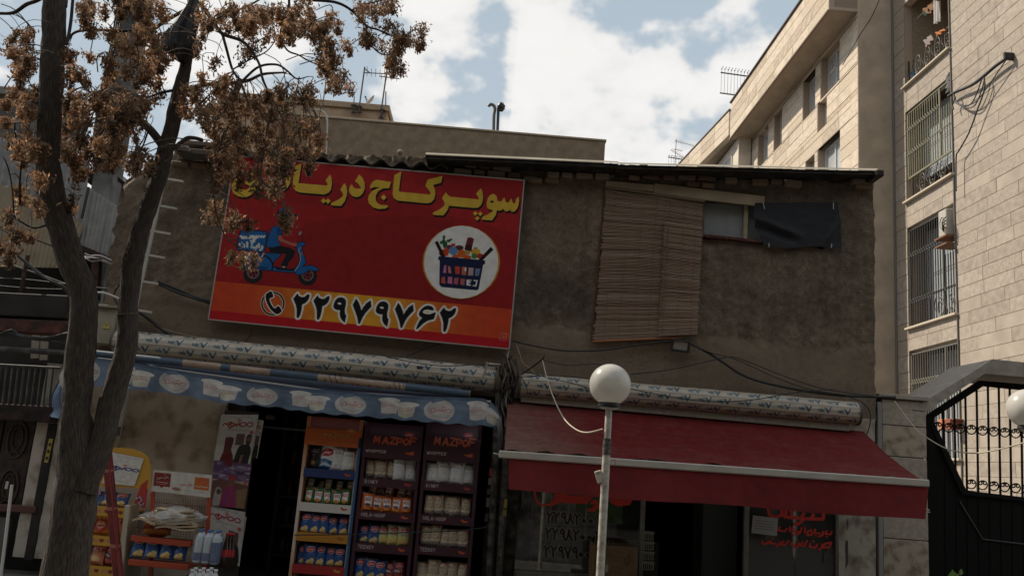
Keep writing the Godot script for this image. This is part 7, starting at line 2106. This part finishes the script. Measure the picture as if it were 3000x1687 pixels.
func fill_rack(rows: Array, sh: Array, xa: float, xb: float, zf: float, where: String) -> void:
	var names := {"blue": "blue crisp bag", "green": "green snack bag with white panel", "orange": "orange snack bag with white panel", "white": "white snack bag with grey lettering", "beige": "beige popcorn bag with smiling face", "black": "black snack bag with pale lettering", "milk": "large white and blue bag", "silver": "yellowish crisp bag", "crimson": "dark red snack bag", "cheese": "orange and red puff bag", "peach": "peach-coloured snack bag"}
	for r in rows.size():
		var n: int = rows[r].size()
		var step := (xb - xa - 0.11) / n
		for i in n:
			var kind: String = rows[r][i]
			var w := step * rng.randf_range(1.2, 1.5)
			var h := {"white": 0.215, "beige": 0.195, "milk": 0.285, "black": 0.235, "green": 0.15, "orange": 0.165}.get(kind, 0.185) as float
			h *= rng.randf_range(0.98, 1.16)
			if kind == "milk": w *= 1.25
			var p := Vector3(xa + 0.055 + step * (i + 0.5) + rng.randf_range(-0.008, 0.008), sh[r] + 0.002, zf - 0.055 + rng.randf_range(-0.02, 0.015))
			bag(kind, p, w, h, "%s, %s from left, %s shelf, %s" % [names[kind], ORD[i], ["top", "second", "third", "lowest"][r], where], rng.randf_range(-0.35, 0.35), rng.randf_range(-0.2, -0.02), rng.randf_range(-0.09, 0.09))
		# a second row heaped behind
		var heap: bool = rows[r][0] in ["green", "orange"]
		for i in (n if heap or rows[r][0] == "blue" else 0):
			var kind: String = rows[r][i]
			bag(kind, Vector3(xa + 0.06 + step * (i + 0.5) + rng.randf_range(-0.02, 0.02), sh[r] + (0.13 if heap else 0.03), zf - (0.10 if heap else 0.17)), step * 1.1, 0.165, "%s heaped behind, %s from left, %s shelf, %s" % [names[kind], ORD[i], ["top", "second", "third", "lowest"][r], where], rng.randf_range(-0.4, 0.4), rng.randf_range(-0.9, -0.5) if heap else -0.1)
	if where == "left purple rack":
		bag("beige", Vector3(xa + 0.24, sh[0] + 0.20, zf - 0.08), 0.15, 0.17, "beige popcorn bag lying across the others on the top shelf of the left purple rack", 0.6, -1.1)
		bag("white", Vector3(xa + 0.50, sh[0] + 0.21, zf - 0.10), 0.16, 0.16, "white snack bag lying across the others on the top shelf of the left purple rack", -0.3, -1.0)

func build_left_goods() -> void:
	# ---- yellow rack with its rounded header
	var zf := 0.75
	var ym := mat(Color(0.47, 0.25, 0.03), 0.5)
	var beige := mat(Color(0.40, 0.34, 0.25), 0.6)
	var t := thing("snack_rack", "yellow snack rack with a rounded yellow header, behind the red plank", "display rack")
	var e := func(px: float, py: float) -> Vector2:
		var q := at(px, py, zf)
		return Vector2(q.x, q.y)
	var hp := PackedVector2Array()
	for s in ["290,1425 435,1432 437,1400 438,1365 432,1342 412,1324 385,1315 355,1311 320,1312 296,1318"]:
		for p in pts(s): hp.append(e.call(p.x, p.y))
	obj("header", MB.new().prism(hp, zf - 0.03, zf), ym, t)
	var pq := path("296,1415 392,1424 420,1343 328,1325", zf + 0.012)
	tag(obj("film_poster", MB.new().sheet(func(u: float, v: float) -> Vector3: return pq[0].lerp(pq[1], u).lerp(pq[3].lerp(pq[2], u), v), 2, 2, null, Vector3(0, 0, -0.003)), pic(poster(3), 0.5)), "white film poster with blue looping script on the yellow rack's header", "poster")
	obj("curved_side", MB.new().prism(PackedVector2Array([e.call(392, 1474), e.call(422, 1490), e.call(432, 1404), e.call(412, 1420)]), zf - 0.02, zf + 0.004), mat(Color(0.34, 0.03, 0.025), 0.5), t)
	obj("emblem", MB.new().tube(path("398,1462 408,1456 414,1466 404,1474 412,1482 420,1474", zf + 0.01), 0.008, 5), mat(Color(0.25, 0.27, 0.38), 0.5), t)
	obj("side_panel", MB.new().bar(at(362, 1700, zf - 0.1), at(386, 1478, zf - 0.1), 0.05, 0.25, 0.004), beige, t)
	obj("back_panel", MB.new().box(at(300, 1560, zf - 0.36), Vector3(0.85, 0.95, 0.02)), mat(Color(0.34, 0.31, 0.27), 0.8), t)
	var pr := Cv.new(256, 40, lin(0.47, 0.26, 0.025))
	for i in 4:
		latin(pr, "NELA", Vector2(46 + i * 64, 12), Vector2(6, 13), 2.5, 2.2, lin(0.34, 0.12, 0.12), 0.15)
		pr.disc(Vector2(24 + i * 64, 19), Vector2(9, 8), lin(0.20, 0.02, 0.02))
		pr.disc(Vector2(24 + i * 64, 15), Vector2(12, 4), lin(0.20, 0.02, 0.02))
	var prm := pic(pr.done(), 0.5)
	var rows := [["242,1482 380,1495", ["blue", "blue", "blue"], "top"], ["226,1567 366,1580", ["cheese", "cheese", "peach"], "middle"], ["212,1655 350,1668", ["crimson", "peach", "crimson"], "lowest"]]
	for r in rows:
		var p := path(r[0], zf)
		var q := p[0] - Vector3(0.08, 0, 0)
		obj("price_strip", MB.new().quad(q + Vector3(0, -0.075, 0.012), p[1] + Vector3(0, -0.075, 0.012), p[1] + Vector3(0, 0.012, 0.012), q + Vector3(0, 0.012, 0.012)).box((q + p[1]) * 0.5 + Vector3(0, -0.03, 0), Vector3(p[1].x - q.x, 0.085, 0.02)).box((q + p[1]) * 0.5 + Vector3(0, -0.02, -0.18), Vector3(p[1].x - q.x, 0.016, 0.34)), prm, t)
		for i in 3:
			var c := p[0].lerp(p[1], 0.1 + 0.3 * i)
			bag(r[1][i], c + Vector3(0, 0.012, -0.07), 0.17 if r[2] != "top" else 0.15, 0.2 if r[2] != "top" else 0.15, "%s bag, %s from left, %s shelf, yellow rack" % [{"blue": "small blue crisp", "cheese": "orange and red puff", "peach": "peach-coloured snack", "crimson": "dark red snack"}[r[1][i]], ORD[i], r[2]], rng.randf_range(-0.3, 0.3), -0.12 if r[2] != "top" else -0.5)
	var pk := thing("red_plank", "long red metal plank leaning upright against the tree fork", "plank")
	var pa := [at(352, 1760, 1.9), at(310, 1306, 1.7)]
	obj("plank", MB.new().bar(pa[0], pa[1], 0.072, 0.05, 0.004), mat(Color(0.22, 0.018, 0.014), 0.55, "blotch", 1.5), pk)
	obj("lip", MB.new().bar(pa[0] + Vector3(0.028, 0, 0.03), pa[1] + Vector3(0.028, -0.03, 0.03), 0.012, 0.02, 0.002), mat(Color(0.19, 0.016, 0.013), 0.55), pk)
	for k in [0.17, 0.42, 0.66]:
		var c: Vector3 = pa[1].lerp(pa[0], k)
		obj("tape", MB.new().bar(c - Vector3(0, 0.014, -0.0), c + Vector3(0, 0.014, 0.0), 0.076, 0.055), mat(Color(0.32, 0.12, 0.10), 0.6), pk)
	# ---- wire rack with the sugar-and-tea header board
	var z2 := 0.7
	var w := thing("wire_rack", "orange-red wire rack with a white header board and bread in plastic", "display rack")
	var orr := mat(Color(0.38, 0.055, 0.02), 0.5)
	var cv := Cv.new(300, 130, lin(0.56, 0.53, 0.48))
	cv.rect(Vector2(8, 14), Vector2(92, 96), lin(0.20, 0.018, 0.02))
	cv.poly(pts("40,96 60,96 50,106"), lin(0.20, 0.018, 0.02))
	var cream := lin(0.60, 0.52, 0.45)
	for s in ["80,44 72,36 62,48 52,40", "48,48 40,42 36,52 24,44", "28,52 22,58", "60,28 64,24", "20,70 80,72"]: cv.line(pts(s), 3.0, cream)
	for i in 6: cv.line(PackedVector2Array([Vector2(24 + i * 9, 82), Vector2(29 + i * 9, 82)]), 2, cream)
	cv.rect(Vector2(214, 20), Vector2(290, 92), lin(0.48, 0.115, 0.025))
	cv.line(pts("282,70 276,76 268,70 260,76 250,70 240,76 232,70 224,78 220,72"), 4, lin(0.6, 0.5, 0.42))
	latin(cv, "cenith", Vector2(142, 62), Vector2(9, 16), 2.5, 2.6, lin(0.48, 0.115, 0.05), 0.15)
	for i in 7: cv.line(PackedVector2Array([Vector2(168 + i * 14, 106), Vector2(176 + i * 14, 103), Vector2(178 + i * 14, 108)]), 2, lin(0.2, 0.17, 0.15))
	cv.poly(curve2(pts("104,96 130,92 150,104 130,112 108,108"), 3), lin(0.30, 0.14, 0.09))
	var hq := path("441,1438 614,1458 620,1392 448,1376", z2 + 0.02)
	obj("header", MB.new().sheet(func(u: float, v: float) -> Vector3: return hq[0].lerp(hq[1], u).lerp(hq[3].lerp(hq[2], u), v), 2, 2), pic(cv.done(0.15, 3), 0.5), w)
	obj("header_back", MB.new().sheet(func(u: float, v: float) -> Vector3: return hq[0].lerp(hq[1], u).lerp(hq[3].lerp(hq[2], u), v) + Vector3(0, 0, -0.006), 1, 1, null, Vector3(0, 0, -0.014)), mat(Color(0.3, 0.28, 0.25), 0.7), w)
	for k in ["440,1700 446,1440", "600,1700 612,1456"]:
		var p := path(k, z2 - 0.02)
		obj("post", MB.new().bar(p[0], p[1], 0.035, 0.03, 0.003), orr, w)
	for k in ["383,1576 558,1594", "375,1646 552,1662"]:
		var p := path(k, z2 + 0.1)
		obj("shelf_strip", MB.new().bar(p[0], p[1], 0.055, 0.02, 0.004).box((p[0] + p[1]) * 0.5 + Vector3(0, -0.01, -0.2), Vector3(p[1].x - p[0].x, 0.012, 0.36)), orr, w)
	var wire := mat(Color(0.17, 0.035, 0.02), 0.5)
	var grid := MB.new()
	for i in 22:
		var p := path("%d,1545 %d,1462" % [446 + i * 7, 452 + i * 7], z2 - 0.06)
		grid.tube(p, 0.0022, 4)
	for i in 4: grid.tube(path("446,%d 606,%d" % [1470 + i * 20, 1486 + i * 20], z2 - 0.06), 0.003, 4)
	for i in 18: grid.tube(path("%d,1572 %d,1540" % [400 + i * 9, 402 + i * 9], z2 + 0.1), 0.0022, 4)
	grid.tube(path("396,1545 560,1558", z2 + 0.1), 0.003, 4)
	tag(obj("wire_mesh", grid, wire, w), "", "", "", "stuff")
	# bread: flat loaves stacked in plastic
	var bread := [mat(Color(0.50, 0.40, 0.27), 0.9, "fine", 4.0), mat(Color(0.44, 0.33, 0.21), 0.9, "fine", 4.0)]
	for i in 8:
		var c := at(523 + rng.randf_range(-4, 4) - i * 0.8, 1542 - i * 7.2, z2 + 0.04)
		var b := MB.new()
		var ww := rng.randf_range(0.34, 0.40)
		b.sheet(func(u: float, v: float) -> Vector3:
			return c + Vector3((u - 0.5) * ww, 0.012 * sin(u * 7.0 + i) + 0.008 * sin(v * 5.0) - 0.012 * absf(u - 0.5) * 2.0, (0.5 - v) * 0.24), 14, 6, null, Vector3(0, -0.014, 0))
		tag(obj("flat_loaf", b, bread[i % 2]), "flat white loaf in the plastic-wrapped stack on the wire rack, %s from the bottom" % ["first", "second", "third", "fourth", "fifth", "sixth", "seventh", "eighth"][i], "bread", "flat loaves on the wire rack")
	var film := glass(Color(0.85, 0.84, 0.82), 0.28, 0.2)
	var nz := FastNoiseLite.new()
	nz.seed = 6; nz.frequency = 1.0
	var fc := at(505, 1514, z2 + 0.05)
	tag(obj("plastic_wrap", MB.new().sheet(func(u: float, v: float) -> Vector3:
		var an := u * TAU
		var r := sin(PI * clampf(v, 0.02, 0.98))
		return fc + Vector3((v - 0.5) * 0.66, -sin(an) * r * 0.10 * (0.75 + 0.5 * v) + 0.02 * nz.get_noise_2d(u * 6.0, v * 9.0) - (0.5 - v) * 0.03, cos(an) * r * 0.15 + 0.02 * nz.get_noise_2d(u * 9.0, v * 6.0)), 30, 24), film), "crumpled clear plastic wrapped round the stack of flat loaves", "plastic bag")
	tag(obj("flat_loaf", MB.new().sheet(func(u: float, v: float) -> Vector3: return at(430, 1522, z2 + 0.1) + Vector3((u - 0.5) * 0.22, 0.02 * sin(u * 5.0), (0.5 - v) * 0.16), 10, 4, null, Vector3(0, -0.02, 0)), bread[0]), "single loaf in plastic lying at the left end of the wire rack", "bread", "flat loaves on the wire rack")
	bag("cheese", at(455, 1572, z2 + 0.02) + Vector3(0, 0.02, 0), 0.28, 0.17, "big yellow and red puff bag lying under the bread on the wire rack", 0.3, -0.9)
	for i in 4: bag("blue", at(400 + i * 40, 1642 + i * 3.4, z2 + 0.06) + Vector3(0, 0.03, 0), 0.15, 0.20, "blue crisp bag, %s from the left on the lowest shelf of the wire rack" % ORD[i], rng.randf_range(-0.3, 0.3), -0.2)
	# ---- bottles: shrink-wrapped water, colas, milk
	var clear := StandardMaterial3D.new()
	clear.albedo_color = lin(0.42, 0.47, 0.52)
	clear.roughness = 0.15
	var cap := mat(Color(0.04, 0.12, 0.30), 0.5)
	var wp := thing("water_pack", "shrink-wrapped pack of clear water bottles with blue labels below the posters", "water bottles", at(603, 1650, 0.85))
	var pb := PackedVector2Array([Vector2(0, 0), Vector2(0.036, 0), Vector2(0.038, 0.02), Vector2(0.034, 0.07), Vector2(0.038, 0.10), Vector2(0.038, 0.21), Vector2(0.015, 0.275), Vector2(0.014, 0.29)])
	for i in 3:
		for j in 2:
			var o := Vector3(-0.08 + i * 0.079, 0, 0.04 - j * 0.079)
			obj("bottle", MB.new().lathe(pb, o, 14), clear, wp)
			obj("cap", MB.new().lathe(PackedVector2Array([Vector2(0.0, 0.285), Vector2(0.017, 0.285), Vector2(0.017, 0.305), Vector2(0, 0.306)]), o, 12), cap, wp)
			obj("label", MB.new().lathe(PackedVector2Array([Vector2(0.0384, 0.03), Vector2(0.039, 0.06), Vector2(0.0384, 0.10)]) if i < 2 else PackedVector2Array([Vector2(0.0388, 0.02), Vector2(0.0394, 0.1), Vector2(0.0388, 0.2)]), o, 14), mat(Color(0.02, 0.06, 0.19), 0.4), wp)
	obj("shrink_wrap", MB.new().box(Vector3(0, 0.14, 0), Vector3(0.26, 0.27, 0.18), 0.03), glass(Color(0.9, 0.92, 0.95), 0.08, 0.12), wp)
	for i in 3:
		var c := thing("cola_bottle", "cola bottle with red label and red cap, %s from the left beside the water pack" % ORD[i], "bottle", at(652 + i * 9, 1662, 0.8 - i * 0.06), "cola bottles by the posters")
		obj("bottle", MB.new().lathe(PackedVector2Array([Vector2(0, 0), Vector2(0.034, 0), Vector2(0.036, 0.1), Vector2(0.032, 0.17), Vector2(0.014, 0.27), Vector2(0.013, 0.30)]), Vector3.ZERO, 14), mat(Color(0.03, 0.018, 0.014), 0.12), c)
		obj("label", MB.new().lathe(PackedVector2Array([Vector2(0.0362, 0.10), Vector2(0.0366, 0.13), Vector2(0.0345, 0.165)]), Vector3.ZERO, 14), mat(Color(0.38, 0.02, 0.025), 0.4), c)
		obj("cap", MB.new().lathe(PackedVector2Array([Vector2(0, 0.295), Vector2(0.016, 0.295), Vector2(0.016, 0.32), Vector2(0, 0.32)]), Vector3.ZERO, 10), mat(Color(0.38, 0.02, 0.02), 0.5), c)
	var k := 0
	for i in 4:
		for j in 2:
			if k == 7: break
			var px := 557.0 + i * 23 + j * 10
			var m := thing("milk_bottle", "white-capped milk bottle, number %s of the pack at the bottom edge" % ["one, front left", "two, back left", "three, second in front", "four, second behind", "five, third in front", "six, third behind", "seven, front right"][k], "bottle", at(px, 1712 - j * 6, 1.1 - j * 0.09), "milk bottles at the bottom edge")
			obj("bottle", MB.new().lathe(PackedVector2Array([Vector2(0, 0), Vector2(0.034, 0), Vector2(0.036, 0.02), Vector2(0.036, 0.06), Vector2(0.015, 0.10), Vector2(0.014, 0.115)]), Vector3.ZERO, 14), mat(Color(0.55, 0.55, 0.55), 0.3), m)
			obj("cap", MB.new().lathe(PackedVector2Array([Vector2(0, 0.11), Vector2(0.018, 0.11), Vector2(0.018, 0.133), Vector2(0, 0.134)]), Vector3.ZERO, 12), mat(Color(0.60, 0.60, 0.60), 0.4), m)
			k += 1
	var cr := thing("counter_crate", "dark crate that carries the bottles at the grocery doorway", "crate", at(600, 1680, 0.85))
	obj("crate", MB.new().box(Vector3(0.05, -0.3, 0.0), Vector3(0.55, 0.5, 0.5), 0.01), mat(Color(0.03, 0.03, 0.035), 0.7), cr)
	for i in 3: obj("slat", MB.new().box(Vector3(0.05, -0.14 - 0.15 * i, 0.255), Vector3(0.53, 0.08, 0.012), 0.003), mat(Color(0.05, 0.045, 0.04), 0.7), cr)

# ================================================================ the second shop: glass front, lettering, boxes
func letters(cv: Cv, s: Array, o: Vector2, k: float, wd: float, col: Color) -> void:
	for e in s: cv.nib(shift(Transform2D(0, Vector2(k, k), 0, Vector2.ZERO) * pts(e), o), wd, col, 0.75, 0.45)

const FA := {"0": ["10,20 16,26 10,32 4,26 10,20"], "1": ["6,0 12,14 12,40"], "2": ["4,0 10,14 10,40", "8,10 16,12 22,2"], "9": ["18,14 10,18 6,8 14,0 19,8 18,24 22,40"], "8": ["2,40 8,26 12,2", "12,2 16,26 24,40"], "7": ["2,2 10,24 13,40", "13,40 16,22 24,0"]}

func vinyl(im: Image) -> StandardMaterial3D:
	var m := pic(im, 0.5)
	m.transparency = BaseMaterial3D.TRANSPARENCY_ALPHA_SCISSOR
	m.alpha_scissor_threshold = 0.5
	return m

func build_butcher() -> void:
	var alu := mat(Color(0.30, 0.275, 0.235), 0.5, "fine", 1.0, 0.0, 0.3)
	var gl := glass(Color(0.05, 0.06, 0.055), 0.06, 0.02)
	var zf := -0.02
	var x0 := at(1500, 1560, zf).x
	var x1 := at(1886, 1560, zf).x
	var x2 := at(2186, 1560, zf).x
	var x3 := at(2455, 1560, zf).x
	var x4 := at(2478, 1560, zf).x
	var f := thing("glass_shopfront", "aluminium shop window under the red awning with red lettering and black phone numbers", "shop window")
	for x in [x0, x1 - 0.02]: obj("frame_post", MB.new().box(Vector3(x, 1.25, zf), Vector3(0.045, 2.2, 0.07), 0.004), alu, f)
	obj("yellow_strip", MB.new().box(Vector3(x0 + 0.035, 1.2, zf + 0.02), Vector3(0.02, 1.5, 0.02)), mat(Color(0.40, 0.27, 0.06), 0.5), f)
	obj("sill", MB.new().bar(at(1500, 1676, zf), at(1886, 1700, zf), 0.06, 0.09, 0.004), alu, f)
	obj("pane", MB.new().box(Vector3((x0 + x1) * 0.5, 1.4, zf), Vector3(x1 - x0 - 0.06, 1.9, 0.008)), gl, f)
	var red := lin(0.70, 0.045, 0.028)
	var cv := Cv.new(512, 400, Color(0.4, 0.02, 0.02, 0.0))
	# canvas covers 1500..1860 by 1400..1660 of the survey
	var q := func(s: String) -> PackedVector2Array:
		var o := PackedVector2Array()
		for p in pts(s): o.append(Vector2((p.x / 3.22 + 1450 - 1500 + (p.y / 3.22 + 1300 - 1400) * 0.055) / 360.0 * 512.0, (p.y / 3.22 + 1300 - 1400 - (p.x / 3.22 - 50) * 0.08) / 260.0 * 400.0))
		return o
	for s in ["345,430 355,530 400,570 470,565 515,520 530,430 560,430 560,360 620,360 640,470 700,540 860,555 900,520 930,540 940,600 900,640 835,635 830,620 890,590 890,570 560,555 500,585 390,590 340,540 325,430", "1020,470 1050,560 1120,590 1230,575 1260,530 1270,430 1230,430 1220,510 1130,525 1060,510"]: cv.poly(q.call(s), red)
	cv.poly(q.call("565,480 880,500 900,560 720,545 600,540"), red)
	cv.line(q.call("890,505 820,590"), 8, lin(0.05, 0.08, 0.04))
	cv.poly(q.call("370,440 500,470 495,500 390,500"), Color(0.4, 0.02, 0.02, 0.0))
	var blk := lin(0.010, 0.009, 0.009)
	var rim := lin(0.44, 0.41, 0.37)
	for r in [["22982001", 1495], ["22982001", 1543], ["2297900", 1594]]:
		for pass_ in 2:
			var px: float = 1587.0 - (r[1] - 1495) * 0.08
			for ch in r[0]:
				for s in FA[ch]:
					var o := PackedVector2Array()
					for p in pts(s):
						var a := Vector2(px + p.x * 0.82, r[1] + p.y * 0.80)
						o.append(Vector2((a.x - 1500 + (a.y - 1400) * 0.055) / 360.0 * 512.0, (a.y - 1400 - (a.x - 1500) * 0.03) / 260.0 * 400.0))
					cv.line(o, 13.5 if pass_ == 0 else 9.0, rim if pass_ == 0 else blk)
				px += 20.5
	var l0 := [at(1498, 1660, zf + 0.008), at(1858, 1690, zf + 0.008), at(1872, 1430, zf + 0.008), at(1512, 1400, zf + 0.008)]
	obj("lettering", MB.new().sheet(func(u: float, v: float) -> Vector3: return l0[0].lerp(l0[1], u).lerp(l0[3].lerp(l0[2], u), v), 2, 2), vinyl(cv.done()), f)
	# glazed door on the right
	var d := thing("glass_door", "dark glazed door with red lettering and a taped paper notice", "door")
	for x in [x2, x3]: obj("frame_post", MB.new().box(Vector3(x, 1.2, zf), Vector3(0.05, 2.2, 0.06), 0.004), alu, d)
	obj("top_rail", MB.new().box(Vector3((x2 + x3) * 0.5, 2.05, zf), Vector3(x3 - x2, 0.06, 0.055), 0.004), alu, d)
	obj("door_post", MB.new().box(Vector3(x4, 1.2, zf), Vector3(0.035, 2.2, 0.08), 0.004), mat(Color(0.07, 0.06, 0.05), 0.7), d)
	obj("pane", MB.new().box(Vector3((x2 + x3) * 0.5, 1.15, zf - 0.01), Vector3(x3 - x2 - 0.05, 1.85, 0.008)), gl, d)
	obj("screen", MB.new().box(Vector3((x2 + x3) * 0.5, 1.15, zf - 0.06), Vector3(x3 - x2 - 0.05, 1.85, 0.01)), mat(Color(0.045, 0.048, 0.044), 0.6, "soft", 0.6), d)
	var dv := Cv.new(360, 260, Color(0.4, 0.02, 0.02, 0.0))
	var ox := Vector2(0, 0)
	for s in ["300,8 296,40 240,44 250,20", "240,44 205,46 190,64 176,76 160,78", "205,20 190,46 150,44 138,10", "118,0 118,44", "100,10 96,38 70,52 40,44 32,14", "96,20 110,46 150,46"]: dv.nib(pts(s), 15, red, 0.75, 0.5)
	for s in ["342,96 336,112 310,112 318,96", "300,100 298,118 280,128", "286,112 256,112 262,92", "244,108 248,120 224,126 226,106 246,98", "212,88 212,116", "196,90 190,116 170,128", "186,112 150,112 156,96", "140,90 140,116", "126,100 116,116 84,112 92,96 76,118 66,104", "316,124 322,126", "264,124 268,124", "150,126 156,126"]: dv.nib(pts(s), 9, red, 0.75, 0.5)
	for s in ["342,150 330,176 300,178 310,160 340,150", "298,162 296,180 282,190", "272,164 268,182 236,180 240,164", "252,150 258,152", "226,150 214,178 190,178 206,160", "186,164 180,182 168,190", "168,176 150,178 148,166", "136,158 120,180 100,180 112,162", "94,166 90,184 76,192", "78,178 46,178 52,164", "40,166 36,180 12,184 10,166", "60,152 64,154"]: dv.nib(pts(s), 9, red, 0.75, 0.5)
	var m0 := [at(2226, 1640, zf + 0.006), at(2446, 1655, zf + 0.006), at(2452, 1500, zf + 0.006), at(2232, 1480, zf + 0.006)]
	obj("lettering", MB.new().sheet(func(u: float, v: float) -> Vector3: return m0[0].lerp(m0[1], u).lerp(m0[3].lerp(m0[2], u), v), 2, 2), vinyl(dv.done()), d)
	var nv := Cv.new(128, 100, lin(0.42, 0.40, 0.37))
	for j in 4:
		var x := 16.0
		while x < 112:
			nv.line(PackedVector2Array([Vector2(x, 26 + j * 15), Vector2(x + 4, 24 + j * 15), Vector2(x + 8, 27 + j * 15)]), 2.2, lin(0.07, 0.065, 0.06))
			x += 11
	var pq := path("2202,1561 2277,1570 2280,1518 2207,1509", zf + 0.02)
	tag(obj("paper_notice", MB.new().sheet(func(u: float, v: float) -> Vector3: return pq[0].lerp(pq[1], u).lerp(pq[3].lerp(pq[2], u), v) + Vector3(0, 0, 0.006 * sin(u * 3.0)), 5, 3, null, Vector3(0, 0, -0.001)), pic(nv.done(), 0.7)), "small white paper notice with four typed lines taped to the glazed door", "notice")
	# inside
	var inn := thing("butcher_counter", "pale refrigerated counter and green wall dimly seen behind the lettered shop window", "counter")
	obj("counter", MB.new().box(Vector3(1.0, 0.62, -1.3), Vector3(1.3, 1.0, 0.5), 0.02), mat(Color(0.32, 0.32, 0.30), 0.5), inn)
	obj("counter_top", MB.new().box(Vector3(1.0, 1.14, -1.3), Vector3(1.34, 0.03, 0.55), 0.005), mat(Color(0.45, 0.45, 0.43), 0.4), inn)
	for i in 5: obj("rack_bar", MB.new().box(Vector3(0.60 + i * 0.2, 1.4, -0.45), Vector3(0.016, 1.1, 0.02)), mat(Color(0.4, 0.39, 0.36), 0.5), inn)
	obj("inner_panel", MB.new().box(Vector3(1.38, 1.55, -0.75), Vector3(0.55, 1.0, 0.03)), mat(Color(0.10, 0.30, 0.05), 0.6, "mott", 1.0), inn)
	obj("inner_panel", MB.new().box(Vector3(0.78, 1.25, -0.55), Vector3(0.62, 1.5, 0.03)), mat(Color(0.62, 0.62, 0.58), 0.6, "rust", 0.9), inn)  # pale panel added to lighten the background of the window numbers
	var bx := thing("cardboard_box", "brown cardboard box with printed table and round emblem behind the lamp post", "box", at(1800, 1700, 0.45))
	var card := mat(Color(0.22, 0.135, 0.068), 0.85, "fine", 2.0)
	obj("carton", MB.new().box(Vector3(0.0, 0.17, -0.16), Vector3(0.45, 0.34, 0.34), 0.004), card, bx)
	obj("flap", MB.new().quad(Vector3(-0.22, 0.342, 0.01), Vector3(0.22, 0.342, 0.01), Vector3(0.2, 0.352, -0.16), Vector3(-0.2, 0.352, -0.16)), card, bx)
	obj("tape", MB.new().box(Vector3(0, 0.352, -0.16), Vector3(0.05, 0.004, 0.34)), mat(Color(0.17, 0.09, 0.04), 0.3), bx)
	var ck := Cv.new(200, 140, lin(0.235, 0.145, 0.075))
	var bk := lin(0.03, 0.02, 0.012)
	for s in ["20,20 180,24 180,120 20,116 20,20", "20,44 120,46", "20,66 120,68", "70,20 70,116", "120,22 120,118"]: ck.line(pts(s), 1.4, lin(0.12, 0.07, 0.035))
	ck.line(pts(oval(152, 62, 13, 16)), 3, bk, true)
	ck.line(pts("152,40 158,34 164,40"), 2.5, bk)
	ck.line(pts("148,56 156,62 148,70"), 2.5, bk)
	ck.rect(Vector2(24, 84), Vector2(62, 116), lin(0.42, 0.40, 0.37))
	ck.disc(Vector2(96, 36), Vector2(5, 3), lin(0.4, 0.04, 0.03))
	ck.line(pts("84,84 108,88 100,94"), 3, lin(0.3, 0.06, 0.03))
	obj("print", MB.new().quad(Vector3(-0.2, 0.02, 0.013), Vector3(0.22, 0.02, 0.013), Vector3(0.22, 0.33, 0.013), Vector3(-0.2, 0.33, 0.013)), pic(ck.done(0.15, 9), 0.8), bx)
	var low := thing("window_table", "low table under the cardboard box in front of the shop window", "table", at(1800, 1704, 0.4))
	obj("table_top", MB.new().box(Vector3(0.1, -0.02, -0.15), Vector3(0.9, 0.03, 0.5), 0.004), mat(Color(0.12, 0.09, 0.06), 0.7), low)
	for sx in [-0.3, 0.5]: obj("leg", MB.new().box(Vector3(sx, -0.24, -0.15), Vector3(0.04, 0.41, 0.04)), mat(Color(0.12, 0.09, 0.06), 0.7), low)
	var cw := mat(Color(0.40, 0.36, 0.28), 0.6)
	for i in 4:
		var c := thing("plastic_crate", "cream slotted plastic crate, %s from the top of the stack in the dark doorway" % ORD[i], "crate", at(1893, 1570 + i * 29, -0.3), "cream crates stacked in the doorway")
		obj("body", MB.new().box(Vector3(0, 0, 0), Vector3(0.13, 0.075, 0.2), 0.008), cw, c)
		obj("rim", MB.new().box(Vector3(0, 0.045, 0), Vector3(0.15, 0.02, 0.22), 0.004), cw, c)
		for j in 5: obj("slot", MB.new().box(Vector3(-0.045 + j * 0.022, 0.0, 0.1), Vector3(0.011, 0.05, 0.004)), mat(Color(0.05, 0.045, 0.035), 0.8), c)
	var ct := thing("inner_table", "pale low counter deep in the dark doorway right of the crates", "counter")
	obj("counter", MB.new().box(Vector3(1.75, 0.48, -1.2), Vector3(0.8, 0.75, 0.4), 0.01), mat(Color(0.16, 0.12, 0.09), 0.7), ct)
	var ent := thing("inner_fridge", "dark grey cabinet standing inside the second shop left of the glazed door", "cabinet")
	obj("cabinet", MB.new().box(Vector3(2.72, 0.75, -0.7), Vector3(0.4, 1.25, 0.5), 0.02), mat(Color(0.10, 0.11, 0.10), 0.5), ent)
